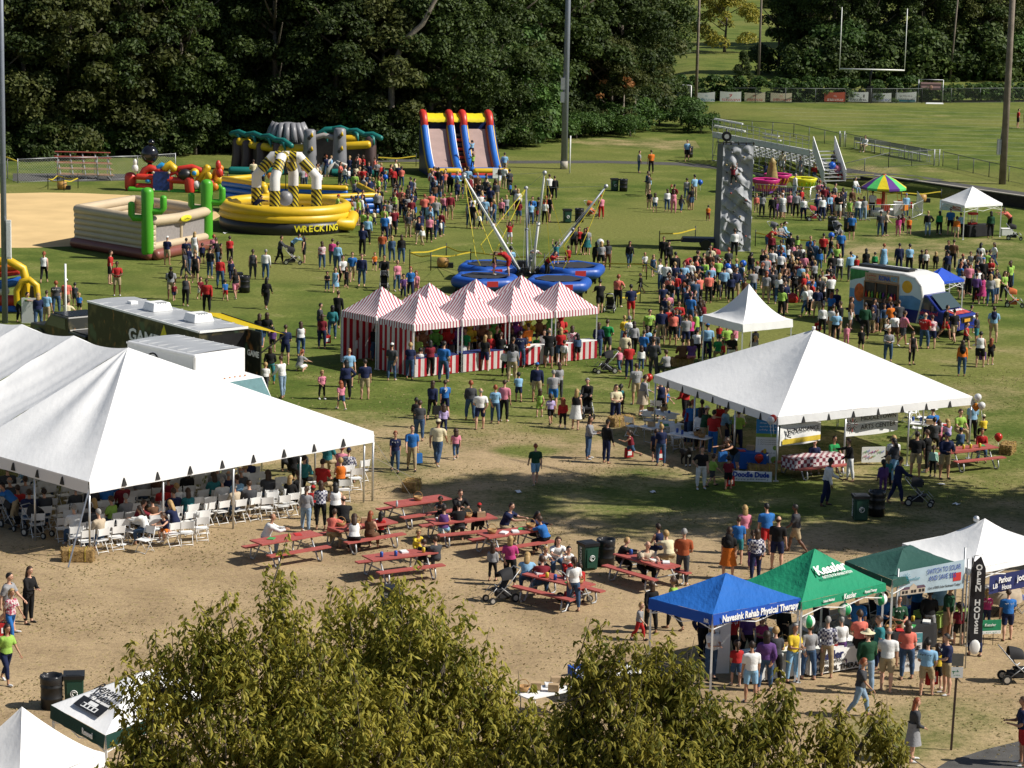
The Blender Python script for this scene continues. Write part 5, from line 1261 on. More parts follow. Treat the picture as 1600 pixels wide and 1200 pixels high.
for k in range(8):
 a = 2 * pi * k / 8;b = MB();p = Vector((1.75 * cos(a),1.75 * sin(a),.55));b.bar(p,(rr_ * .85 * cos(a),rr_ * .85 * sin(a),zr),.02);b.box(p,(.4,.4,.06));b.box(p + Vector((.18 * cos(a),.18 * sin(a),0)),(.1,.4,.4),a);b.obj('swing_seat',VO if k % 2 else VR,o)
b = MB();b.box((.9,-.9,0),(.6,.5,1.1));b.obj('control_box',WHITEP,o)
def barrier(label,a,b_,grp='crowd control barriers'):
 a,b_ = G(*a),G(*b_);L = (b_ - a).length;n = max(1,round(L / 2.3))
 for i in range(n):
  p,q = a.lerp(b_,i / n),a.lerp(b_,(i + 1) / n);t = thing('crowd_barrier',label,'barrier',p,0,grp);d = q - p;e = d.normalized() * .03
  b = MB();u = Vector((0,0,1.05));b.tube([e + Vector((0,0,.15)),e + u,d - e + u,d - e + Vector((0,0,.15)),e + Vector((0,0,.15))],.022,6,caps=False);b.obj('frame',ALU,t)
  b = MB();k = max(2,int(d.length / .14));[b.bar(d * (j / k) + Vector((0,0,.15)),d * (j / k) + u,.014) for j in range(1,k)];b.obj('uprights',ALU,t)
  b = MB();pr = Vector((-d.y,d.x,0)).normalized() * .3;[b.bar(d * f - pr + Vector((0,0,.03)),d * f + pr + Vector((0,0,.03)),.04) for f in (.1,.9)];b.obj('foot',ALU,t)
for a,b_ in (((1178,310),(1228,314)),((1228,314),(1266,316)),((1266,316),(1290,309)),((1290,309),(1272,296))):barrier('steel crowd barrier fencing the spinning tub ride',a,b_,'barriers round the spinning tub ride')
for a,b_ in (((1318,338),(1350,344)),((1350,344),(1425,344)),((1425,344),(1441,337)),((1441,337),(1432,322)),((1318,338),(1322,322))):barrier('steel crowd barrier fencing the umbrella swing ride',a,b_,'barriers round the umbrella swing ride')
# ================================================================== VEHICLES
GLASS = mat('tinted_glass',(.05,.075,.08),rough=.08,var=0,spec=.8)
TYRE = mat('tyre',(.02,.02,.02),rough=.85,var=.2)
GALV = mat('roof_sheet',(.50,.51,.52),rough=.45,var=.07,scale=1.0,metal=.35)
CARW = mat('van_white',(.78,.78,.78),rough=.35,var=.03)
def prism(mb,prof,y0,y1,mi=0,ins=0.0):
 "side profile (x,z) extruded across y"
 n = len(prof);a = [(x,y0,z) for x,z in prof];b = [(x,y1,z) for x,z in prof]
 mb._add(a + b,[tuple(range(n)),tuple(range(2 * n - 1,n - 1,-1))] + [(i,n + i,n + (i + 1) % n,(i + 1) % n) for i in range(n)],mi)
def bevel(o,w=.04,seg=2):
 bm_ = bmesh.new();bm_.from_mesh(o.data);bmesh.ops.recalc_face_normals(bm_,faces=bm_.faces)
 bmesh.ops.bevel(bm_,geom=[e for e in bm_.edges if e.is_manifold and e.calc_face_angle(0) > .5],offset=w,segments=seg,affect='EDGES',profile=.6,clamp_overlap=True)
 bm_.to_mesh(o.data);bm_.free();return o
def wheel(o,x,y,r,side,w=.22):
 b = MB();b.tube([(x,y - w / 2,r),(x,y + w / 2,r)],r,20);t = b.obj('wheel',TYRE,o)
 b = MB();b.lathe([(0,0),(r * .3,.015),(r * .55,0),(r * .58,-.03)],14);h = b.obj('rim',ALU,t);h.location = (x,y + side * (w / 2 + .012),r);h.rotation_euler = (-side * pi / 2,0,0)
# ---- shaved ice truck
o = thing('ice_truck','colourful shaved ice truck with serving window, blue nose and sun painted on its side','food truck',G(1324,503),R(-43));o.scale = (.93,1,.94)
KW = 2.05
BR = mat('serving_wood',(.30,.17,.08),rough=.6,var=.25,scale=3);SKY = mat('livery_sky',(.58,.72,.76),rough=.35,var=.1,scale=.8);NVY = mat('livery_navy',(.015,.03,.20),rough=.25,var=.06)
SEA = mat('livery_sea',(.12,.32,.55),rough=.35,var=.25,scale=1.4);PALM = mat('livery_green',(.03,.22,.06),rough=.4,var=.4,scale=3);ORG = mat('livery_orange',(.55,.11,.02),rough=.4,var=.4,scale=4);CREAMW = mat('livery_cream',(.72,.71,.68),rough=.35,var=.05)
b = MB();prism(b,[(0,.45),(4.55,.45),(4.9,1.9),(4.75,2.55),(4.35,2.95),(3.6,3.08),(0,3.05)],0,KW);bevel(b.obj('body',CREAMW,o),.10,3)
b = MB();prism(b,[(4.4,.45),(6.95,.45),(7.05,.75),(6.95,1.15),(5.95,1.32),(5.1,2.05),(4.4,2.1)],.08,KW - .08);bevel(b.obj('cab',NVY,o),.10,3)
b = MB();b.quad((5.99,.2,1.33),(5.99,KW - .2,1.33),(5.17,KW - .25,2.03),(5.17,.25,2.03));b.obj('windscreen',GLASS,o).location = (.06,0,.07)
b = MB();b.poly([(4.75,.07,1.30),(5.8,.07,1.30),(5.55,.07,1.52),(5.12,.07,1.92),(4.75,.07,1.92)]);b.obj('side_window',GLASS,o).location = (0,-.012,0)
b = MB();b.box((5.55,-.1,1.28),(.12,.2,.28));b.obj('mirror',BLACKP,o)
def panel(name,pts,m,d):b = MB();b.poly([(x,-d,z) for x,z in pts]);return b.obj(name,m,o)
panel('livery',[(.06,.5),(1.0,.5),(1.0,1.9),(.06,1.9)],SEA,.006);panel('livery',[(.06,1.9),(1.0,1.9),(1.0,2.5),(.06,2.5)],SKY,.006)
panel('leaf_print',[(.06,2.3),(.4,2.42),(.75,2.5),(1.05,2.62),(1.3,2.95),(.06,2.95)],PALM,.009)
panel('livery',[(3.35,.5),(4.5,.5),(4.78,1.75),(3.35,1.75)],NVY,.006);panel('livery',[(3.35,1.2),(4.66,1.2),(4.78,1.75),(4.2,1.95),(3.35,1.85)],SEA,.010);panel('livery',[(3.35,1.85),(4.2,1.95),(4.78,1.75),(4.68,2.45),(4.3,2.85),(3.35,2.95)],SKY,.006)
b = MB();b.ball((3.85,0,2.38),(.34,.012,.34),18);so = b.obj('sun_print',mat('sun_yellow',(.75,.42,.02),rough=.5,var=.1),o);so.location = (0,-.01,0)
b = MB();b.ball((.72,0,1.72),(.34,.015,.5),16);so = b.obj('round_print',ORG,o);so.location = (0,-.012,0)
panel('sign_band',[(1.05,2.42),(3.3,2.42),(3.3,2.88),(1.05,2.88)],mat('sign_tan',(.42,.30,.19),rough=.5,var=.15),.012)
text_on(o,'KONA',(2.35,-.02,2.65),(1,0,0),(0,0,1),.36,mat('kona_blue',(.02,.10,.42),rough=.5),.03,.75);text_on(o,'ICE',(3.0,-.02,2.66),(1,0,0),(0,0,1),.34,mat('ice_blue',(.15,.42,.62),rough=.5),.03,.42);text_on(o,'~6',(1.5,-.02,2.73),(1,0,0),(0,0,1),.2,REDI,.02,.6);text_on(o,'~5',(1.5,-.02,2.55),(1,0,0),(0,0,1),.18,REDI,.02,.55)
text_on(o,'Tropical Island',(5.1,.05,1.12),(1,0,0),(0,0,1),.26,mat('script_pink',(.6,.05,.10),rough=.5),.02,1.5);text_on(o,'KONA',(4.9,.05,.84),(1,0,0),(0,0,1),.26,mat('ice_blue',(.15,.42,.62)),.03,.8);text_on(o,'ICE',(4.75,.05,.6),(1,0,0),(0,0,1),.2,LOGO,.02,.4)
WIN = mat('window_dark',(.03,.03,.035),rough=.3,var=.3,scale=6)
for k in range(3):
 x0 = 1.1 + .74 * k;panel('serving_window',[(x0,1.55),(x0 + .68,1.55),(x0 + .68,2.36),(x0,2.36)],WIN,.014)
 b = MB();[b.bar((x,-.04,1.5),(x,-.04,2.42),.07) for x in (x0 - .03,x0 + .71)];b.bar((x0 - .03,-.04,1.5),(x0 + .71,-.04,1.5),.08);b.bar((x0 - .03,-.04,2.4),(x0 + .71,-.04,2.4),.07);b.obj('window_frame',BR,o)
 for j in range(3):b = MB();b.lathe([(.06,0),(.06,.2),(.03,.28),(.03,.34)],8,(x0 + .15 + .2 * j,-.1,1.56));b.obj('syrup_bottle',prz[(k + j) % 4],o)
 panel('menu_board',[(x0 + .05,.75),(x0 + .62,.75),(x0 + .62,1.38),(x0 + .05,1.38)],BLACKP,.018)
panel('lower_panel',[(1.05,.55),(3.3,.55),(3.3,1.5),(1.05,1.5)],BR,.010)
b = MB();b.box((2.2,-.2,1.44),(2.3,.4,.05));b.obj('counter',BR,o)
b = MB();b.box((1.9,.75,3.06),(3.3,.55,.14));b.obj('roof_rail',BLACKP,o)
for x in (1.0,3.1):b = MB();b.box((x,1.35,3.06),(.5,.5,.09),top=(.7,.7));b.obj('roof_vent',BLACKP,o)
wheel(o,.95,.12,.36,-1);wheel(o,.95,KW - .12,.36,1);wheel(o,5.85,.12,.36,-1);wheel(o,5.85,KW - .12,.36,1)
b = MB();b.box((7.02,KW / 2,.75),(.06,1.0,.3));b.obj('grille',BLACKP,o);b = MB();b.box((7.06,KW / 2,.42),(.16,1.95,.22));b.obj('bumper',NVY,o);b = MB();b.box((7.09,.95,.8),(.05,.5,.16));b.obj('number_plate',mat('plate_amber',(.6,.3,.03),rough=.4),o)
for y in (.3,KW - .3):b = MB();b.ball((6.98,y,.95),(.08,.17,.12),10);b.obj('headlight',ALU,o)
b = MB();b.grid(lambda u,v:Vector((6.15 + .65 * u,.3 + 1.4 * v,1.31 - .13 * u + .02)),4,4);b.obj('bonnet_print',mat('bonnet_red',(.5,.06,.04),rough=.3,var=.6,scale=3),o)
text_on(o,'KONA',(6.35,KW / 2,1.32),(0,1,0),(-1,0,.2),.35,LOGO,.03)
# ---- video game trailer and its pickup
c1,c4,c3 = G(137,469,3.0),G(311,517,3.0),G(388,510,3.0)
e = (c4 - c1);LT = e.length;e.normalize();f = Vector((-e.y,e.x,0));f = f if f.dot(c3 - c4) > 0 else -f;WT = max(2.3,min(3.0,(c3 - c4).dot(f)))
o = thing('game_trailer','long trailer wrapped in dark video game pictures with two white roof units','trailer',(c4.x,c4.y,0),math.atan2(-e.y,-e.x))
s = 1 if Vector((-e.y * -1,-e.x,0)).dot(f) > 0 else -1
loc_f = Vector((cos(-o.rotation_euler.z) * f.x - sin(-o.rotation_euler.z) * f.y,sin(-o.rotation_euler.z) * f.x + cos(-o.rotation_euler.z) * f.y,0));sy = 1 if loc_f.y > 0 else -1
ART = mat('game_art',(.02,.02,.018),rough=.4,var=0);nb = NB(ART)
a1 = nb.noise(1.3,5);a2 = nb.noise(2.7,4,stretch=(1,1,.6));a3 = nb.noise(.7,2)
cc = nb.mix(nb.rng(a1,.5,.68),(.012,.014,.010),(.10,.085,.04));cc = nb.mix(nb.rng(a2,.58,.7),cc,(.22,.10,.03));cc = nb.mix(nb.rng(a3,.58,.66),cc,(.05,.09,.05));nb.base(cc)
b = MB();b.box((LT / 2,sy * WT / 2,.55),(LT,WT,2.42));b.obj('body',ART,o)
b = MB();b.grid(lambda u,v:Vector((LT * u,sy * WT * v,2.975 + .05 * sin(pi * v))),8,6);b.obj('roof',GALV,o)
for k in range(1,9):b = MB();b.bar((LT * k / 9,0,3.0),(LT * k / 9,sy * WT,3.0),.03,.03);b.obj('roof_seam',GALV,o)
b = MB();b.bar((0,-sy * .02,2.95),(LT,-sy * .02,2.95),.06,.08);b.bar((-.02,0,2.95),(-.02,sy * WT,2.95),.06,.10);b.obj('roof_trim',WHITEP,o)
for x in (LT * .22,LT * .58):
 b = MB();b.box((x,sy * WT * .52,3.02),(1.0,1.0,.36),top=(.8,.82));u = bevel(b.obj('roof_unit',WHITEP,o),.05)
 b = MB();[b.box((x - .3,sy * (WT * .52) - .2 + .13 * j,3.38),(.3,.06,.012)) for j in range(4)];b.obj('louvre',GREYA,u)
b = MB();b.box((LT * .8,sy * WT * .5,3.02),(.35,.35,.12));b.obj('roof_vent',WHITEP,o)
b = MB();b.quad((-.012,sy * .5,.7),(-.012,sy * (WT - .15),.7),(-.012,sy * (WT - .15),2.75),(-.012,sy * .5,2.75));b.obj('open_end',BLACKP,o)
b = MB();b.box((-.55,sy * (WT - .02),.6),(1.1,.06,2.3));b.obj('rear_door',ART,o)
ex = Vector((-1,0,0));nsy = -sy
text_on(o,'GAME',(LT * .48,nsy * .01,2.0),(1,0,0) if sy > 0 else (-1,0,0),(0,0,1),.78,LOGO,.03,2.6)
text_on(o,'THEATER',(LT * .48,nsy * .01,1.1),(1,0,0) if sy > 0 else (-1,0,0),(0,0,1),.5,LOGO,.03,2.0)
b = MB();y = nsy * .012;xc = LT * .30;b.poly([(xc - .5,y,2.0),(xc,y,2.85),(xc + .5,y,2.0)]);b.obj('triangle_logo',YINK,o)
text_on(o,'GAME',(-.55,nsy * .0 + sy * (WT - .06),1.9),(-1,0,0),(0,0,1),.35,LOGO,.03)
wheel(o,LT * .42,sy * .15,.38,-sy);wheel(o,LT * .52,sy * .15,.38,-sy);wheel(o,LT * .42,sy * (WT - .15),.38,sy);wheel(o,LT * .52,sy * (WT - .15),.38,sy)
pts = [G(312,487,2.9),G(346,489.5,2.85),G(446,522.5,2.25),G(386,511,2.8)]
aw = MB();aw.grid(lambda u,v:pts[0].lerp(pts[3],u).lerp(pts[1].lerp(pts[2],u),v) - o.location - Vector((0,0,.12 * sin(pi * u) * sin(pi * v))),10,4)
so = aw.obj('awning',mat('awning_yellow',(.62,.45,.01),rough=.6,var=.06,trans=.2),o);so.rotation_euler = (0,0,-o.rotation_euler.z)
aw = MB();p = pts[2] - o.location;q = pts[3] - o.location;aw.bar(p,p.lerp(q,.75) - Vector((0,0,1.2)),.05);aw.bar(pts[1] - o.location,p,.05);so = aw.obj('awning_arm',BLACKP,o);so.rotation_euler = (0,0,-o.rotation_euler.z)
p = c1 - e * .6
o = thing('pickup_truck','black pickup truck with game pictures on its side, hitched to the game trailer','pickup truck',(p.x,p.y,0),math.atan2(-e.y,-e.x))
b = MB();PW = 1.95
prism(b,[(0,.45),(5.3,.45),(5.4,.8),(5.3,1.15),(3.95,1.25),(3.3,1.85),(1.7,1.88),(1.55,1.25),(0,1.25)],.2 * sy,sy * (.2 + PW));bevel(b.obj('body',ART,o),.07)
b = MB();b.box((2.5,sy * (.2 + PW / 2),1.845),(1.5,PW - .25,.05));b.obj('cab_roof',mat('gloss_dark',(.012,.013,.02),rough=.2),o)
b = MB();y = sy * .19;b.poly([(1.85,y,1.28),(3.75,y,1.28),(3.25,y,1.78),(1.9,y,1.78)]);b.obj('side_window',GLASS,o)
b = MB();b.quad((3.98,sy * .35,1.3),(3.98,sy * (PW + .05),1.3),(3.4,sy * PW,1.83),(3.4,sy * .42,1.83));b.obj('windscreen',GLASS,o)
b = MB();b.box((.78,sy * (.2 + PW / 2),1.2),(1.4,PW - .3,.1));b.obj('load_bed',BLACKP,o)
for x in (.95,4.35):wheel(o,x,sy * .3,.42,-sy,.26);wheel(o,x,sy * (PW + .1),.42,sy,.26)
for x in (.95,4.35):b = MB();b.tube([(x - .55 * cos(t),sy * .17,.42 + .55 * sin(t)) for t in np.linspace(.1,pi - .1,9)],.06,6);b.obj('wheel_arch',mat('arch_olive',(.07,.065,.025),rough=.5),o)
# ---- white box truck
c1,c4,c3 = G(198,531,3.15),G(304,553.5,3.15),G(377,541,3.15)
e = (c4 - c1);LT = e.length;e.normalize();f = Vector((-e.y,e.x,0));f = f if f.dot(c3 - c4) > 0 else -f;WT = max(2.2,(c3 - c4).dot(f))
o = thing('box_truck','white box truck parked behind the very large left tent','truck',(c4.x,c4.y,0),math.atan2(e.y,e.x))
b = MB();b.box((-LT / 2,WT / 2,.9),(LT,WT,2.22));bevel(b.obj('cargo_box',CARW,o),.08,3)
b = MB();b.grid(lambda u,v:Vector((-LT + .1 + (LT - .2) * u,.1 + (WT - .2) * v,3.125 + .04 * sin(pi * v))),6,4);b.obj('roof',GALV,o)
for k in range(1,7):b = MB();x = -LT * k / 7;b.bar((x,.12,3.15),(x,WT - .12,3.15),.03,.02);b.obj('roof_seam',GALV,o)
b = MB();b.bar((-LT,-.01,3.05),(0,-.01,3.05),.03,.08);b.bar((-.03,-.015,.95),(-.03,-.015,3.0),.1,.1);b.obj('corner_trim',ALU,o)
b = MB();[b.tube([(-LT * .6 + .34 * cos(t) * 1.0,-.02,2.5 + .34 * sin(t)) for t in np.linspace(0,2 * pi,24)],.035,5)];b.obj('round_emblem',INK,o);text_on(o,'A',(-LT * .6,-.005,2.5),(1,0,0),(0,0,1),.45,INK,.02)
b = MB();prism(b,[(0.05,.5),(2.3,.5),(2.4,.9),(2.3,1.25),(1.75,1.4),(1.25,2.15),(.05,2.2)],.1,WT - .1);bevel(b.obj('cab',CARW,o),.1,3)
b = MB();b.quad((1.80,.25,1.42),(1.80,WT - .25,1.42),(1.32,WT - .3,2.12),(1.32,.3,2.12));b.obj('windscreen',mat('screen_teal',(.10,.20,.21),rough=.1,spec=.8),o).location = (.03,0,.03)
b = MB();b.poly([(.3,.09,1.3),(1.65,.09,1.3),(1.2,.09,2.0),(.3,.09,2.0)]);b.obj('side_window',GLASS,o)
for j in range(5):b = MB();b.ball((.9,WT * (.3 + .1 * j),2.22),(.05,.05,.03),6);b.obj('marker_light',mat('amber',(.5,.15,.01),rough=.3),o)
wheel(o,1.5,.2,.42,-1);wheel(o,1.5,WT - .2,.42,1);wheel(o,-LT * .72,.2,.42,-1);wheel(o,-LT * .72,WT - .2,.42,1)
b = MB();b.box((-LT / 2,WT / 2,.6),(LT,WT * .5,.3));b.obj('chassis',BLACKP,o)
# ================================================================== FURNITURE AND SMALL THINGS
def put(o,p,rz=None):
 o.location = p
 if rz is not None:o.rotation_euler = (0,0,rz)
 return o
# ---- red picnic tables
PRED = mat('picnic_red',(.36,.085,.07),rough=.6,var=.12,scale=4)
def make_picnic(label,L=2.35,cloth=None):
 t = thing('picnic_table',label,'picnic table',(0,0,0),0,'red picnic tables')
 for k in range(3):b = MB();b.box((0,-.25 + .25 * k,.72),(L,.24,.045));b.obj('top_plank',PRED,t)
 for s in (-1,1):
  b = MB();b.box((0,s * .72,.42),(L,.27,.045));b.obj('bench',PRED,t)
  b = MB();x = s * (L / 2 - .35)
  for y in (-1,1):b.tube([(x,y * .2,.70),(x,y * .42,.35),(x,y * .62,.03),(x,y * .80,.03),(x,y * .84,.12),(x,y * .78,.40)],.03,6)
  b.tube([(x,-.72,.39),(x,.72,.39)],.025,6);b.obj('leg_frame',STEEL,t)
 return t
PIC = [((605,790),(700,776),'empty red picnic table with a water bottle on it, in the middle of the field'),
       ((512,829),(620,812),'red picnic table left of centre with people along its near bench'),
       ((407,847),(487,834),'red picnic table nearest the very large tent, man leaning on its left end'),
       ((668,816),(773,806),'red picnic table where the child in a red cap sits'),
       ((752,838),(848,824),'red picnic table where two people in blue tops face each other'),
       ((572,873),(678,860),'red picnic table half hidden by the left cherry tree, child in yellow beside it'),
       ((838,897),(908,914),'red picnic table crowded with a family, red bag at its end'),
       ((972,864),(1050,887),'red picnic table just right of the recycling bin'),
       ((1478,704),(1548,697),'red picnic table at the right corner of the large square tent')]
TBL = []
pt0 = None
for a,b_,lab in PIC:
 p,q = G(*a,.74),G(*b_,.74);c = p.lerp(q,.5);rz = math.atan2(q.y - p.y,q.x - p.x)
 if pt0 is None:pt0 = make_picnic(lab);t = pt0
 else:t = dup(pt0,label=lab)
 put(t,(c.x,c.y,0),rz);TBL.append((Vector((c.x,c.y,0)),rz))
t = dup(pt0,label='picnic table under a red and white checked cloth, front edge of the large square tent');p,q = G(1180,735,.74),G(1310,722,.74)
p,q = G(1232,716,.74),G(1308,708,.74);c = p.lerp(q,.5);rz = math.atan2(q.y - p.y,q.x - p.x);put(t,(c.x,c.y,0),rz);CHT = (Vector((c.x,c.y,0)),rz)
CHK = mat('check_cloth',(.6,.6,.6),rough=.85,var=0);nb = NB(CHK);ck = nb.N.new('ShaderNodeTexChecker');ck.inputs['Scale'].default_value = 7;ck.inputs[1].default_value = (.66,.6,.6,1);ck.inputs[2].default_value = (.20,.03,.05,1);nb.L.new(nb.P,ck.inputs[0]);nb.base(ck.outputs[0])
def cloth_over(name,label,c,rz,L,Wd,z,m,drop,cat='tablecloth',grp=None,flare=.05):
 b = MB();n = 12
 per = [(-L / 2,-Wd / 2),(L / 2,-Wd / 2),(L / 2,Wd / 2),(-L / 2,Wd / 2)]
 pts = []
 for i in range(4):
  (x0,y0),(x1,y1) = per[i],per[(i + 1) % 4]
  for j in range(n):pts.append((x0 + (x1 - x0) * j / n,y0 + (y1 - y0) * j / n))
 b.poly([(x,y,z) for x,y in pts]);k = len(pts)
 ring = [(x,y,z) for x,y in pts] + [(x * (1 + flare * (.6 + .5 * sin(i * 1.7))),y * (1 + flare * 1.5 * (.6 + .5 * sin(i * 1.7))),z - drop) for i,(x,y) in enumerate(pts)]
 b._add(ring,[(i,k + i,k + (i + 1) % k,(i + 1) % k) for i in range(k)],0,True)
 o = tag(b.obj(name,m),label,cat,grp);o.location = (c[0],c[1],0);o.rotation_euler = (0,0,rz);return o
cloth_over('tablecloth','red and white checked tablecloth on the picnic table by the green shirted man',CHT[0],CHT[1],2.3,.82,.775,CHK,.42)
# ---- white folding chairs
def make_chair(label):
 t = thing('folding_chair',label,'chair')
 b = MB();b.grid(lambda u,v:Vector((.44 * (u - .5),.40 * (v - .5),.44 + .02 * (v - .5) - .015 * sin(pi * u))),3,3);b.box((0,0,.415),(.43,.40,.022));b.obj('seat',WHITEP,t)
 b = MB();b.grid(lambda u,v:Vector((.42 * (u - .5),.235 + .03 * v - .03 * sin(pi * u) + .02,.60 + .24 * v)),4,2);b.grid(lambda u,v:Vector((.42 * (.5 - u),.25 + .03 * v - .03 * sin(pi * u) + .02,.60 + .24 * v)),4,2);b.obj('backrest',WHITEP,t)
 for s in (-1,1):
  b = MB();b.tube([(s * .22,.28,.85),(s * .22,.18,.5),(s * .22,-.22,.0)],.014,5);b.obj('front_leg',WHITEP,t)
  b = MB();b.tube([(s * .19,-.05,.43),(s * .19,.25,.0)],.014,5);b.obj('rear_leg',WHITEP,t)
 b = MB();b.tube([(-.22,-.2,.03),(.22,-.2,.03)],.012,5);b.tube([(-.19,.22,.05),(.19,.22,.05)],.012,5);b.obj('stretcher',WHITEP,t);return t
ch0 = make_chair('white folding chair in the shaded rows under the very large tent');ch0['group'] = 'folding chairs under the very large left tent'
CH_DIR = math.atan2(.86,-.5)
fd,sd_ = Vector((cos(CH_DIR),sin(CH_DIR),0)),Vector((sin(CH_DIR),-cos(CH_DIR),0))
CRZ = CH_DIR + pi / 2
rc_ = random.Random(21);CHAIRS = []
used = False
for r in range(11):
 for k in range(26):
  p = A + ab * .7 + rd * .5 + fd * (r * .92) + sd_ * (k * .56 - 5.5) + Vector((rc_.uniform(-.05,.05),rc_.uniform(-.05,.05),0));p.z = 0
  u = (p - A).dot(ab);v = (p - A).dot(rd)
  if not (.3 < u < Wd_ - .2 and .3 < v < 10.5):continue
  x_,y_ = proj(p + Vector((0,0,.6)))
  if x_ < -12 or rc_.random() < .1:continue
  e_px = np.interp(x_,[0,139,583],[727,768,688])
  if y_ < e_px - 8:continue
  c = ch0 if not used else dup(ch0);used = True;w_ = f'white folding chair, {["front", "second", "third", "fourth", "fifth", "sixth", "seventh", "eighth", "ninth", "tenth", "last"][r]} shaded row, {"left" if k < 7 else "middle" if k < 15 else "right"} part of the very large tent';c['label'] = w_;c['group'] = w_.replace('chair','chairs')
  put(c,p + Vector((rc_.uniform(-.06,.06),rc_.uniform(-.09,.09),0)),CRZ + rc_.uniform(-.3,.3));CHAIRS.append((p.copy(),c,x_,y_))
OUT = [(118,848,'single white chair by the front left tent pole'),(138,836,'white chair just behind the chair by the front left tent pole'),(205,838,'white chair at the left of the family sitting in the sun'),(226,852,'white chair nearest the camera, front of the sunlit cluster'),(240,836,'white chair between the red shirted sitter and the woman in white'),(268,842,'white chair under the girl in dark blue, sunlit cluster'),(291,840,'sunlit white chair second from the right of the near row'),(314,833,'sunlit white chair at the right end of the near row'),(250,812,'sunlit white chair at the left of the middle row'),(284,806,'sunlit white chair in the middle row near the tent edge'),(310,800,'sunlit white chair at the right of the middle row'),(311,822,'sunlit white chair right of the two children'),
       (421,803,'white chair under the seated woman right of the tent, left one'),(453,805,'white chair under the fair haired sitter right of the tent'),(437,780,'empty white chair between the two seated women'),(537,783,'white chair at the near right corner of the tent rows'),(555,765,'white chair outermost at the right corner of the tent'),(563,752,'white chair beyond the outermost right corner chair'),(540,760,'white chair beside the outermost right corner chair'),(493,772,'white chair behind the man in red under the tent corner')]
for px,py,lab in OUT:
 c = dup(ch0,G(px,py + (11 if px < 330 and py > 795 else 0)),CRZ + rc_.uniform(-.3,.3) if px not in (205,226) else CRZ + 2.0,lab);c['group'] = 'folding chairs out in the sun'
RTC = [(988,682,2.4),(1015,672,2.6),(1040,690,.4),(1058,700,.3),(1050,680,.2),(1440,668,1.2),(1432,685,1.4),(1455,655,1.0),(1025,655,3),(1420,660,2)]
for i,(px,py,rz) in enumerate(RTC):
 lab = ['left','second','third','fourth','fifth','right','nearest right','far right','far left','far middle'][i]
 c = dup(ch0,G(px,py),rz,f'white folding chair at the craft tables under the square tent, {lab}');c['group'] = 'folding chairs under the square tent'
c = dup(ch0,G(600,567),.4,'white folding chair standing against the striped side wall');c['group'] = 'odd folding chairs'
# ---- bins
BAG = mat('bin_liner',(.02,.02,.022),rough=.25,var=.3,scale=8);RGREEN = mat('recycle_green',(.012,.055,.035),rough=.5,var=.08);DRUM = mat('drum_black',(.014,.014,.015),rough=.4,var=.2)
def make_drum(label,m=DRUM):
 t = thing('litter_drum',label,'bin',(0,0,0),0,'black litter drums')
 b = MB();b.lathe([(.0,.02),(.29,.02),(.29,.28),(.305,.30),(.29,.32),(.29,.58),(.305,.60),(.29,.62),(.29,.86),(.30,.88),(.27,.88),(.27,.5),(0,.45)],20);b.obj('drum',m,t)
 b = MB();b.lathe([(.305,.70),(.31,.78),(.31,.88),(.285,.92),(.26,.88),(.24,.7),(0,.6)],20);bb = b.obj('liner',BAG,t);rr = random.Random(1)
 for v in bb.data.vertices:v.co.x += rr.uniform(-.012,.012);v.co.y += rr.uniform(-.012,.012);v.co.z += rr.uniform(-.03,.01)
 return t
def make_recycle(label):
 t = thing('recycling_bin',label,'bin',(0,0,0),0,'green recycling bins')
 b = MB();b.box((0,0,.02),(.46,.46,.84),top=(1.12,1.12));bevel(b.obj('body',RGREEN,t),.03)
 b = MB();b.box((0,0,.80),(.56,.56,.10));b.box((0,0,.88),(.40,.40,.03));b.obj('rim',BLACKP,t)
 b = MB();b.box((0,-.26,.1),(.34,.02,.62),top=(1.08,1));b.obj('door',RGREEN,t)
 b = MB();b.tube([(.0 + .09 * cos(a),-.292,.42 + .09 * sin(a)) for a in np.linspace(0,2 * pi,14)],.012,4);b.tube([(.045 * cos(a),-.292,.42 + .045 * sin(a)) for a in np.linspace(.5,4.6,9)],.014,4);b.obj('emblem',LOGO,t)
 text_on(t,'RECYCLE',(-.285,0,.45),(0,0,1),(0,-1,0),.17,LOGO,.01,.62);return t
dr0 = make_drum('black litter drum with liner beside the bottom left recycling bin');put(dr0,G(81,1106))
rb0 = make_recycle('green recycling bin beside the black drum at the bottom left');put(rb0,G(116,1103),R(8))
for px,py,lab,k in [(946,884,'black litter drum beside the picnic tables and the recycling bin',0),(1369,806,'black litter drum standing in the tree shade',0),(905,347,'black drum on the grass beyond the bungee ride',0),(382,457,'black drum near the bounce pen, by the crowd',0),(974,299,'black bin far off on the grass left of the climbing tower',0),(1300,360,'black drum in front of the swing ride barriers',0),(1077,246,'tall black bin by the left end of the grandstand',0),(1325,362,'second black drum in front of the swing ride barriers',0)]:
 c = dup(dr0,G(px,py),0,lab)
for px,py,lab,rz in [(918,889,'green recycling bin with white lettering next to the picnic tables',.5),(1343,812,'green recycling bin with ring emblem in the tree shade',.1),(886,348,'recycling bin on the grass beyond the bungee ride',.2),(371,452,'recycling bin beside the drum near the bounce pen',.2),(612,962,'recycling bin half hidden behind the left cherry tree',.9),(960,298,'recycling bin far off beside a black bin, left of the climbing tower',.2)]:
 c = dup(rb0,G(px,py),rz,lab)
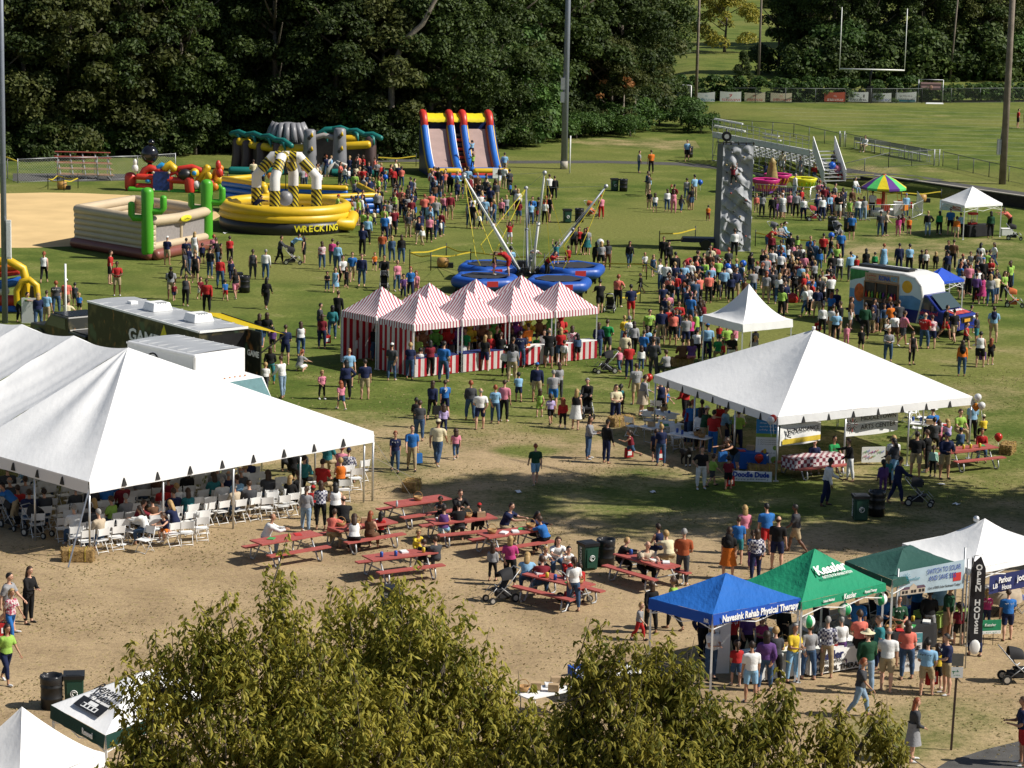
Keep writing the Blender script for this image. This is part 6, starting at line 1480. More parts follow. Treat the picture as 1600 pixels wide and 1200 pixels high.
# ---- hay bales
HAY = mat('hay',(.34,.22,.085),rough=.95,var=.4,scale=9,bump=.8,bscale=40)
def bale(label,px,py,rz,L=1.0):
 t = thing('hay_bale',label,'hay bale',G(px,py),rz,'hay bales');rr = random.Random(px);b = MB();b.box((0,0,0),(L,.5,.40));so = bevel(b.obj('bale',HAY,t),.04)
 b = MB()
 for i in range(420):
  f = rr.choice('tsf');x = rr.uniform(-L / 2,L / 2)
  p = Vector((x,rr.uniform(-.25,.25),.40)) if f == 't' else Vector((x,rr.choice((-.25,.25)),rr.uniform(.02,.4))) if f == 's' else Vector((rr.choice((-L / 2,L / 2)),rr.uniform(-.25,.25),rr.uniform(.02,.4)))
  d = Vector((rr.uniform(-1,1),rr.uniform(-1,1),rr.uniform(-.7,.9))) * .07;w = Vector((.006,.004,.006));b.quad(p - d - w,p + d - w,p + d + w,p - d + w)
 tag(b.obj('straw',HAY,t),kind='stuff');b = MB()
 for x in (-.25 * L,.25 * L):b.bar((x,-.256,.02),(x,-.256,.4),.015,.01);b.bar((x,-.25,.406),(x,.25,.406),.015,.01)
 b.obj('twine',YR,t);return t
bale('hay bale tied at the front left corner of the very large tent',122,876,.05);bale('hay bale at the right corner strap of the very large tent',643,767,1.3,.75)
bale('hay bale with a red balloon at the right of the square tent',1574,708,1.2,.9);bale('hay bale behind the doodle sign',1190,742,.05);bale('hay bale used as a seat left of the square tent',970,665,.6);bale('hay bale beside the people sitting behind the square tent',1065,572,.2)
b = MB();p,q = B.copy(),G(642,758);p.z = 1.6;q.z = .3;b.bar(p,q,.05,.01);tag(b.obj('guy_strap',ALU),'pale strap running from the right tent corner to a hay bale','strap')
# ---- litter on the grass
for i,(px,py) in enumerate([(1470,758),(1494,789),(352,365),(694,355),(1215,1000),(810,770),(190,853),(360,1010),(1020,770)]):
 b = MB();rr = random.Random(i);b.grid(lambda u,v:Vector((.3 * (u - .5),.2 * (v - .5),.02 + rr.uniform(0,.06))),3,3,smooth=False);t = tag(b.obj('paper_scrap',WHITEP),f'white scrap of paper lying on the grass {["near the black stroller", "right of the black stroller", "by the sand infield", "left of the bungee ride", "by the white health board", "in mid field", "by the sunlit chairs", "on the bare ground", "in the tree shade"][i]}','litter');t.location = G(px,py);t.rotation_euler = (0,0,i)
# ---- folding tables, goods and cloths
def table(label,c,rz,L=1.83,Wd=.76,m=WHITEP,grp='folding tables'):
 t = thing('folding_table',label,'table',(c[0],c[1],0),rz,grp);b = MB();b.box((0,0,.71),(L,Wd,.04));b.obj('table_top',m,t)
 for s in (-1,1):b = MB();x = s * (L / 2 - .25);b.tube([(x,-Wd / 2 + .08,.71),(x,-Wd / 2 + .08,.01)],.016,5);b.tube([(x,Wd / 2 - .08,.71),(x,Wd / 2 - .08,.01)],.016,5);b.tube([(x,-Wd / 2 + .08,.12),(x,Wd / 2 - .08,.12)],.014,5);b.obj('leg',STEEL,t)
 return t
GOODS = [('paper_stack',WHITEP),('leaflet',REDI),('jar',mat('jar_blue',(.03,.1,.4),rough=.3)),('basket',mat('basket',(.35,.2,.08),rough=.9,var=.3,scale=20)),('box',mat('card',(.40,.28,.16),rough=.9)),('leaflet',mat('leaf_green',(.05,.3,.08))),('cup',mat('cup_yellow',(.6,.45,.05)))]
def goods(place,c,rz,n,seed,z=.75,L=1.6,Wd=.55,cat=None):
 rr = random.Random(seed)
 for i in range(n):
  nm,m = rr.choice(GOODS);x,y = L * ((i + .5) / n - .5) + rr.uniform(-.05,.05),rr.uniform(-Wd / 2,Wd / 2);b = MB()
  if nm in ('paper_stack','leaflet'):b.box((0,0,0),(.22,.3,.05 if nm == 'paper_stack' else .02),rr.uniform(-.4,.4))
  elif nm == 'basket':b.lathe([(0,0),(.12,0),(.17,.14),(.15,.14),(.11,.02)],10);b.tube([(.16 * cos(a),0,.12 + .2 * sin(a)) for a in np.linspace(0,pi,8)],.012,5)
  elif nm == 'box':b.box((0,0,0),(.28,.2,.18),rr.uniform(-.3,.3))
  else:b.lathe([(0,0),(.05,0),(.055,.14),(.04,.17),(0,.17)],8)
  o = tag(b.obj(nm,m),f'{dict(paper_stack="white pile of paper", leaflet="coloured leaflet", jar="blue jar", basket="handled wicker basket", box="brown cardboard box", cup="yellow cup")[nm]} lying {place}',nm.replace('_',' '),f'{nm.replace("_", " ")}s {place}')
  o.location = (c[0] + x * cos(rz) - y * sin(rz),c[1] + x * sin(rz) + y * cos(rz),z)
def seg(px0,py0,px1,py1,z=.75):
 p,q = G(px0,py0,z),G(px1,py1,z);c = p.lerp(q,.5);return Vector((c.x,c.y,0)),math.atan2(q.y - p.y,q.x - p.x),(q - p).length
BLK = mat('black_cloth',(.014,.014,.016),rough=.9,var=.15);WCL = mat('white_cloth',(.72,.72,.71),rough=.85,var=.05,bump=.15,bscale=5);BCL = mat('blue_cloth',(.012,.09,.36),rough=.85,var=.1,bump=.2,bscale=5);LGC = mat('lime_cloth',(.25,.36,.08),rough=.85,var=.1)
for (a,lab,m,drop) in [((1145,703,1200,708),'table with blue cloth under the front corner of the square tent',BCL,.62),((1008,668,1060,660),'white craft table under the left side of the square tent',None,0),((1050,675,1110,684),'white craft table strewn with paper under the square tent',None,0),((1425,660,1480,664),'long white craft table at the right side of the square tent',None,0),((1300,640,1380,645),'table in the shade at the back of the square tent',None,0),((1010,640,1052,648),'small table at the far left of the square tent',None,0)]:
 c,rz,L = seg(*a);table(lab,c,rz,max(1.5,min(2.2,L)))
 if m:cloth_over('tablecloth','blue cloth over the table under the front corner of the square tent',c,rz,L + .06,.82,.765,m,drop)
 goods('on the ' + ' '.join(lab.split()[:7]),c,rz,5,int(a[0]),.775)
c,rz,L = seg(1252,1012,1340,998);table('booth table with white banner hung on its front, under the bright green canopy',c,rz,2.0);cloth_over('tablecloth','white cloth banner over the physical therapy booth table',c,rz,2.05,.8,.765,WCL,.70,flare=.01)
t = thing('table_banner','white printed banner on the booth table under the bright green canopy','banner',c,rz);b = MB();b.quad((-1.0,-.44,.06),(1.0,-.44,.06),(1.0,-.43,.72),(-1.0,-.43,.72));b.obj('sheet',LOGO,t)
text_on(t,'Kessler',(-.35,-.445,.55),(1,0,0),(0,0,1),.34,mat('print_navy',(.02,.025,.10)),.03,1.0);text_on(t,'REHABILITATION',(-.3,-.445,.36),(1,0,0),(0,0,1),.12,INK,.01,1.1);text_on(t,'PHYSICAL THERAPY',(0,-.445,.17),(1,0,0),(0,0,1),.2,INK,.03,1.8)
goods('on the physical therapy booth table',c,rz,9,5,.775,1.8)
c,rz,L = seg(1165,1022,1240,1012);table('booth table under the blue canopy, mostly behind leaves',c,rz,1.6);cloth_over('tablecloth','white cloth over the table under the blue canopy',c,rz,1.65,.8,.765,WCL,.70,flare=.02);goods('on the blue canopy booth table',c,rz,7,8,.775,1.4)
c,rz,L = seg(1385,985,1440,972);table('booth table under the dark green canopy',c,rz,1.9);cloth_over('tablecloth','dark cloth over the table under the dark green canopy',c,rz,1.95,.8,.765,BLK,.70,flare=.02);goods('on the dark canopy booth table',c,rz,8,9,.775,1.7)
c,rz,L = seg(1440,960,1500,945);table('booth table with lime cloth behind the man in green',c,rz,1.5);cloth_over('tablecloth','lime green cloth on the table behind the man in green',c,rz,1.55,.8,.765,LGC,.4)
c,rz,L = seg(1535,925,1590,915);t = thing('trestle_table','round table with pale cloth on crossed wooden legs at the right edge','table',c,rz)
b = MB();b.lathe([(0,.74),(.62,.74),(.62,.70),(0,.70)],20);b.obj('table_top',WHITEP,t);b = MB();[b.bar((x0,y,.0),(-x0,y,.7),.05) for x0 in (-.45,.45) for y in (-.25,.25)];b.obj('leg',mat('dark_wood',(.06,.035,.02),rough=.7),t)
b = MB();b.lathe([(0,.755),(.64,.752),(.68,.6),(.70,.42)],24);tag(b.obj('tablecloth',mat('taupe_cloth',(.34,.28,.21),rough=.9,var=.1)),'taupe cloth draped over the round table at the right edge','tablecloth').location = c
goods('on the round table at the right edge',c,rz,6,14,.77,.9,.6)
BLUC = mat('bag_blue',(.015,.08,.38),rough=.7,var=.15)
c,rz,L = seg(820,1085,890,1070);table('white table behind the leaves at the bottom of the photo',c,rz,1.8);goods('on the table seen through the leaves',c,rz,7,11,.775)
c,rz,L = seg(930,1050,985,1045);table('second white table behind the leaves, left of the blue canopy',c,rz,2.0);goods('on the table left of the blue canopy',c,rz,8,12,.755)
c,rz,L = seg(1508,352,1545,350);table('popcorn stall table with black cloth under the small white canopy',c,rz,1.9);cloth_over('tablecloth','black cloth on the popcorn stall table',c,rz,1.95,.8,.765,BLK,.72)
t = thing('popcorn_machine','glass popcorn machine with red top on the stall table','popcorn machine',(c.x - .3,c.y,.775),rz);b = MB();b.box((0,0,0),(.5,.4,.12));b.box((0,0,.62),(.52,.42,.14));b.obj('casing',REDI,t);b = MB();[b.box((x,y,.12),(.03,.03,.5)) for x in (-.23,.23) for y in (-.18,.18)];b.obj('frame',ALU,t);b = MB();b.ball((0,0,.2),(.2,.15,.12),8);b.obj('popcorn',mat('popcorn',(.7,.6,.3),rough=.9),t)
b = MB();b.box((0,0,0),(.75,.5,.42));b.box((0,0,.42),(.78,.53,.06));t = tag(bevel(b.obj('cool_box',WHITEP),.03),'white cool box on the grass right of the small white canopy','cool box');put(t,G(1572,368),.1)
# ---- signs and boards
def board(name,label,cat,px,py,W_,H_,rz,m,z0=.0,tilt=0.,th=.03):
 t = thing(name,label,cat,G(px,py),R(rz));b = MB();b.box((0,0,z0),(W_,th,H_));so = b.obj('board',m,t);return t
def btxt(t,s,x,z,size,m,bold=.02,w=None,y=-.017):return text_on(t,s,(x,y,z),(1,0,0),(0,0,1),size,m,bold,w)
def bpan(t,x0,z0,x1,z1,m,y=-.02,name='print'):b = MB();b.quad((x0,y,z0),(x1,y,z0),(x1,y,z1),(x0,y,z1));return b.obj(name,m,t)
TEAL = mat('print_teal_light',(.10,.32,.36),rough=.6)
t = board('health_board','white and teal upright board with bold black heading about health screenings','sign',1422,1049,.62,1.12,12,LOGO);bpan(t,-.31,.84,.31,1.12,TEAL);b = MB();b.poly([(-.31,-.024,.84),(-.1,-.024,.84),(-.24,-.024,.98),(-.31,-.024,1.05)]);b.obj('print',mat('print_teal_dark',(.03,.16,.22)),t)
btxt(t,'FREE',0,.68,.19,INK,.035,.52);btxt(t,'HEALTH',0,.53,.08,INK,.01,.3);btxt(t,'SCREENINGS',0,.44,.08,INK,.01,.46);btxt(t,'TODAY',0,.35,.08,INK,.01,.25);btxt(t,'Kessler',0,.2,.09,INK,.02,.22);btxt(t,'~8',.12,.97,.06,LOGO,.005,.25)
b = MB();b.bar((0,.35,0),(0,.02,1.0),.04);b.obj('strut',STEEL,t)
t = board('doodle_sign','low white board with blue bubble lettering in front of a hay bale','sign',1173,752,1.55,.38,-3,LOGO);btxt(t,'Doodle Dude',0,.25,.27,BLUEI,.05,1.35);btxt(t,'~15',0,.08,.1,INK,.005,1.3)
t = board('banner_stand','tall roll up banner, blue above and orange below, at the square tent corner','banner',1197,738,.86,2.05,-3,LOGO)
bpan(t,-.43,1.5,.43,2.05,mat('print_azure',(.03,.22,.52)));bpan(t,-.43,1.36,.43,1.5,mat('print_lime',(.22,.36,.06)));bpan(t,-.43,0,.43,.14,mat('print_orange',(.55,.16,.04)))
for z,s_ in ((1.9,'~10'),(1.76,'~9'),(1.64,'~7')):btxt(t,s_,0,z,.11,LOGO,.01,.6,-.024)
for z in (1.25,1.17,1.09):btxt(t,'~14',0,z,.06,INK,.005,.7)
b = MB();b.ball((-.12,-.02,.75),(.12,.01,.12),10);b.obj('print',mat('print_orange',(.55,.16,.04)),t);b = MB();b.ball((-.1,-.02,.58),(.09,.01,.09),10);b.obj('print',BLUEI,t)
for x,z,r in ((.3,.95,.09),(.28,.5,.13)):b = MB();b.ball((x,-.02,z),(r,.01,r),12);b.obj('print',mat('print_lime',(.22,.36,.06)),t)
btxt(t,'~6',.16,.75,.07,INK,.01,.3)
def hang(label,pa,pb,H_,zt,m,cat='banner'):
 a,b_ = G(*pa,zt),G(*pb,zt);t = thing('hanging_banner',label,cat,(a.x,a.y,0),math.atan2(b_.y - a.y,b_.x - a.x));L = (b_ - a).length;bb = MB()
 bb.grid(lambda u,v:Vector((L * u,.03 * sin(u * 7) - .02,zt - H_ * (1 - v) - .04 * sin(pi * u))),14,4);so = bb.obj('sheet',m,t);return t,L
t,L = hang('white banner with yellow foot hanging under the front eave of the square tent',(1219,664),(1283,655),.80,2.12,LOGO)
btxt(t,'RENAISSANCE',L * .55,1.85,.24,INK,.0,L * .75,-.07);bpan(t,.1,1.36,L - .05,1.55,mat('print_saffron',(.62,.45,.04)),-.055);bb = MB();bb.tube([(.3,-.07,1.95),(.4,-.07,1.75),(.32,-.07,1.65),(.5,-.07,1.6)],.025,5);bb.obj('figure_print',INK,t)
t,L = hang('white banner with serif lettering and red burst hanging from the square tent',(1321,650),(1404,640),.80,2.12,LOGO)
btxt(t,'MIDDLETOWN',L * .6,1.95,.24,INK,.0,L * .66,-.07);btxt(t,'ARTS CENTER',L * .6,1.62,.26,INK,.0,L * .66,-.07)
for k in range(12):an = k * pi / 6;bb = MB();bb.bar((.32 + .1 * cos(an),-.065,1.75 + .1 * sin(an)),(.32 + .26 * cos(an),-.065,1.75 + .26 * sin(an)),.03,.01);bb.obj('burst_ray',REDI if k % 3 == 0 else INK,t)
t = board('poster_board','white poster with hand painted coloured letters, leaning on an easel by the square tent','sign',1364,727,.95,.60,12,LOGO,.12);cols = [mat('paint_' + n,c) for n,c in (('green',(.1,.4,.05)),('blue',(.03,.1,.5)),('pink',(.5,.05,.2)),('purple',(.2,.05,.4)),('orange',(.6,.2,.03)))]
for i in range(11):btxt(t,'~2',-.33 + .115 * (i % 7),(.54 if i < 7 else .34) + .03 * sin(i * 2),.16,cols[i % 5],.03)
b = MB();b.bar((0,.4,0),(0,.03,.6),.04);b.obj('easel_leg',STEEL,t)
p,q = G(1404,932,1.75),G(1505,919,1.75);p.z = q.z = 0;z00,z10,z01,z11 = 1.75,zat(p,894),1.75,zat(q,874);L = (q - p).length;t = thing('solar_banner','sky blue banner about solar power with a house picture, tied between poles','banner',(p.x,p.y,0),math.atan2(q.y - p.y,q.x - p.x))
SB = mat('banner_sky',(.52,.66,.75),rough=.6,var=.12,scale=1.5,trans=.3);b = MB();b.grid(lambda u,v:Vector((L * u,.006 * sin(u * 6),1.05 + .9 * v)),10,4);b.obj('sheet',SB,t)
btxt(t,'SWITCH TO SOLAR',L * .68,1.76,.24,BLUEI,.0,L * .52,-.05);btxt(t,'AND SAVE $$$',L * .66,1.52,.24,BLUEI,.0,L * .42,-.05);btxt(t,'Get a FREE Solar Estimate Today!',L * .7,1.2,.11,INK,.01,L * .5,-.05);btxt(t,'GreenSun',L * .2,1.62,.16,TEALI,.0,L * .22,-.05)
for k in range(10):an = k * pi / 5;b = MB();b.bar((.22,-.05,1.72),(.22 + .16 * cos(an),-.05,1.72 + .16 * sin(an)),.012,.01);b.obj('burst_ray',TEALI,t)
HB_ = mat('house_print',(.48,.40,.31));HR = mat('house_roof_print',(.10,.06,.09));x0 = .05
b = MB();b.poly([(x0,-.045,1.08),(L * .4,-.045,1.08),(L * .4,-.045,1.26),(x0,-.045,1.26)]);b.poly([(L * .16,-.05,1.08),(L * .27,-.05,1.08),(L * .27,-.05,1.34),(L * .215,-.05,1.46),(L * .16,-.05,1.34)]);b.obj('house_print',HB_,t)
b = MB();b.poly([(x0,-.047,1.26),(L * .41,-.047,1.26),(L * .38,-.047,1.36),(x0,-.047,1.36)]);b.obj('roof_print',HR,t)
b = MB();[b.quad((x,-.055,1.12),(x + .09,-.055,1.12),(x + .09,-.055,1.23),(x,-.055,1.23)) for x in (.1,.22,L * .18,L * .225,L * .3,L * .35)];tag(b.obj('window_print',INK,t),kind='stuff');bpan(t,L * .83,1.32,L * .95,1.58,REDI,-.05)
for ch_ in t.children:
 for v in ch_.data.vertices:
  if ch_.name[:5] != 'sheet':v.co.y = v.co.y * .25 - .004
  u,w = v.co.x / L,(v.co.z - 1.05) / .9;v.co.z = (z00 + (z10 - z00) * w) * (1 - u) + (z01 + (z11 - z01) * w) * u
for x,h in ((-.03,z10 + .1),(L + .02,z11 + .35),(L + .15,z11)):b = MB();b.tube([(x,.03,0),(x,.03,h)],.03,6);b.obj('pole',STEEL,t)
q = G(1521,1044);t = thing('feather_flag','black feather flag with white vertical lettering','flag',q,R(5));b = MB();zt = zat(q,866)
b.grid(lambda u,v:Vector((-.22 + .42 * v * (1 if u < .85 else 1 - (u - .85) * 2.5),.02 * sin(u * 6),.75 + (zt - .8) * u - (.0 if v < .1 else .25 * (u > .86) * (1 - v)))),14,3);b.obj('sail',mat('flag_black',(.014,.013,.016),rough=.7),t)
b = MB();b.tube([(-.24,0,0),(-.24,0,zt * .8),(-.15,0,zt - .05),(.1,0,zt)],.018,6);b.obj('pole',STEEL,t)
for i,c_ in enumerate('OPEN HOUSE'):
 if c_ != ' ':text_on(t,c_,(0,-.03,zt - .38 - .205 * i),(1,0,0),(0,0,1),.24,LOGO,.03)
b = MB();b.ball((0,0,.62),(.16,.04,.22),12);b.obj('round_tag',LOGO,t)
p,q = WC[1].lerp(WC[2],.2),WC[1].lerp(WC[2],.9);t = thing('navy_banner','navy banner with white lettering hung under the white peaked canopy','banner',(p.x,p.y,0),math.atan2(q.y - p.y,q.x - p.x));L = (q - p).length;b = MB();b.grid(lambda u,v:Vector((L * u,.02 * sin(9 * u),1.45 + .55 * v)),10,3);b.obj('sheet',NAVY,t)
btxt(t,'Parlour',.62,1.83,.25,LOGO,.02,.55,-.05);btxt(t,'House',.7,1.6,.22,LOGO,.01,.4,-.05);btxt(t,'jotbo',1.45,1.78,.26,LOGO,.02,.6,-.05);btxt(t,'LB',.2,1.68,.2,LOGO,.01,.2,-.05)
GRB = mat('sign_green',(.015,.22,.10),rough=.6)
t = board('counter_sign','small green and white stand sign at the corner of the bright green canopy','sign',1395,1020,.58,.85,8,LOGO);bpan(t,-.29,.5,.29,.85,GRB);btxt(t,'Kessler',0,.66,.12,LOGO,.01,.4,-.024)
t = board('lawn_sign','green lawn sign on thin wire legs beside the woman in a camouflage top','sign',1545,1008,.70,.42,14,GRB,.34);bpan(t,-.35,.34,.35,.44,LOGO);btxt(t,'Kessler',0,.62,.12,LOGO,.01,.35,-.024);btxt(t,'~9',0,.39,.07,GRB,.01,.6,-.026);b = MB();[b.bar((x,0,0),(x,0,.36),.015) for x in (-.18,.12)];b.obj('leg',BLACKP,t)
t = board('white_board','large blank white board propped under the blue canopy','sign',1122,1052,.62,1.55,6,LOGO);btxt(t,'i',0,1.2,.2,INK,.0,None)
t = board('easel_sign','white A-frame board on the grass left of the black pickup','sign',46,505,.75,1.25,0,LOGO);b = MB();b.bar((-.3,.5,0),(-.3,.03,1.2),.05);b.bar((.3,.5,0),(.3,.03,1.2),.05);b.obj('strut',WHITEP,t);rag(t,random.Random(2),.75,1.2,INK,[1.08],-.03)
q = G(1486,1172);t = thing('parking_sign','stack of two small traffic plates on a brown steel post, seen from behind','sign',q);zz = zat(q,1021);b = MB();b.bar((0,0,0),(0.05,0,zz),.055,.04);b.obj('post',mat('rusty_post',(.06,.035,.025),rough=.8,var=.2),t)
b = MB();b.box((.04,-.04,zz - .32),(.30,.012,.33));b.obj('plate',mat('plate_back',(.12,.12,.11),rough=.5),t);b = MB();b.box((.04,-.04,zz - .63),(.30,.012,.28));b.obj('plate',LOGO,t);text_on(t,'~2',(.0,-.06,zz - .46),(1,0,0),(0,0,1),.2,GRB,.02);text_on(t,'~4',(.04,-.06,zz - .56),(1,0,0),(0,0,1),.08,GRB,.01)
t = thing('stall_banner','picture banner with red lettering on the small white canopy by the wall','banner',(*G(1487,322,1.8)[:2],0),R(-38));b = MB();b.quad((-.85,-.05,1.5),(.85,-.05,1.5),(.85,-.05,2.15),(-.85,-.05,2.15));b.obj('sheet',SB,t);bpan(t,.1,1.55,.72,2.1,mat('banner_rose',(.45,.22,.18)),-.06);btxt(t,'~5',.4,1.95,.2,REDI,.02,.5,-.07);btxt(t,'~4',.4,1.7,.2,REDI,.02,.5,-.07)
# ---- balloons
def balloon(label,px,py,Y,col,r=.15,string=.6,tie=None):
 p = at_y(px,py,Y);t = thing('balloon',label,'balloon',p,0,'balloons');b = MB();b.lathe([(.0,-r * 1.25),(r * .35,-r * 1.0),(r * .85,-r * .4),(r,.1 * r),(r * .8,r * .65),(r * .4,r * .95),(0,r * 1.05)],14);b.obj('envelope',mat('balloon_' + col,dict(red=(.5,.03,.02),white=(.75,.75,.75),blue=(.02,.12,.55),orange=(.65,.22,.02),yellow=(.65,.55,.03),pink=(.6,.2,.3))[col],rough=.25,var=0,trans=.2),t)
 b = MB();e = Vector(tie) - p if tie else Vector((.05,0,-string));b.tube([(0,0,-r * 1.2),e],.008,4);b.obj('string',WHITEP,t);return t
yF = RT[1].y;
balloon('white balloon tied at the front corner of the square tent',1204,657,yF - .3,'white');balloon('red balloon tied at the front corner of the square tent',1208,654,yF - .15,'red')
yR = RT[2].y
balloon('upper white balloon at the right corner of the square tent',1528,621,yR,'white');balloon('lower white balloon at the right corner of the square tent',1534,634,yR,'white');balloon('orange balloon at the right corner of the square tent',1525,636,yR + .1,'orange')
balloon('red balloon over the right hay bale',1560,683,G(1574,708).y,'red',.17,.5);balloon('red balloon over the hay bale behind the doodle sign',1186,716,G(1190,742).y,'red',.17,.5);balloon('white balloon beyond the bungee pools',938,379,G(938,420).y,'white',.22)
balloon('blue balloon left of the white one in the climbing queue',1137,417,G(1137,452).y,'blue',.2);balloon('white balloon in the climbing queue',1139,425,G(1139,456).y,'white',.2);balloon('blue balloon right of the white one in the climbing queue',1161,412,G(1161,450).y,'blue',.2);balloon('orange ball balloon inside the yellow arena',422,275,G(422,330).y,'orange',.22);balloon('yellow balloon near the jungle inflatable',574,291,G(574,315).y,'yellow',.2);balloon('blue balloon right of the jungle inflatable',602,277,G(602,305).y,'blue',.2);balloon('blue balloon left of the climbing tower',1094,285,G(1094,310).y,'blue',.2);balloon('blue balloon by the drums in front of the swing ride',1299,368,G(1299,395).y,'blue',.2);balloon('upper blue balloon at the foot of the grandstand stair',1300,259,Gt(1300,285).y,'blue',.3);balloon('pink balloon at the foot of the grandstand stair',1308,264,Gt(1308,285).y,'pink',.3)
balloon('red balloon at the left corner of the square tent',1014,590,G(1014,630).y,'red',.17);balloon('red balloon bag on the grass left of the ice truck',1238,468,G(1238,472).y,'red',.35,.3)
def beachball(label,px,py,Y):
 p = at_y(px,py,Y);t = thing('beach_ball',label,'beach ball',p,0,'green and white balls');r = .19
 for k in range(6):
  b = MB();b.grid(lambda u,v:Vector((r * sin(pi * v) * cos(pi / 3 * (k + u)),r * sin(pi * v) * sin(pi / 3 * (k + u)),r * cos(pi * v))),4,10);b.obj('gore',LOGO if k % 2 else mat('ball_green',(.02,.30,.10),rough=.4),t)
 b = MB();b.bar((0,0,.19),(0,0,.6),.008);b.obj('cord',WHITEP,t);t.rotation_euler = (0,0,px)
beachball('green and white ball hanging left under the bright green canopy',1263,971,GC[1].y + .3);beachball('green and white ball hanging in the middle under the bright green canopy',1320,952,GC[1].y + 1.4);beachball('green and white ball hanging at the right post of the bright green canopy',1376,936,GC[2].y + .1)
# ---- caution tape and stakes
def tape(label,pts,z=.85):
 P_ = [G(*p) for p in pts];t = thing('barrier_tape',label,'tape',P_[0],0,'yellow barrier tapes');b = MB()
 for p,q in zip(P_,P_[1:]):
  n = 8
  for i in range(n):
   f = lambda u:p.lerp(q,u) - P_[0] + Vector((0,0,z - .10 * sin(pi * u) + .02 * sin(u * 9)))
   b.bar(f(i / n),f((i + 1) / n),.012,.075)
 b.obj('ribbon',YTAPE,t)
 for p in P_:b = MB();b.tube([p - P_[0],p - P_[0] + Vector((0,0,1.05))],.03,6);b.obj('stake',BLACKP,t)
tape('yellow tape squaring off the grass left of the bungee ride',[(640,418),(697,408),(735,417),(673,423),(640,418)]);tape('yellow tape along the back of the bungee ride',[(735,417),(850,425),(1010,437)]);tape('yellow tape from the tall stake towards the striped canopies',[(1010,437),(1040,450)]);tape('yellow tape left of the climbing tower',[(1030,387),(1086,379)]);tape('yellow tape right of the climbing tower',[(1180,385),(1265,398)]);tape('yellow tape between the umbrella swing and the small white canopy',[(1355,318),(1408,320),(1470,318)]);tape('yellow tape square around a yellow machine left of the train inflatable',[(75,296),(90,290),(122,294),(100,298),(75,296)],.7);tape('yellow tape by the dugout bench right of the jungle inflatable',[(590,262),(650,260)],.8);tape('yellow tape right of the striped canopies',[(965,480),(1000,472)],.5)
CAMP = mat('camp_black',(.015,.015,.017),rough=.85,var=.2)
def camp_chair(label,p,rz,m=CAMP):
 t = thing('camp_chair',label,'chair',p,rz,'folding fabric chairs');b = MB();b.grid(lambda u,v:Vector((.52 * (u - .5),.22 - .44 * v,.44 - .05 * sin(pi * u))),4,3);b.obj('seat',m,t);b = MB();b.grid(lambda u,v:Vector((.54 * (u - .5),.24 + .12 * v + .03 * sin(pi * u),.42 + .48 * v)),4,3);b.obj('backrest',m,t)
 b = MB();[b.tube([(s * .27,-.22,.0),(s * .27,.22,.45),(s * .28,.36,.92)],.013,5) for s in (-1,1)];[b.tube([(s * .27,.25,.0),(s * .27,-.22,.45),(s * .28,-.24,.62),(s * .28,.28,.64)],.013,5) for s in (-1,1)];b.bar((-.27,-.2,.02),(.27,-.2,.43),.015);b.obj('frame',STEEL,t)
for px,py,rz,lab,m in [(1350,985,2.6,'black fabric chair behind the bright green canopy booth, left one',CAMP),(1372,978,2.9,'black fabric chair behind the bright green canopy booth, right one',CAMP),(1462,940,2.4,'royal blue fabric chair behind the solar banner',BLUC),(1596,955,.8,'royal blue fabric chair by the round table at the right edge',BLUC),(1210,985,2.8,'black fabric chair in the shade behind the blue canopy booth',CAMP),(1290,990,2.5,'black fabric chair in the shade of the bright green canopy',CAMP)]:camp_chair(lab,G(px,py),rz,m)
for i,(px,py,col) in enumerate([(1425,968,'blue'),(1270,985,'white'),(1495,965,'blue'),(1330,975,'grey'),(1195,1002,'grey'),(905,1062,'blue')]):
 b = MB();b.box((0,0,0),(.55,.38,.34),top=(1.04,1.04));b.box((0,0,.35),(.58,.41,.05));t = tag(bevel(b.obj('storage_box',dict(blue=BLUC,white=WHITEP,grey=GREYA)[col]),.02),f'{col} lidded storage box on the ground {["behind the solar banner", "behind the physical therapy table", "left of the round table", "beside the black fabric chairs", "behind the blue canopy booth", "by the tables seen through the leaves"][i]}','box');put(t,G(px,py),i * .7)
for i,(c,rz) in enumerate(TBL):goods('on ' + ['the empty red picnic table','the red picnic table left of centre','the red picnic table nearest the very large tent','the red cap picnic table','the table of the two in blue','the half hidden picnic table','the crowded picnic table','the table right of the recycling bin','the table at the square tent corner'][i],c,rz,(1,4,2,4,5,4,7,4,5)[i],40 + i,.765,1.9,.4)
def blower(label,px,py):
 t = thing('air_blower',label,'blower',G(px,py),0,'air blowers');b = MB();b.lathe([(.0,.05),(.32,.06),(.36,.3),(.32,.55),(0,.58)],12);b.obj('housing',mat('blower_tan',(.40,.22,.06),rough=.5),t);b = MB();b.box((.3,0,.0),(.6,.35,.28));b.obj('motor',BLACKP,t)
blower('tan blower with black motor inside the tape square left of the bungee ride',692,418);blower('blower inside the tape square left of the train inflatable',97,296);blower('orange blower by the umbrella swing',1440,316)
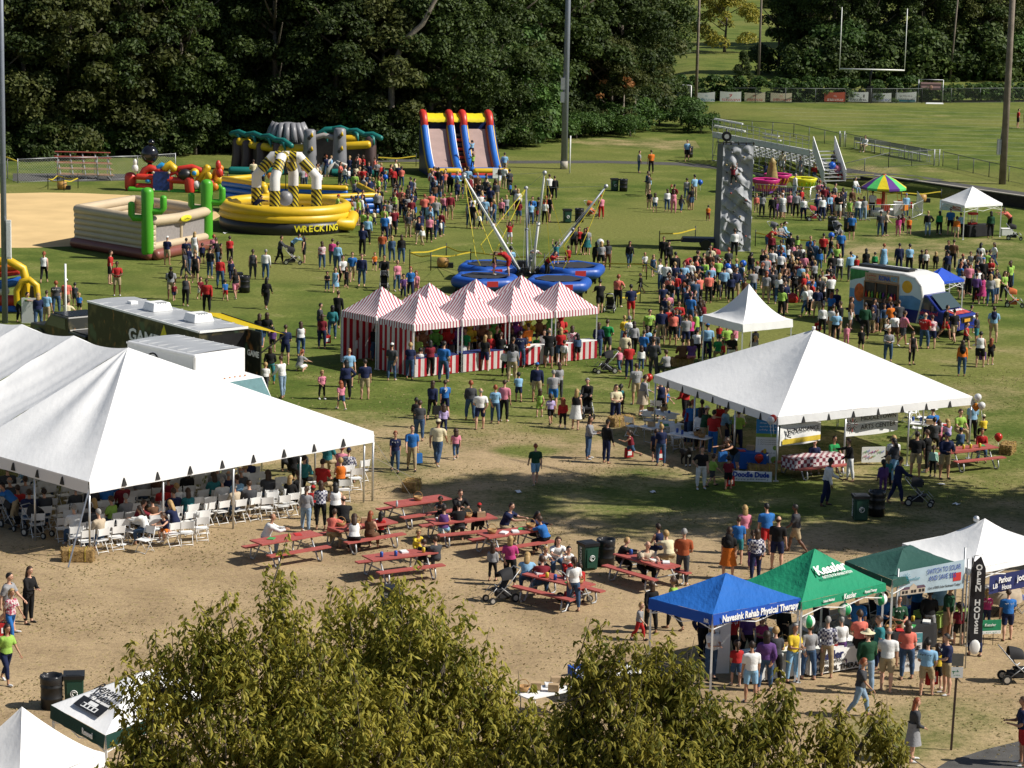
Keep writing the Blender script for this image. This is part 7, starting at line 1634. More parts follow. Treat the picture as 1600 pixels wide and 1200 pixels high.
# ---- strollers
STR = {n:mat('stroller_' + n,c,rough=.8,var=.15) for n,c in (('black',(.016,.016,.018)),('red',(.34,.02,.03)),('grey',(.12,.12,.13)),('orange',(.5,.12,.03)))}
def make_stroller(c):
 t = thing('stroller','x','stroller',(0,0,0),0,'baby strollers');M2 = STR[c]
 b = MB();b.grid(lambda u,v:Vector((.36 * (u - .5),.25 - .5 * v + .03,.42 + (.0 if v > .5 else (.5 - v) * .85) - .03 * sin(pi * u))),5,8);b.box((0,-.05,.36),(.36,.34,.06));b.obj('seat',M2,t)
 b = MB();b.grid(lambda u,v:Vector((.22 * cos(pi * u) * 1.0,.32 - .42 * sin(pi * v * .55),.72 + .34 * sin(pi * u) * cos(pi * .5 * v * .55) * (1 - .25 * v))),10,6);b.obj('hood',M2,t)
 b = MB()
 for s in (-1,1):b.tube([(s * .22,.55,1.02),(s * .23,.2,.62),(s * .22,-.38,.12)],.014,6);b.tube([(s * .22,.38,.12),(s * .22,-.1,.5)],.014,6);b.tube([(s * .2,-.25,.5),(s * .2,-.45,.3)],.012,5)
 b.tube([(-.22,.55,1.02),(.22,.55,1.02)],.018,6);b.tube([(-.22,.38,.12),(.22,.38,.12)],.012,5);b.obj('frame',STEEL,t)
 b = MB();b.box((0,.08,.16),(.34,.42,.16));b.obj('basket',M2,t)
 for x,y,r in ((-.26,.38,.14),(.26,.38,.14),(-.22,-.40,.11),(.22,-.40,.11)):
  b = MB();b.tube([(x - .025,y,r),(x + .025,y,r)],r,14);w = b.obj('wheel',TYRE,t);b = MB();b.tube([(x - .03,y,r),(x + .03,y,r)],r * .6,10);b.obj('hub',ALU,w)
 return t
SP = {}
for px,py,c,rz,lab in [(600,455,'black',0,'black upright stroller pushed straight at the camera near the bungee tape'),(458,413,'black',90,'black stroller with number print near the yellow arena'),(917,652,'black',10,'stroller with pink seat pushed by a woman in black'),(945,583,'black',-70,'loaded stroller standing right of the striped canopies'),(1437,790,'black',75,'black and red stroller pushed through the tree shade'),(1590,1066,'black',95,'black jogging stroller at the right edge'),(782,940,'black',-60,'black stroller beside the woman in pink by the picnic tables'),(898,940,'red',120,'stroller with a red bag behind the crowded picnic table'),(953,487,'black',170,'black stroller by the woman in a coral top'),(1122,416,'red',95,'red hooded stroller at the foot of the climbing tower'),(1272,345,'red',95,'red stroller in front of the tub ride barriers'),(1072,432,'red',-40,'red and black stroller in the climbing queue'),(1310,372,'grey',20,'grey stroller beside the drums'),(1585,480,'orange',80,'orange and black jogging stroller right of the blue canopy'),(1585,375,'black',80,'black stroller right of the popcorn stall'),(1225,462,'grey',40,'grey stroller left of the ice truck'),(925,338,'orange',60,'dark stroller with orange hood under the slanted bungee mast'),(60,838,'black',60,'black stroller with white patterned hood by the front left tent corner'),(22,826,'black',40,'black stroller in the shade at the left edge of the tent'),(1212,372,'grey',60,'grey stroller beside two people sitting right of the climbing tower')]:
 if c not in SP:SP[c] = make_stroller(c);t = SP[c]
 else:t = dup(SP[c])
 t['label'] = lab;put(t,G(px,py),R(rz))
b = MB();b.lathe([(0,0),(.04,0),(.04,.16),(.018,.2),(.018,.23),(0,.23)],8);p = G(620,792,.765);tag(b.obj('water_bottle',mat('pet_clear',(.5,.55,.58),rough=.1)),'clear water bottle on the empty picnic table','bottle').location = p
q = G(1072,727);t = thing('dog','black dog with white chest standing left of the woman in white trousers','dog',q,R(15));b = MB();DOG = mat('dog_black',(.012,.011,.010),rough=.8);
b.tube([(-.1,.34,.50),(0,.18,.50),(0,-.08,.48),(0,-.24,.50),(0,-.33,.58),(0,-.40,.68),(0,-.47,.71),(0,-.56,.68),(0,-.64,.66)],[.10,.13,.125,.15,.11,.09,.095,.06,.04],10)
for x,y in ((-.08,.24),(.08,.24)):b.tube([(x,y - .02,.48),(x,y - .06,.34),(x,y + .08,.20),(x,y + .05,.04),(x,y - .01,.02)],[.085,.065,.035,.028,.03],7)
for x,y in ((-.08,-.22),(.08,-.22)):b.tube([(x,y,.48),(x,y,.28),(x,y - .01,.05),(x,y - .05,.02)],[.07,.045,.032,.032],7)
b.tube([(-.08,.36,.52),(-.12,.50,.58),(-.1,.6,.70)],[.035,.025,.012],6);[b.ball((s * .07,-.44,.76),(.03,.02,.07),6) for s in (-1,1)];b.obj('body',DOG,t)
b = MB();b.ball((0,-.35,.48),(.07,.05,.1),8);[b.ball((x,-.23,.05),(.045,.06,.05),6) for x in (-.08,.08)];b.obj('white_patch',WHB,t)
# ================================================================== PEOPLE
PC = dict(nv=('navy',(.014,.02,.06)),bk=('black',(.012,.012,.013)),wh=('white',(.68,.68,.67)),gy=('grey',(.26,.26,.27)),dg=('charcoal',(.05,.052,.058)),rd=('red',(.38,.022,.022)),mr=('maroon',(.16,.015,.025)),
 pk=('pink',(.58,.20,.27)),hp=('hot pink',(.45,.05,.18)),co=('coral',(.60,.15,.11)),org=('orange',(.58,.15,.02)),yl=('yellow',(.65,.47,.04)),lm=('lime green',(.27,.44,.08)),gn=('green',(.02,.24,.07)),dn=('dark green',(.015,.06,.03)),
 tl=('teal',(.03,.17,.19)),lb=('light blue',(.22,.40,.58)),bl=('bright blue',(.025,.13,.38)),jn=('blue denim',(.045,.085,.16)),lj=('pale denim',(.22,.31,.42)),pu=('purple',(.11,.05,.18)),lv=('lavender',(.40,.32,.55)),kh=('khaki',(.36,.28,.17)),br=('brown',(.11,.055,.03)),cr=('cream',(.62,.55,.36)),bg=('beige',(.45,.37,.27)),ck=('checked',(.35,.35,.40)),mt=('mint',(.35,.58,.48)),fl=('patterned',(.42,.25,.28)),bur=('rust',(.33,.08,.03)))
def pmat(k):
 m = mat('cloth_' + PC[k][0].replace(' ','_'),PC[k][1],rough=.85,var=.10,scale=9,bump=.25,bscale=14,spec=.2)
 if k in ('ck','fl') and not m.get('done'):
  m['done'] = 1;nb = NB(m)
  if k == 'ck':
   c_ = nb.N.new('ShaderNodeTexChecker');c_.inputs['Scale'].default_value = 14;c_.inputs[1].default_value = (.55,.55,.58,1);c_.inputs[2].default_value = (.06,.06,.12,1);nb.L.new(nb.P,c_.inputs[0]);nb.base(c_.outputs[0])
  else:nb.base(nb.mix(nb.rng(nb.noise(14,2),.45,.58),(.58,.50,.50),(.36,.05,.10)))
 return m
SKIN = [mat('skin_' + n,c,rough=.55,var=.06,spec=.35) for n,c in (('fair',(.56,.32,.22)),('tan',(.42,.22,.135)),('dark',(.13,.06,.035)))]
HAIRC = {'n':('brown',(.045,.022,.011)),'k':('black',(.010,.008,.007)),'f':('fair',(.36,.23,.09)),'r':('red',(.24,.06,.02)),'g':('grey',(.24,.23,.22)),'d':('dark brown',(.022,.012,.008))}
HM = {k:mat('hair_' + v[0].replace(' ','_'),v[1],rough=.55,var=.2,scale=12,spec=.4) for k,v in HAIRC.items()}
EYEM = mat('eye_dark',(.02,.015,.012),rough=.2,var=0);LIPM = mat('lips',(.38,.13,.11),rough=.5,var=0)
SHOEM = [mat('shoe_' + n,c,rough=.6) for n,c in (('white',(.6,.6,.6)),('black',(.02,.02,.02)),('brown',(.14,.08,.05)))]
KP = dict(m=dict(H=1.76,sh=.190,hip=.095,tw=[.150,.155,.150,.165,.190,.185,.09],td=[.115,.120,.115,.125,.130,.11,.07],ua=.052,fa=.043,th=.086,sn=.060,hd=1.0),
          w=dict(H=1.64,sh=.160,hip=.095,tw=[.155,.165,.130,.140,.158,.155,.07],td=[.12,.125,.10,.125,.125,.095,.06],ua=.043,fa=.036,th=.086,sn=.055,hd=.96),
          c=dict(H=1.22,sh=.120,hip=.065,tw=[.105,.110,.105,.110,.122,.118,.055],td=[.085,.088,.085,.088,.088,.075,.05],ua=.034,fa=.029,th=.058,sn=.043,hd=.90))
POSES = dict(
 stand=(2,[(4,9,14,2),(6,9,18,4)],[(3,5,-2),(-3,5,-4)]),standb=(4,[(-6,12,30,-20),(8,10,60,-30)],[(10,9,-4),(-5,3,-5)]),standc=(-2,[(14,14,58,-40),(-14,14,10,-24)],[(-4,8,-8),(8,4,2)]),standd=(9,[(20,7,62,-18),(2,7,8,0)],[(12,4,-8),(-8,4,-14)]),ease=(3,[(10,8,98,-28),(4,10,12,2)],[(4,7,-3),(-4,4,-3)]),
 hold=(4,[(18,8,98,-30),(16,8,92,-34)],[(2,5,-2),(-2,5,-3)]),cross=(0,[(22,12,78,-62),(24,12,84,-60)],[(2,5,-2),(-2,5,-3)]),
 hip=(2,[(-18,38,22,-42),(4,9,12,2)],[(3,6,-2),(-4,5,-4)]),walk=(5,[(-24,8,-4,0),(24,8,46,-4)],[(27,2,6),(-16,2,-38)]),stroll=(4,[(20,8,36,-2),(-18,8,-2,0)],[(-14,2,-30),(22,2,4)]),
 reach=(8,[(72,8,84,-6),(20,9,50,-8)],[(6,5,2),(-8,4,-10)]),up=(0,[(158,16,166,-4),(150,20,168,-6)],[(5,6,-6),(-6,6,-10)]),shade=(0,[(105,38,150,-58),(4,9,14,2)],[(3,5,-2),(-3,5,-4)]),
 push=(9,[(38,6,74,0),(36,6,70,0)],[(20,3,4),(-14,3,-28)]),bend=(48,[(62,8,66,0),(54,8,60,0)],[(14,6,-8),(4,6,-12)]),
 sit=(6,[(20,8,72,-22),(24,8,74,-20)],[(82,7,4),(84,7,-2)]),lean=(24,[(52,10,82,-24),(50,10,80,-26)],[(80,9,-8),(82,8,-2)]),crouch=(22,[(40,10,60,-10),(44,10,60,-10)],[(92,12,-62),(96,12,-58)]),
 climb=(0,[(150,22,168,-4),(118,30,150,-8)],[(66,16,-8),(4,8,-10)]),run=(12,[(-40,10,30,-10),(45,10,100,-10)],[(42,2,-10),(-26,2,-80)]))
LOWV = .026
BODY = {}
def sdir(p,o,s):p,o = R(p),R(o);return Vector((s * sin(o),-sin(p) * cos(o),-cos(p) * cos(o)))
def build_body(kind,pose):
 if (kind,pose) in BODY:return BODY[(kind,pose)]
 K = KP[kind];H = K['H'];lean,arms,legs = POSES[pose]
 big = kind == 'c';LT_,LS,TL = (.235,.225,.29) if not big else (.215,.205,.285)
 LT_,LS,TL = LT_ * H,LS * H,TL * H
 sp = Vector((0,-sin(R(lean)),cos(R(lean))));fw = Vector((0,-cos(R(lean)),-sin(R(lean))))
 pel = Vector((0,0,0));ch = pel + sp * TL;nk = ch + sp * .045 * H
 hs = .118 * H if not big else .105 * K['hd'] * 1.55
 hc = nk + Vector((0,-.02 - .012 * (lean > 15),.085 * (H if not big else 1.55) * K['hd'])) * 1.0
 hr = (.074 * K['hd'],.094 * K['hd'],.115 * K['hd']);b = MB();bones = []
 zs_ = [-.05,.03,.36,.55,.80,.93,1.0]
 b.tube([pel + sp * (TL * z) for z in zs_],K['tw'],14,ell=[d / w for d,w in zip(K['td'],K['tw'])]);bones.append(('torso',pel,ch,.15))
 b.tube([ch - sp * .03,nk,hc],[.058 * K['hd'],.050 * K['hd'],.05],10);bones.append(('neck',ch + sp * .01,nk + sp * .02,.05))
 b.ball(hc,hr,16);b.ball(hc + Vector((0,-.02,-.055 * K['hd'])),(.055 * K['hd'],.068 * K['hd'],.055 * K['hd']),10);bones.append(('head',hc - Vector((0,0,.03)),hc + Vector((0,0,.04)),.09))
 for s in (-1,1):b.ball(hc + Vector((s * hr[0] * .98,.005,-.005)),(.016,.022,.032),6)
 hands = {}
 for s,(p1,o1,p2,o2) in zip((-1,1),arms):
  S0 = ch - sp * (.035 * H) + Vector((s * K['sh'],0,0));E = S0 + sdir(p1 + lean * .6,o1,s) * (.175 * H);Wp = E + sdir(p2 + lean * .6,o2,s) * (.148 * H);hd_ = (Wp - E).normalized();Hd = Wp + hd_ * (.045 * H)
  b.tube([S0 - Vector((s * .05,0,0)),S0,S0.lerp(E,.5),E],[K['ua'] * 1.25,K['ua'] * 1.25,K['ua'] * 1.02,K['ua'] * .86],9);b.tube([E,E.lerp(Wp,.3),Wp,Hd],[K['fa'],K['fa'] * 1.02,K['fa'] * .66,K['fa'] * .80],8)
  bones += [('uarm',S0,E,K['ua']),('farm',E,Wp,K['fa']),('hand',Wp + hd_ * .02,Hd,K['fa'] * .8)];hands[s] = (Wp,Hd,hd_)
 foot = []
 for s,(p1,o1,p2) in zip((-1,1),legs):
  h0 = pel + Vector((s * K['hip'],0,-.02));kn = h0 + sdir(p1,o1,s) * LT_;an = kn + sdir(p2,1,s) * LS;tf = Vector((s * .06,-1,0)).normalized()
  b.tube([h0 + Vector((0,0,.03)),h0.lerp(kn,.12),h0.lerp(kn,.55),kn],[K['th'],K['th'] * 1.02,K['th'] * .86,K['th'] * .66],10);b.tube([kn,kn.lerp(an,.28) + Vector((0,.012,0)),kn.lerp(an,.7),an],[K['th'] * .66,K['sn'] * 1.08,K['sn'] * .78,K['sn'] * .62],9)
  sz = .105 * H ** .5 * (1 if not big else .85);up_ = (kn - an).normalized();t_ = (tf - up_ * tf.dot(up_) * .8).normalized()
  b.tube([an + Vector((0,.035,-.03)),an - up_ * .045 + t_ * .03,an - up_ * .05 + t_ * sz,an - up_ * .052 + t_ * (sz * 1.5)],[.038,.043,.040,.028],8,ell=[1,.8,.7,.6])
  bones += [('thigh',h0,kn,K['th']),('shin',kn,an,K['sn']),('foot',an - up_ * .05,an - up_ * .05 + t_ * sz * 1.4,.04)];foot.append((an - up_ * .085).z)
 zf = min(foot) if pose not in ('sit','lean') else min(foot)
 me = b.mesh('body',SKIN[0]);o = mkobj('tmp',me);md = o.modifiers.new('r','REMESH');md.mode = 'VOXEL';md.voxel_size = LOWV * (1 if not big else .82);sm = o.modifiers.new('s','SMOOTH');sm.iterations = 2;sm.factor = .5
 m2 = EVAL(o)
 n = len(m2.vertices);V = np.empty(n * 3);m2.vertices.foreach_get('co',V);V = V.reshape(-1,3);N_ = np.empty(n * 3);m2.vertices.foreach_get('normal',N_);N_ = N_.reshape(-1,3)
 F = [tuple(p.vertices) for p in m2.polygons];best = np.full(n,1e9);lab = np.zeros(n,int);tt = np.zeros(n);names_ = []
 for i,(nm,p,q,r) in enumerate(bones):
  p_,q_ = np.array(p),np.array(q);d = q_ - p_;t = ((V - p_) @ d) / (d @ d);tc = np.clip(t,0,1);ds = np.linalg.norm(V - (p_ + tc[:,None] * d),axis=1) / r
  k = ds < best;best[k] = ds[k];lab[k] = i;tt[k] = t[k];names_.append(nm)
 nm_ = np.array(names_)[lab];bpy.data.meshes.remove(m2)
 fb = MB();fb._add([tuple(v) for v in V],F,0,True);hk = K['hd']
 nf = hc + Vector((0,-hr[1],-.012));fb._add([nf + Vector((-.014,.012,-.012)),nf + Vector((.014,.012,-.012)),nf + Vector((0,.012,.03)),nf + Vector((0,-.022,-.012))],[(0,3,2),(3,1,2),(0,1,3)],0,False)
 for s in (-1,1):fb.ball(hc + Vector((s * .031 * hk,-hr[1] * .93,.012)),(.014,.010,.009),6,1)
 fb.ball(hc + Vector((0,-hr[1] * .93,-.052 * hk)),(.024,.012,.007),6,2)
 for s in (-1,1):
  Wp,Hd,hd_ = hands[s];sx = hd_.cross(Vector((0,0,1)));sx = sx.normalized() if sx.length > .2 else Vector((0,1,0));cu = sx.cross(hd_).normalized() * -1
  for k in range(4):
   a = Hd - hd_ * .012 + sx * ((k - 1.5) * .017);l = (.062,.072,.068,.052)[k] * (H / 1.75);m_ = a + hd_ * l * .55 + cu * .006;e_ = m_ + (hd_ * .8 + cu * .8).normalized() * l * .5
   fb.tube([a,m_,e_],[.0085,.008,.006],5)
  a = Wp.lerp(Hd,.35) + sx * .02;fb.tube([a,a + sx * .028 + hd_ * .018,a + sx * .034 + hd_ * .05 + cu * .01],[.011,.0095,.007],5)
 base = dict(V=V,N=N_,F=F,lab=nm_,t=tt,zf=zf,hc=hc,hr=hr,nk=nk,hands=hands,pel=pel,H=H,K=K,sp=sp,fw=fw,me=fb.mesh('body',[SKIN[0],EYEM,LIPM]),cl={},an=(foot,legs),seat=-.5 * K['td'][0] - .03,thr=(LT_,LS),legs=legs)
 BODY[(kind,pose)] = base;return base
def shell(B_,sel,off,name):
 "cloth: the body's own faces, lifted off the skin"
 V,N_,F = B_['V'],B_['N'],B_['F'];fs = [f for f in F if all(sel[i] for i in f)];use = sorted({i for f in fs for i in f})
 if not use:return None
 mp = {v:k for k,v in enumerate(use)};P_ = V[use] + N_[use] * (off[use][:,None] if hasattr(off,'__len__') else off)
 nb_ = [set() for _ in use]
 for f in fs:
  for i in range(len(f)):a,c = mp[f[i]],mp[f[(i + 1) % len(f)]];nb_[a].add(c);nb_[c].add(a)
 for _ in range(2):P_ = np.array([P_[i] * .5 + P_[list(nb_[i])].mean(0) * .5 for i in range(len(use))])
 mb = MB();mb._add([tuple(p) for p in P_],[tuple(mp[i] for i in f) for f in fs],0,True);return mb.mesh(name,SKIN[0])
def garment(B_,kind):
 if kind in B_['cl']:return B_['cl'][kind]
 L_,t,V = B_['lab'],B_['t'],B_['V'];T = L_ == 'torso';hc,hr = B_['hc'],B_['hr'];me = None
 leg = (L_ == 'thigh') | (L_ == 'shin')
 if kind in ('shirt_s','shirt_l','shirt_t'):
  sel = T & (t > .04) & (t < 1.02)
  if kind == 'shirt_s':sel |= (L_ == 'uarm') & (t < .78)
  if kind == 'shirt_l':sel |= (L_ == 'uarm') | ((L_ == 'farm') & (t < .93));sel |= (L_ == 'neck') & (t < .3)
  if kind == 'shirt_s':sel |= (L_ == 'neck') & (t < .12)
  sel |= (L_ == 'thigh') & (t < .12) & False
  me = shell(B_,sel,np.where(T & (t < .35),.034,.024),'shirt')
 elif kind == 'trousers':me = shell(B_,(T & (t < .2)) | leg & ((L_ == 'thigh') | (t < .93)),.019,'trousers')
 elif kind == 'leggings':me = shell(B_,(T & (t < .2)) | leg & ((L_ == 'thigh') | (t < .8)),.011,'leggings')
 elif kind == 'shorts':me = shell(B_,(T & (t < .2)) | (L_ == 'thigh') & (t < .86),np.where(L_ == 'thigh',.026,.019),'shorts')
 elif kind == 'skirt':
  mb = MB();z0 = .10 * B_['H'];K = B_['K'];sit = B_['legs'][0][0] > 60
  if sit:me = shell(B_,(T & (t < .2)) | (L_ == 'thigh') & (t < .95),.03,'skirt')
  else:
   n = 20;pr = [(z0,1.1),(0,1.12),(-.13 * B_['H'],1.38),(-.24 * B_['H'],1.62)]
   mb._add([(K['tw'][1] * k * cos(2 * pi * j / n) * (1 + .04 * sin(5 * 2 * pi * j / n) * (z < 0)),K['td'][1] * k * 1.08 * sin(2 * pi * j / n) * (1 + .04 * sin(5 * 2 * pi * j / n) * (z < 0)),z) for z,k in pr for j in range(n)],[(i * n + j,i * n + (j + 1) % n,(i + 1) * n + (j + 1) % n,(i + 1) * n + j) for i in range(3) for j in range(n)],0,True);me = mb.mesh('skirt',SKIN[0])
 elif kind == 'shoes':me = shell(B_,L_ == 'foot',.010,'shoes')
 elif kind.startswith('hair'):
  u = (V[:,2] - hc.z) / hr[2];f = -(V[:,1] - hc.y) / hr[1];hd = (L_ == 'head') | (L_ == 'neck')
  sel = hd & (u - f * .85 > (-.16 if kind != 'hair_bald' else .0)) & (u > -.75)
  if kind == 'hair_bald':sel &= u < .35
  me = shell(B_,sel,.030 if kind != 'hair_s' else .020,'hair')
  if kind in ('hair_l','hair_p'):
   mb = MB();mb._add([tuple(v.co) for v in me.vertices],[tuple(p.vertices) for p in me.polygons],0,True)
   back = hc + Vector((0,hr[1] * .72,.02));sp = B_['sp'];lo = back - sp * (.30 if kind == 'hair_l' else .24) + Vector((0,.03,0))
   if kind == 'hair_l':mb.tube([back + Vector((0,-.03,.05)),back - sp * .08 + Vector((0,.0,0)),back - sp * .18 + Vector((0,.015,0)),lo],[.070,.085,.088,.05],10,ell=[.7,.55,.45,.4])
   else:mb.tube([back + Vector((0,.0,.04)),back + Vector((0,.055,.0)),back - sp * .12 + Vector((0,.06,0)),lo],[.02,.032,.03,.012],7)
   me = mb.mesh('hair',SKIN[0])
 elif kind in ('cap','sunhat'):
  u = (V[:,2] - hc.z) / hr[2];me = shell(B_,(L_ == 'head') & (u > .22),.024,'hat');mb = MB();mb._add([tuple(v.co) for v in me.vertices],[tuple(p.vertices) for p in me.polygons],0,True)
  c = hc + Vector((0,0,hr[2] * .30))
  if kind == 'cap':mb._add([c + Vector((.075 * cos(a),-.085 - .085 * sin(a) * k,-.012 * k)) for k in (0,1) for a in np.linspace(0,pi,9)],[(i,i + 1,10 + i,9 + i) for i in range(8)],0,True)
  else:mb.lathe([(.085,.01),(.13,-.005),(.20,-.03)],18,(c.x,c.y,c.z))
  me = mb.mesh('hat',SKIN[0])
 B_['cl'][kind] = me;return me
def skinned(name,me,parent,m,slot0=True):
 o = mkobj(name,me,parent);o.material_slots[0].link = 'OBJECT';o.material_slots[0].material = m;return o
TOPN = {'s':'T-shirt','l':'long sleeved top','t':'sleeveless top'};BOTN = {'T':'trousers','S':'shorts','K':'skirt','L':'leggings'};BOTM = {'T':'trousers','S':'shorts','K':'skirt','L':'leggings'}
PEOPLE = [];PR = random.Random(5)
def person(px,py,kind,top,bot,hair,pose,face,seat=None,z=0.,bag=None,scale=None,pos=None,note=None):
 """kind m w c(child) t(toddler) y(youth); hair: style letter + colour, e.g. sn short brown, lf long fair, pk ponytail black, bg bald grey, Cw white cap, Hw sun hat"""
 k = 'c' if kind in 'ct' else 'm' if kind in 'my' else 'w';p0_ = pose
 if pose == 'stand':pose = PR.choice(('stand','standb','standc','standd'))
 B_ = build_body(k,pose);pose = p0_;sc = scale or {'t':.80,'y':.87}.get(kind,1.0) * PR.uniform(.96,1.05)
 p = pos.copy() if pos else Gt(px,py);zp = p.z + z
 zz = zp - B_['zf'] * sc if seat is None else zp + seat - B_['seat'] * sc
 o = mkobj('person',B_['me'],None,(p.x,p.y,zz),R(face + PR.uniform(-18,18)));wd_ = sc * PR.uniform(.94,1.12);o.scale = (wd_,wd_,sc)
 if not bag and PR.random() < .5:o.scale.x *= -1
 sk = SKIN[0] if PR.random() < .62 else SKIN[1]
 if hair[-1] == 'k' and PR.random() < .25:sk = SKIN[2]
 o.material_slots[0].link = 'OBJECT';o.material_slots[0].material = sk
 tc,ts = top[:-1],top[-1];bc,bs = bot[:-1],bot[-1]
 skinned('shirt',garment(B_,'shirt_' + ts),o,pmat(tc));skinned(BOTM[bs],garment(B_,BOTM[bs]),o,pmat(bc))
 skinned('shoes',garment(B_,'shoes'),o,SHOEM[PR.choice((0,0,1,2) if bs != 'T' else (0,1,1,2))])
 st,hc_ = hair[0],hair[-1]
 if st in 'CH':skinned('hair',garment(B_,'hair_s' if k != 'w' else 'hair_p'),o,HM['n']);skinned('hat',garment(B_,'cap' if st == 'C' else 'sunhat'),o,pmat({'w':'wh','b':'bl','r':'rd','n':'nv','k':'bk','c':'cr','d':'dg'}[hc_]))
 else:skinned('hair',garment(B_,{'s':'hair_s','l':'hair_l','p':'hair_p','b':'hair_bald','m':'hair'}[st]),o,HM[hc_])
 PEOPLE.append(dict(o=o,px=px,py=py,kind=kind,top=f'{PC[tc][0]} {TOPN[ts]}',bot=f'{PC[bc][0]} {BOTN[bs]}',hair=(f'{PC[dict(w="wh", b="bl", r="rd", n="nv", k="bk", c="cr", d="dg")[hc_]][0]} {"cap" if st == "C" else "sun hat"}' if st in 'CH' else f'{dict(s="short", l="long", p="tied", b="thinning", m="")[st]} {HAIRC[hc_][0]} hair'.strip()),pose=pose,face=face,note=note))
 o['category'] = 'person'
 if pose in ('stand','walk','stroll','hip','hold','ease') and p0_ == pose and ts == 's' and hair[0] != 'l' and (PR.random() < .38 or (px,py) in ((695,652),(446,570))) and o.scale.x > 0:
  bk = 135 < face < 225;K = B_['K'];z_ = .235 * B_['H'];s_ = '9' if (px,py) == (695,652) else '24' if (px,py) == (446,570) else '~%d' % PR.choice((3,4,5));y_ = (K['td'][4] + .035) * (1 if bk else -1) - sin(R(POSES[pose][0])) * z_
  text_on(o,s_,(0,y_,z_),(-1 if bk else 1,0,0),(0,0,1),.30 if s_[0] != '~' else .13,LOGO if tc not in ('wh','cr','lb','pk','yl') else INK,.02,None,0,'shirt_print')
 if bag:
  Wp,Hd,hd_ = B_['hands'][1 if bag[0] != 'L' else -1];w = o.matrix_basis @ Matrix.Identity(4);hw = Matrix.Translation((p.x,p.y,zz)) @ Matrix.Rotation(o.rotation_euler.z,4,'Z') @ Matrix.Scale(sc,4) @ Hd
  kind_,col = bag[1],bag[2:]
  if kind_ == 'b':carry_bag(hw,col,px,py)
  else:back_pack(Matrix.Translation((p.x,p.y,zz)) @ Matrix.Rotation(o.rotation_euler.z,4,'Z') @ Matrix.Scale(sc,4) @ (B_['sp'] * .33 * B_['H'] * .75 + Vector((0,.20,0))),o.rotation_euler.z,col,px,py)
 return o
BAGS = []
def carry_bag(h,col,px,py):
 b = MB();b.box((0,0,-.42),(.34,.14,.36),top=(.95,.8));o = mkobj('carrier_bag',b.mesh('carrier_bag',pmat(col)));o.location = h;o.rotation_euler = (0,0,.4)
 b = MB();b.tube([(-.1,0,-.07),(-.05,0,.02),(.05,0,.02),(.1,0,-.07)],.010,5);b.obj('handle',pmat(col),o)
 if col == 'rd':b = MB();b.quad((-.09,-.075,-.34),(.09,-.075,-.34),(.09,-.075,-.18),(-.09,-.075,-.18));b.obj('print',LOGO,o)
 BAGS.append((o,f'{PC[col][0]} carrier bag',px,py));o['category'] = 'bag'
def back_pack(h,rz,col,px,py):
 b = MB();b.ball((0,0,0),(.15,.09,.22),12);b.ball((0,.07,-.06),(.11,.06,.11),10);o = mkobj('backpack',b.mesh('backpack',pmat(col)));o.location = h;o.rotation_euler = (0,0,rz)
 b = MB();[b.tube([(s * .09,-.05,.18),(s * .10,-.2,.2),(s * .12,-.30,.05)],.016,5) for s in (-1,1)];b.obj('strap',pmat(col),o);BAGS.append((o,f'{PC[col][0]} backpack',px,py));o['category'] = 'bag'
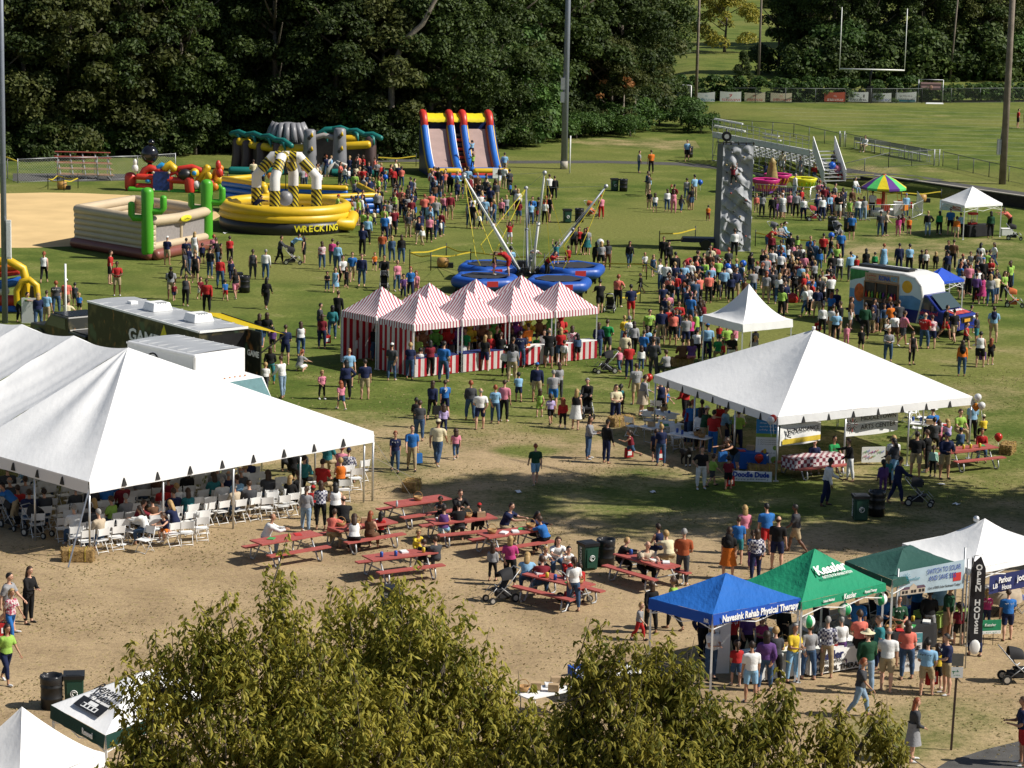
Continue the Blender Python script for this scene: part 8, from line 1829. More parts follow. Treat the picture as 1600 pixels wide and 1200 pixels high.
PDATA = """
1342 1120 w dgs ljT mr walk 95
1353 1085 m dnl ljT Hc stand 180
1311 1048 w whl puT sg stand 185 Rbrd
1337 1022 m bls khS sk ease 320
1341 1046 w cos bkT mn stand 180
1372 1050 w tls nvT mn ease 290
1384 1080 m whs khS bg stand 175
1446 1087 y lbs khS sk stand 170 Lbrd
1463 1077 c yls bkS ln ease 150
1478 1085 m nvs khS sk hold 285
1479 1004 m dns khS Cc hip 80
1431 985 w bll nvT mf hold 200
1449 1006 w bkl gyT mk stand 170
1497 1008 c mrs bkS pn stand 180
1522 1024 w dnl nvT mn stand 190
1573 1000 y bls nvS sn stand 185
1237 1066 w yls lbT mg hold 40
1221 1026 w bkl bkT mr hold 10
1166 1036 w puss bkT lr stand 180
1141 1040 w rds bkT pn ease 190
1172 1098 m whs lbS sd stand 185
1188 1030 c hps bkT pk hold 20
998 1001 c gys rdT sf walk 60
1016 990 w bkl bkT ln stand 200
1052 984 w lms bkT pn stroll 250
1110 1062 w whs jnT lf hold 20
1098 1030 m nvl bkT sk stand 30
1150 1072 c rds jnS pn stand 180
1195 1080 w pul jnT ld stand 190
1209 1070 w dgs bkT mf ease 170
1262 1062 w gyl jnT mn stand 185
1290 1058 m ckl khT sg stand 170
1415 1062 w cos jnT ln stand 195
1400 1022 m dns khT sd hold 10
1467 992 w lbs khT mf hold 200
1540 985 c hps nvL pf stand 180
1378 1012 w bll bkT mn hold 0
1425 1190 w dgl gyK lr stand 80
1597 1195 m nvs rdS sn hold 260
1162 866 w pks khT lf stand 185
1152 882 y bls tlS sn stand 175
1175 890 c bls puT pn hold 180
1180 908 w ckl nvT ln stand 190
1137 905 w bks orgK ln stand 175 Rpbk
1197 868 m bls rdS sk stand 190
1243 864 m dgs khS sk walk 270
1213 890 m bks nvS bn stand 160
1066 914 m buts dgT sg stand 185
1290 790 m whl nvT sk stand 90
1327 752 w bkl whT mn reach 275
1400 787 m nvl nvT sk push 90
1386 765 c tls bkL pf stand 170
1379 772 c pul puL pk stand 180
1398 755 w dgl lbT lk stand 230
1394 748 w whs lbT lf stand 200
1430 746 m bks khS sd ease 175
1448 738 w bkl bkL mn hold 250
1457 745 c mtl bkL pn stand 180
1475 748 m nvl khS Cn hold 20
1095 764 w bks whT pk hip 0
1112 760 c lms dgS sn walk 110
1137 765 c mrs bkS sk stand 180 Lbrd
1147 742 w bkt jnS pn bend 300 Rbbl
1098 706 m dns khS Cw reach 85
1113 712 m rds bll sk stand 150
1151 700 w whl bkT sd hold 20
1131 700 w lbl khT sn hold 90
1032 728 w nvs jnT mf stand 180
1024 722 c nvs bkS sn stand 185 Lbrd
986 717 c mrt jnS pd run 285 Lbrd
947 724 m bkl nvT Ck stand 120
919 717 w gyl jnT ln hold 80
899 671 w bkt whK lf stand 170
917 650 w bkl bkT mg push 5
879 669 c rdl bkL lr walk 185
860 663 c lvs bkS pn walk 190
843 652 c lmt lmS ln stand 175
959 651 c fls bkL sf hold 20
961 662 w crs nvT sd cross 30
969 646 c tlt bkS pk stand 190
1003 648 w gyl bgK mn stand 100
1038 652 c bls bkS sn reach 70
1070 660 m rdl bkT sd stand 250 Lpdg
1032 655 w nvt bkT lr shade 20
836 757 y dns lbS sr stroll 185
683 727 m crs jnT Cc walk 180
712 717 c pks jnL ln walk 200
643 735 m bls khT sd stroll 0 Rbbl
617 738 w nvs jnT mr stroll 15
655 688 w dgs jnT mn stand 170
650 668 c bkl bkL sk walk 175
675 655 w nvl bkL ln walk 180 Lbbk
695 652 y bls nvS sn stroll 185
693 678 c lvl nvL ln walk 175
735 657 w dgl jnT mr stand 170
750 671 m whs nvS bg stand 185
773 662 w lbs jnT mr stand 190
787 659 m pks bkT sn stand 165
838 628 m nvl khS Cb stand 180
873 625 w gys dgT ln stand 200
864 640 m gys blS sg stand 180
800 596 w gyl khT lk stand 160
810 628 c lbs nvS sk stand 200
503 624 c pks bkL pf stand 15
541 625 w nvl bkT lk hip 200
570 624 m nvs khS sd stand 175
533 640 c pks jnS lr walk 210
545 605 m lbs khS sf stand 20
612 595 m dgs jnT Cw stand 180
640 592 w nvs jnT mf stand 185
656 588 c whs jnT sk stand 180
672 588 w mrs bkT lk hold 200
692 597 m bls jnT sk stand 150 Lbrd
722 575 c whl bkT sk stand 185
757 580 w bks nvS lf stand 175 Rbrd
781 575 w bkl bkL Cw stand 180
800 588 m bks khS sn stand 160
813 575 m nvs jnT sk stand 175
789 587 c whl bkT sk stand 190
765 574 w rdl nvS lf stand 185
822 570 c orgl bkL ln stand 180 Rbrd
838 562 c gns bkS sn stand 185
857 575 m bkl dgS bg reach 190
872 570 w whl bkT mn hold 180 Lbrd
881 572 c whl khS sn stand 175
893 563 w fls jnT ln stand 190
902 564 c jnl bkS lk stand 200
934 559 w nvl jnT ln stand 180
948 556 m gns dgS sn stand 165
975 545 w yls lbS sf ease 190
983 548 w whs lbS mg stand 180 Rbrd
1013 535 m lms bkS sk walk 40
1020 572 m dgs whS sk stand 165
993 632 m gys khS sn stand 190
1020 590 m dgl dgT sn stand 175
1104 565 m lbs nvT Cb stand 185
1088 563 y whs bkT sk stand 170
1078 545 w hps bkT lr stand 195
1071 548 m gys nvS sn ease 170
1123 540 c rds jnS pn stand 180
965 480 w cos bkT mr hip 160
937 490 m bks bkS sk push 175
985 500 m nvs rdS sk stand 185
1001 458 c bkl bkS sk walk 270
983 418 w bkl jnT ln walk 10
1007 425 c whs jnS sf walk 0
1020 432 c jnt jnS lf walk 10
1036 413 m bkl bkT sd stand 350
1044 420 w bkl bkT lk stand 20
416 483 w bkl bkL lk walk 180
323 488 m rdl bkT sk stand 5
290 478 w dgt bkT pn stand 160
267 468 m gys khS Ck stand 175 Rpbk
313 468 c mrs whS pn walk 30
305 442 w bkt bkS ln stand 0
344 450 w rdl jnT sd stand 175
368 467 w bkt pkS ln walk 220
352 470 c bls rdS sn walk 200
340 420 m bks jnT sn reach 270
316 412 c nvs bkS pn stand 180
304 408 w wht whT lf stand 170
291 418 m nvs nvS sk stand 180
261 414 m nvs khS Cw ease 160
251 402 c orgs nvS sn stand 170
272 470 c mrs nvS pk walk 20
359 410 w rds bkT mn stand 195
360 430 c pks jnS ln stand 170
395 436 w dgt dgT pn stand 190
415 437 m whl jnT sg stand 170
437 412 w dgl bkT mn push 90
456 402 w lbl bkT sk bend 90
475 411 w bkt bkS lk stand 270
172 444 m rds bkS sn ease 90
183 462 m rds khS sk cross 30
69 442 w wht bkL pr walk 180
103 500 m crs khS sn crouch 160
60 512 w nvl jnT lf stand 185
73 508 m lbs khS sn stand 170
88 490 w dgs jnT mr stand 200
104 488 m cos khS Cw stand 190
124 490 c bls bkS pf stand 180
30 503 w lms bkT mk bend 90
117 478 c dgs dgS sk stand 170
565 447 m nvl jnT sn stand 0
550 440 m bls khS sn walk 10
535 447 w whs bkT pn walk 20
541 450 c bkt bkL lk walk 5
524 457 c lbt lbK ln walk 0
511 455 c bks jnT pk hold 10
503 421 w fls jnT ln stand 200 Lbrd
527 425 w lbl jnT mn stand 160
519 415 w hpl jnT mn stand 170
600 450 m bkl bkS sk push 0
620 455 w pks jnT mf stand 20
641 465 w bls nvT lr walk 350
630 466 c pus nvT pk walk 5
650 462 c pks pkS lr stand 350
585 423 c orgs nvS sr walk 10
597 405 m bus jnT sn stand 180
566 400 m nvl bkT sn hold 160
574 382 m lbl bkT sn stand 170
612 410 w jnl jnT lf ease 180
627 412 w bkl jnT ln stand 190
503 545 w mrs nvT ln stand 175 Lbrd
405 543 w bkl jnT ln stand 180
519 530 w tll jnT lk stand 185
527 512 m bkl bkT sn stand 170
499 528 m dgs nvT sd ease 100
417 543 w bks jnS ln stand 180
426 550 c puls bkS lk stand 175
446 570 m nvs nvS sn stand 200
441 622 m whl ljT sn reach 230
422 600 w bkl tlT ln stand 200
414 612 c whs dgT sf stand 180
467 580 w gys whS pr crouch 160
395 590 m dgs nvT sn bend 250
470 556 w wht jnT ln stand 180
12 985 m gys khS sk walk 60
17 1002 w fls blL pf walk 40 Lbrd
45 974 w bkl bkT ln hold 60
10 1068 w lms nvL pd walk 55
796 915 w hps bkT lf stand 190
769 908 c gyl bkL ln stand 170
895 955 w whs jnT pn stand 200 Lbrd
906 940 c rdl gyT sn stand 210
478 832 w gyl ljT pn stand 175
489 812 c rds bkT Cr stand 180
501 828 w ckl bkL ln hold 175
524 828 w wht bkT lk stand 185
413 868 m whl ljT bn lean 100
1073 252 m lbs bkS sd stand 10
998 270 m gys jnT sn stand 100
1017 271 m orgs bkT sn stand 200
1052 333 w pkt pkT ln stand 180
1042 330 w whl jnT ln stand 190
1023 332 c whs jnS ln stand 180
1064 332 c dgl jnT ln walk 150
1106 345 c orgs mrT sk stand 170
1502 588 w orgl jnT ln stand 175 Rpbk
1530 574 w wht bkS sk stand 180 Lbpu
1547 570 c bks bkS lr stand 170
1551 535 m lbs khS sn stand 165 Rpnv
1424 570 w bkt bkL ln stand 20
1387 565 w gyl jnT mf hold 10
1455 545 w fls nvS sn hold 170
1443 545 m rds jnT bg stand 160
1410 540 m pks dgS sn walk 100
1397 538 w whs brS mk stand 200
1385 535 c whs bkS sn hold 20
1437 0 x
1490 535 m bks khS sk walk 190
1476 530 m bks rdS sk walk 100
1513 520 y bks bkS sk run 100
1508 545 c rdt bkS pn walk 60
1525 540 w dgs tlS sn ease 250
1391 525 m orgs bkT sn hold 185
1403 525 m dgs bkT sn stand 180
1350 530 m dnl bkT Cd stand 175
1322 540 c pks pkT sn stand 170
1300 530 m whs khS sn stand 175
1305 535 w lbs bkT sn stand 185
1284 525 w whl bkT sn stand 170 Rbrd
1345 550 c bks bkS sn ease 180
1266 482 m bls nvS sn stand 175
1279 480 m dgs nvS sk stand 185
1241 468 w bks bkT pn stand 200
1216 475 w whl jnT lf stand 170
1206 470 m dgs dgT sn stand 160
1250 425 m whs jnT sn stand 175 Rpnv
1311 438 w whl dgT sf stand 190
1328 440 m lbl dgT sn shade 200
1338 430 c rds rdT sn stand 180
1352 430 w bks bkT lk stand 170
1380 425 w lbt lbK mr stand 185
1366 425 c gnl bkT sk stand 170
1404 425 m nvl nvT sk stand 180
1420 427 w lbs bkT sk stand 185
1439 425 c dgs bkT sn stand 170
1307 423 w lms dgT lr stand 190
1313 405 m bls nvT sg stand 175
1330 375 m bls bkS sk stand 170
1219 420 m lbl jnT sn stand 185
1230 415 c whs bkS ln stand 175
1238 412 c pkl bkT pn stand 180
1375 370 m dgs jnT sk stand 180
1383 369 w bgl bkT sn reach 80
1403 369 c hps pkT ln stand 170
1409 364 c mrs bkT ln stand 180
1420 367 c orgs mrS sn stand 185
1449 369 m bkl ljT sf hip 180
1467 367 w gnl bkT lk stand 190
1484 367 m bls bkS sn stand 180
1494 372 c orgl bgS sn stand 170
1500 370 w lbs bkT sd stand 200
1547 372 w dnl bkT lk stand 180
1578 362 m cos bkT sk bend 280
1577 455 w lms bkT ln stand 250
1578 450 w lms jnT sn stand 190
1500 452 w lbl whT sn stand 200
1546 478 w gyl jnT lf stand 180
1533 475 w hpt hpK ln stand 190 Rbrd
1524 475 m pul bkT sk stand 175
1512 462 m pks bkT sn hold 180
1567 470 w lms bkL ln stand 20
1535 450 m bkl bkT Cb stand 180
1206 343 m bkl bkT sn stand 175
1218 340 m khl khT sn stand 180
1213 338 w hpl bkT ln stand 190
1243 340 m gyl bkT sn stand 170
1255 344 w whl nvT mk stand 185
1222 342 w whl gyK Cw hold 180
1212 342 c pul puL ln stand 180
1284 345 w whl nvT ln stand 200
1340 345 w whl jnT sn stand 180
1349 345 w gys ljT lk stand 185
1362 338 m whs bkT sn stand 160
1415 340 m lbl jnT Cb stand 190
1327 340 c lms lmS sn stand 170
1241 310 m whl ljT sg stand 100
1277 308 c lms lmS pn stand 180
1590 200 m rds bkS sk stand 90
1601 202 m bks bkS sk stand 260
1335 305 w whl ljT mg sit 40 .5
858 312 m whl bkT sn stand 200
866 312 m bkl bkT sn stand 180
939 342 w pks rdT Cr stand 200
809 335 w whl bkT lf stand 180
840 348 c rds bkL ln stand 185
851 350 w whs bkT pn stand 160
829 352 w lbs jnT mn stand 190
1147 402 w whl bkT mn stand 185
1205 405 w mrl bkT sf stand 170
1197 396 m rds jnS sn bend 90
1245 398 c lms bkT lk stand 180 Rpbk
1130 385 c whs bkS sn reach 90
904 395 w rds bkS ln stand 0
913 398 w bkl bkL lk stand 10
896 397 w dgs bkS ln stand 350
917 398 w gys tlK lr stand 0
931 420 w bkl bkT lk stand 180
939 422 w gys bkS lf stand 185
949 421 w dgs brT ln stand 190
788 273 m lbs khS sn stand 180
731 300 m lbs khS sn stand 185
696 300 m nvl khS sn stand 170
685 300 m bkl jnT sn stand 180
703 305 w bkl bkL lk stand 180
"""
SEATED = """
1271 738 w nvs whS mf sit 10 .44
1300 735 m gns khS sd sit 20 .44
1458 705 m dgs bkT sd sit 170 .44
1457 690 m bls nvT sn sit 200 .44
1466 700 c pks pkT ln sit 180 .44
1480 700 c lvs puT lf sit 190 .44
1497 690 w lms khT mn sit 20 .44
1500 712 c jnl jnT Cn sit 175 .44
1532 720 w rdl jnT mn sit 10 .44
1518 690 w lbs bkT sk stand 190
1536 690 c yls bkT Cc sit 180 .44
966 900 w bkl bkT mf lean 90 .44
1003 908 m bgs bkT bg lean 20 .44
1029 880 w nvt nvT md sit 200 .44
1046 893 w crs khT mf lean 210 .44
822 928 w lbl jnT lf lean 170 .44
847 935 w mrl jnT mn lean 175 .44
868 898 w whs jnT ln lean 0 .44
884 905 c whs rdT sk lean 10 .44
846 905 c whs bkT sf lean 15 .44
828 855 w nvl bkT lk lean 60 .44
853 866 w bls bkT mn lean 250 .44
786 846 m nvs khT sd lean 70 .44
693 850 w put lbS md sit 170 .44
718 848 m bkl dgT sk lean 175 .44
749 842 y bkl bkT Cr sit 190 .44
714 822 m bkl bkT mn lean 10 .44
690 822 c dgs bkT sk lean 0 .44
650 876 c yll yll mf lean 30 .44
681 898 y dgs dgT sn sit 200 .44
660 897 c bks bkS sn lean 180 .44
517 858 m cos khT sn lean 160 .44
537 838 m bks bkT bd lean 180 .44
553 866 w wht bkT ln lean 200 .44
577 860 w brt brT lr sit 170 .44
594 852 c rdl bkT lk sit 180 .44
212 842 m mrs bkT sn lean 100 .45
229 851 w whl jnT ld lean 240 .45
262 850 c nvt orgS ln lean 320 .45
275 842 w nvs nvK lf lean 250 .45
419 795 w dgl jnT ln sit 200 .45
452 800 w bkl bkT lf sit 170 .45
502 778 m rds khT sd sit 160 .45
532 772 w orgt bkT mf sit 200 .45
511 742 m tls khT Cd sit 170 .45
533 752 w pks pkT mr sit 175 .45
544 758 m ckl khT Cn sit 180 .45
457 755 w bkl bkT ln sit 170 .45
474 770 m tll bkT sd sit 175 .45
445 745 c dgs bkT sk sit 180 .45
468 738 m dgs dgT sk sit 180 .45
1066 575 m brl brT sn sit 190 .45
1080 575 w pus pkT ln sit 180 .45
1123 568 w gns khT sn sit 190 .45
1041 592 w gyl dgT mn sit 200 .45
1310 268 w lbl rdT mk sit 10 .6
1302 262 m bkl bkT sk sit 20 .9
1218 382 m gyl jnT sn sit 60 .45
1224 380 w lbl jnT Cw sit 80 .45
1352 238 m whl khT sn sit 300 .5
25 826 m bls khT Ck bend 250 -
"""
CHSEAT = "dgl,sk dgl,sn gyl,sg nvl,sd bls,sk tls,ln nvs,sn lms,mn bkl,lf whl,sg lbl,sn dgs,bg mrl,sn brl,mk rds,sn nvl,bg bkl,ln gys,sn whs,mf dgl,sd nvs,mn bgl,sg".split()
def parse(txt):
 for ln in txt.strip().splitlines():
  f = ln.split()
  if len(f) < 8:continue
  x,y,k,top,bot,hair,pose,face = f[:8];ex = f[8] if len(f) > 8 else None
  fix = lambda s,ok,d:(s[:-1] if s[:-1] in PC else {'bu':'bur','but':'bur','pus':'pu','pul':'pu','or':'org'}.get(s[:-1],'gy')) + (s[-1] if s[-1] in ok else d)
  top = fix(top,'slt','s');bot = fix(bot,'TSKL','T')
  if hair[0] not in 'slpbmCH':hair = 's' + hair[-1]
  if hair[0] in 'CH' and hair[-1] not in 'wbrnkcd':hair = hair[0] + 'w'
  if hair[0] not in 'CH' and hair[-1] not in HAIRC:hair = hair[0] + 'n'
  yield int(x),int(y),k,top,bot,hair,pose,float(face),ex
FAR = []
for i_,(x,y,k,top,bot,hair,pose,face,ex) in enumerate(sorted(parse(PDATA),key=lambda q:-q[1] * (.8 if q[2] in 'ct' else 1))):
 if i_ >= 212:FAR.append((x,y,k,top,bot,hair,pose,face));continue
 person(x,y,k,top,bot,hair,pose,face,seat=float(ex) if ex and ex[0] == '.' else None,bag=ex if ex and ex[0] in 'LR' else None)
for x,y,k,top,bot,hair,pose,face,ex in parse(SEATED):
 person(x,y,k,top,bot,hair,pose,face,seat=float(ex) if ex and ex[0] == '.' else None)
def at_thing(nm,dx,dy,dz,*a,**k):
 t = nm if not isinstance(nm,str) else bpy.data.objects[nm];p = t.location + Vector((dx,dy,0));x,y = proj(p + Vector((0,0,dz)));return person(x,y,*a,pos=Vector((p.x,p.y,0)),z=dz,**k)
T_ = [o for o in COL.objects if o.name.startswith('trampoline')]
at_thing(T_[1],.5,.1,.9,'c','bkt','pkS','ln','stand',100,note='standing on the front left blue trampoline');at_thing(T_[1],1.3,.2,.85,'m','rds','rdS','sk','bend',270,note='bending over the front left blue trampoline')
at_thing(T_[0],1.1,.1,2.0,'c','rds','whS','ln','up',0,note='hanging in a harness over the back left trampoline');at_thing(T_[2],-.9,-.3,.95,'c','tls','jnS','pn','up',180,note='arms raised on the back right trampoline')
at_thing(T_[2],-.2,.2,.9,'c','rds','rdT','sn','sit',200,note='sitting on the back right trampoline');at_thing('bungee_trampoline',.9,-.7,.3,'m','rds','bkT','sk','bend',60,note='working at the hub of the bungee frame')
at_thing('bungee_trampoline',-1.1,.4,.2,'w','lbs','bkT','mk','stand',200,note='left of the hub of the bungee frame');at_thing('bungee_trampoline',.1,-.6,.6,'m','whs','gyT','sn','bend',0,note='beside the foot of the white bungee masts')
at_thing('climbing_wall',-.15,-.95,4.1,'c','mrs','bkT','ln','climb',165,note='climbing half way up the grey rock tower')
_s = bpy.data.objects['inflatable_slide'];at_thing(_s,.3,1.2,1.5,'c','lbs','nvS','sk','climb',190,note='climbing the middle stairs of the double slide');at_thing(_s,.4,.2,.6,'c','lms','bkL','ln','climb',180,note='at the bottom of the slide stairs')
_a = bpy.data.objects['inflatable_arena'];at_thing(_a,-1.9,-.6,.7,'w','nvl','bkS','pk','bend',60,note='inside the round yellow arena on the left');at_thing(_a,.9,0,.7,'c','whs','bkS','sk','crouch',90,note='inside the round yellow arena near the middle');at_thing(_a,3.3,-.3,1.2,'c','lms','rdS','Cr','sit',90,note='sitting on the rim of the round yellow arena')
for i,(c_,h_) in enumerate((('lm','sn'),('gn','sd'),('bk','lk'),('lm','ln'))):
 p = F0 + gx * (i + .45) + gy * .45;x,y = proj(p);person(x,y,'m' if i < 2 else 'w',c_ + 's','khT',h_,'ease',330 + 10 * i,pos=Vector((p.x,p.y,0)),note=f'stall keeper behind the {names[i]} front striped counter')
rc2 = random.Random(4);cand = sorted([c for c in CHAIRS if c[3] < 835],key=lambda c:-c[3]);pick = rc2.sample(cand[:110],min(44,len(cand))) if len(cand) > 25 else cand
for (p,c,x,y),s_ in zip(pick,CHSEAT * 3):
 t_,h_ = s_.split(',');q = p + fd * .0;person(x,y,'w' if h_[0] in 'lm' else 'm',t_,rc2.choice(('bkT','jnT','khT')),h_,'sit',math.degrees(c.rotation_euler.z),seat=.455,pos=q,note='on a chair in the shade of the very large tent')
# ---- labels: what each one looks like, then where
MARKS = [(1418,1049,'the white health board'),(1300,1010,'the bright green canopy'),(1130,1010,'the blue canopy'),(1520,992,'the black feather flag'),(1590,990,'the round table at the right edge'),(1030,905,'the table right of the recycling bin'),(870,925,'the crowded picnic table'),(800,850,'the table of the two in blue'),(720,835,'the red cap picnic table'),(625,880,'the half hidden picnic table'),(560,845,'the picnic table left of centre'),(445,860,'the table nearest the very large tent'),
 (930,880,'the recycling bin'),(1170,880,'the grass above the green canopy'),(1357,800,'the bins in the tree shade'),(1270,735,'the checked tablecloth'),(1120,740,'the doodle sign'),(1440,740,'the painted poster'),(1510,700,'the right corner of the square tent'),(1040,670,'the craft tables'),(950,690,'the open grass left of the square tent'),(835,740,'the bare patch in mid field'),(660,720,'the hay bale by the tent corner'),(750,660,'the grass below the striped canopies'),(675,660,'the grass left of mid field'),(880,655,'the grass in front of the craft tables'),
 (540,620,'the grass left of the striped canopies'),(640,590,'the leftmost front striped canopy'),(760,575,'the middle striped counters'),(870,565,'the rightmost striped counter'),(960,550,'the right end of the striped canopies'),(1090,560,'the small peaked canopy'),(1010,590,'the seat bales'),(965,480,'the grass right of the striped canopies'),(1020,420,'the tape right of the bungee ride'),(935,420,'the white balloon'),(905,395,'the slanted right mast'),(840,345,'the masts of the bungee ride'),(416,470,'the open grass right of the trailer'),(310,470,'the grass beyond the game trailer'),(300,410,'the cactus bounce pen'),
 (440,405,'the black stroller by the arena'),(175,450,'the grass left of the bounce pen'),(70,490,'the A-frame board'),(540,440,'the walking group below the arena'),(620,450,'the black upright stroller'),(520,415,'the crowd below the arena'),(600,400,'the tape square'),(430,590,'the white box truck'),(420,540,'the yellow awning'),(510,525,'the left end of the striped canopies'),(30,1000,'the left edge'),(1040,330,'the grass left of the climbing tower'),(1010,270,'the far path'),(1520,570,'the grass right of the ice truck'),(1430,545,'the nose of the ice truck'),(1390,525,'the serving window'),(1310,530,'the back of the ice truck'),(1260,475,'the queue left of the ice truck'),(1340,430,'the queue above the ice truck'),(1400,425,'the grass beyond the ice truck'),
 (1540,460,'the small blue canopy'),(1230,415,'the queue right of the climbing tower'),(1400,367,'the grass before the umbrella swing'),(1490,370,'the small white canopy'),(1230,342,'the tub ride barriers'),(1345,342,'the umbrella swing barriers'),(1595,200,'the sports field'),(720,300,'the double slide'),(1200,400,'the foot of the climbing tower'),(240,835,'the sunlit chairs'),(500,760,'the right corner of the very large tent'),(435,800,'the chairs right of the tent'),(500,825,'the standing group by the picnic tables'),(25,826,'the strollers in the tent shade'),(1308,268,'the grandstand stair'),(1352,240,'the players bench'),(1425,1185,'the front of the parking sign'),(460,750,'the tent rows')]
def near_mark(x,y):
 m = min(MARKS,key=lambda m:(m[0] - x) ** 2 + ((m[1] - y) * 1.6) ** 2);return m[2]
KN = dict(m='man',w='woman',c='child',t='toddler',y='youth');POSN = dict(walk='walking',stroll='walking',run='running',push='pushing',bend='bending',sit='sitting',lean='leaning forward',crouch='crouching',climb='climbing',up='arms raised',reach='reaching out',cross='arms folded',hip='hand on hip',shade='shading eyes',hold='hands together',ease='one hand raised',stand='standing')
def facing(f):f %= 360;return 'facing us' if f < 45 or f > 315 else 'turned right' if f < 135 else 'back turned' if f < 225 else 'turned left'
seen = {}
for P_ in PEOPLE:
 where = P_['note'] or f'by {near_mark(P_["px"], P_["py"])}'
 short = P_['bot'].replace('blue denim trousers','jeans').replace('pale denim trousers','pale jeans');forms = [f'{KN[P_["kind"]]} in {P_["top"]} and {short} {where}',f'{KN[P_["kind"]]} with {P_["hair"]}, {P_["top"]}, {short} {where}',f'{KN[P_["kind"]]} {POSN[P_["pose"]]}, {P_["hair"]}, {P_["top"]} {where}',f'{facing(P_["face"])} {KN[P_["kind"]]} {POSN[P_["pose"]]}, {P_["hair"]}, {P_["top"]} {where}']
 for f in forms:
  f = ' '.join(f.split()[:16])
  if f not in seen:break
 n_ = 2
 while f in seen:f = ' '.join((forms[0] + f', {["", "", "second", "third", "fourth", "fifth"][min(5, n_)]} from the left').split()[:16]);n_ += 1;
 seen[f] = 1;P_['o']['label'] = f;P_['o']['group'] = 'visitors at the fair'
seenb = {}
for o,nm,x,y in BAGS:
 near = min(PEOPLE,key=lambda q:(q['px'] - x) ** 2 + (q['py'] - y) ** 2);f = f'{nm} carried by the {KN[near["kind"]]} in {near["top"]} {("by " + near_mark(x, y)) if not near["note"] else near["note"]}';o['label'] = ' '.join(f.split()[:16]);o['group'] = 'bags carried by visitors'
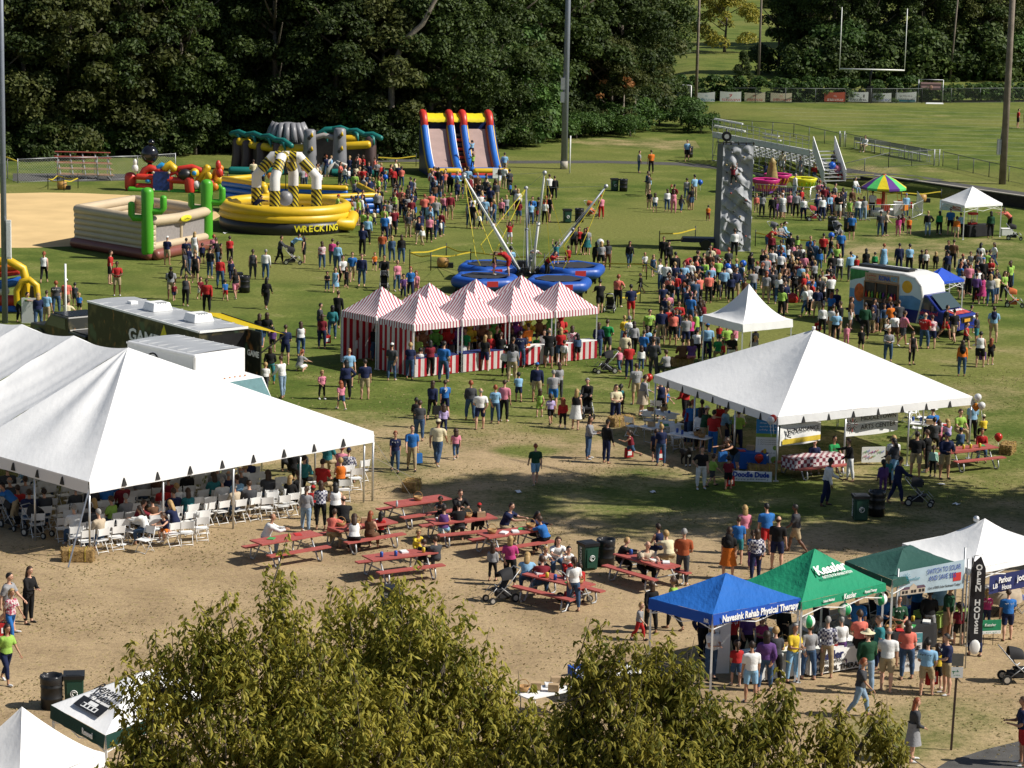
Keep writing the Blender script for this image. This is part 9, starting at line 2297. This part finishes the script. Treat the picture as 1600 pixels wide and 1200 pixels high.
# ---- the far crowd: past the three hundred largest, one mass
def crowd(zones,seed):
 rr = random.Random(seed);kinds = [('m','stand'),('w','stand'),('c','stand'),('w','hold'),('m','ease'),('c','walk'),('w','walk'),('m','cross')];protos = {}
 cols = [k for k in PC];MI = {};mats_ = []
 def mi(m):
  if m.name not in MI:MI[m.name] = len(mats_);mats_.append(m)
  return MI[m.name]
 def dec(me,ratio):
  o = mkobj('tmp',me);md = o.modifiers.new('d','DECIMATE');md.ratio = ratio;m2 = EVAL(o)
  V = np.empty(len(m2.vertices) * 3);m2.vertices.foreach_get('co',V);m2.calc_loop_triangles();T = np.empty(len(m2.loop_triangles) * 3,np.int32);m2.loop_triangles.foreach_get('vertices',T);bpy.data.meshes.remove(m2);return V.reshape(-1,3),T.reshape(-1,3)
 def get(k,pose,part):
  key = (k,pose,part)
  if key not in protos:B_ = build_body(k,pose);protos[key] = dec(B_['me'] if part == 'body' else garment(B_,part),.22)
  return protos[key]
 VV,TT,MM,o_ = [],[],[],0
 jobs = []
 for (x0,y0,x1,y1,n,pal) in zones:
  for _ in range(n):
   k,pose = rr.choice(kinds);bt = rr.choice(('trousers','trousers','shorts','leggings'))
   tc = rr.choice(pal) if pal and rr.random() < .7 else rr.choice(('nv','bk','wh','gy','dg','rd','mr','pk','bl','lb','lm','cr','co','nv','bk','wh','gy','nv','bk','dg','bk','jn','wh','br'))
   jobs.append((rr.uniform(x0,x1),rr.uniform(y0,y1),k,pose,rr.choice((180,180,170,200,0,90,270,150)) + rr.uniform(-25,25),'shirt_l' if rr.random() < .4 else 'shirt_s',tc,bt,rr.choice(('jn','bk','nv','kh','dg','jn','bk') if bt != 'shorts' else ('kh','bk','nv','jn','wh')),rr.choice(('hair_l','hair_p','hair')) if k != 'm' else 'hair_s',HM[rr.choice('nnkkdfrn')]))
 for (px,py,k,top,bot,hair,pose,face) in FAR:
  k = 'c' if k in 'ct' else 'm' if k in 'my' else 'w';cap = hair[0] in 'CH'
  jobs.append((px,py,k,pose,face,'shirt_' + top[-1],top[:-1],BOTM[bot[-1]],bot[:-1],'cap' if cap else {'s':'hair_s','l':'hair_l','p':'hair_p','b':'hair_bald','m':'hair'}[hair[0]],pmat({'w':'wh','b':'bl','r':'rd','n':'nv','k':'bk','c':'cr','d':'dg'}[hair[-1]]) if cap else HM[hair[-1]]))
 for (px,py,k,pose,a,sh,tc,bt,bc,hs,hm) in jobs:
   p = Gt(px,py);sc = rr.uniform(.92,1.06) * (rr.uniform(.85,1.15) if k == 'c' else 1);B_ = build_body(k,pose);ca,sa = cos(R(a)),sin(R(a));fl = rr.choice((-1,1));seat = .5 if pose == 'sit' else None
   for part,m in (('body',SKIN[rr.choice((0,0,1))]),(sh,pmat(tc)),(bt,pmat(bc)),(hs,hm)):
    V,T = get(k,pose,part);Q = V * sc;zz = p.z - B_['zf'] * sc if seat is None else p.z + seat - B_['seat'] * sc
    VV.append(np.stack([Q[:,0] * ca * fl - Q[:,1] * sa + p.x,Q[:,0] * fl * sa + Q[:,1] * ca + p.y,Q[:,2] + zz],1));TT.append((T if fl > 0 else T[:,::-1]) + o_);MM.append(np.full(len(T),mi(m),np.int32));o_ += len(V)
 V,T,M_ = np.concatenate(VV),np.concatenate(TT),np.concatenate(MM);me = bpy.data.meshes.new('crowd');me.vertices.add(len(V));me.vertices.foreach_set('co',V.astype(np.float32).ravel());me.loops.add(len(T) * 3);me.loops.foreach_set('vertex_index',T.ravel().astype(np.int32));me.polygons.add(len(T));me.polygons.foreach_set('loop_start',np.arange(0,len(T) * 3,3,dtype=np.int32));me.polygons.foreach_set('loop_total',np.full(len(T),3,np.int32))
 for m in mats_:me.materials.append(m)
 me.polygons.foreach_set('material_index',M_);me.polygons.foreach_set('use_smooth',np.ones(len(T),bool));me.update(calc_edges=True);tag(mkobj('crowd',me),'far crowd of visitors waiting and strolling between the inflatables, masts and climbing tower','crowd',None,'stuff')
crowd([(545,290,650,345,34,None),(545,330,600,372,16,['lm','wh','lm','gy']),(600,335,690,385,34,None),(670,290,800,322,30,None),(690,318,800,360,18,None),(470,262,560,300,18,None),(540,275,640,300,18,['rd','co','nv']),(1030,425,1110,480,28,None),(1030,470,1100,545,34,None),(1105,430,1200,475,30,None),(1185,405,1300,450,30,None),(1215,445,1300,500,26,None),(1275,320,1335,345,18,None),(1440,415,1560,440,14,None),(1490,440,1560,480,20,None),(1290,500,1400,530,18,['dg','bk','nv','br']),(1180,330,1290,342,10,None),(1190,425,1215,470,6,None),(800,320,860,350,6,None),(1010,300,1090,332,10,None),(600,545,930,572,26,['rd','bk','wh','nv','or'.replace('or','org')]),(960,540,1010,600,8,None),(545,540,590,565,10,['dg','bk','rd']),(1100,560,1180,590,8,None),(1065,690,1110,705,5,None),(1180,270,1280,280,4,None),(285,410,370,440,8,None),(340,285,410,300,5,None),(1120,690,1160,705,4,None)],9)
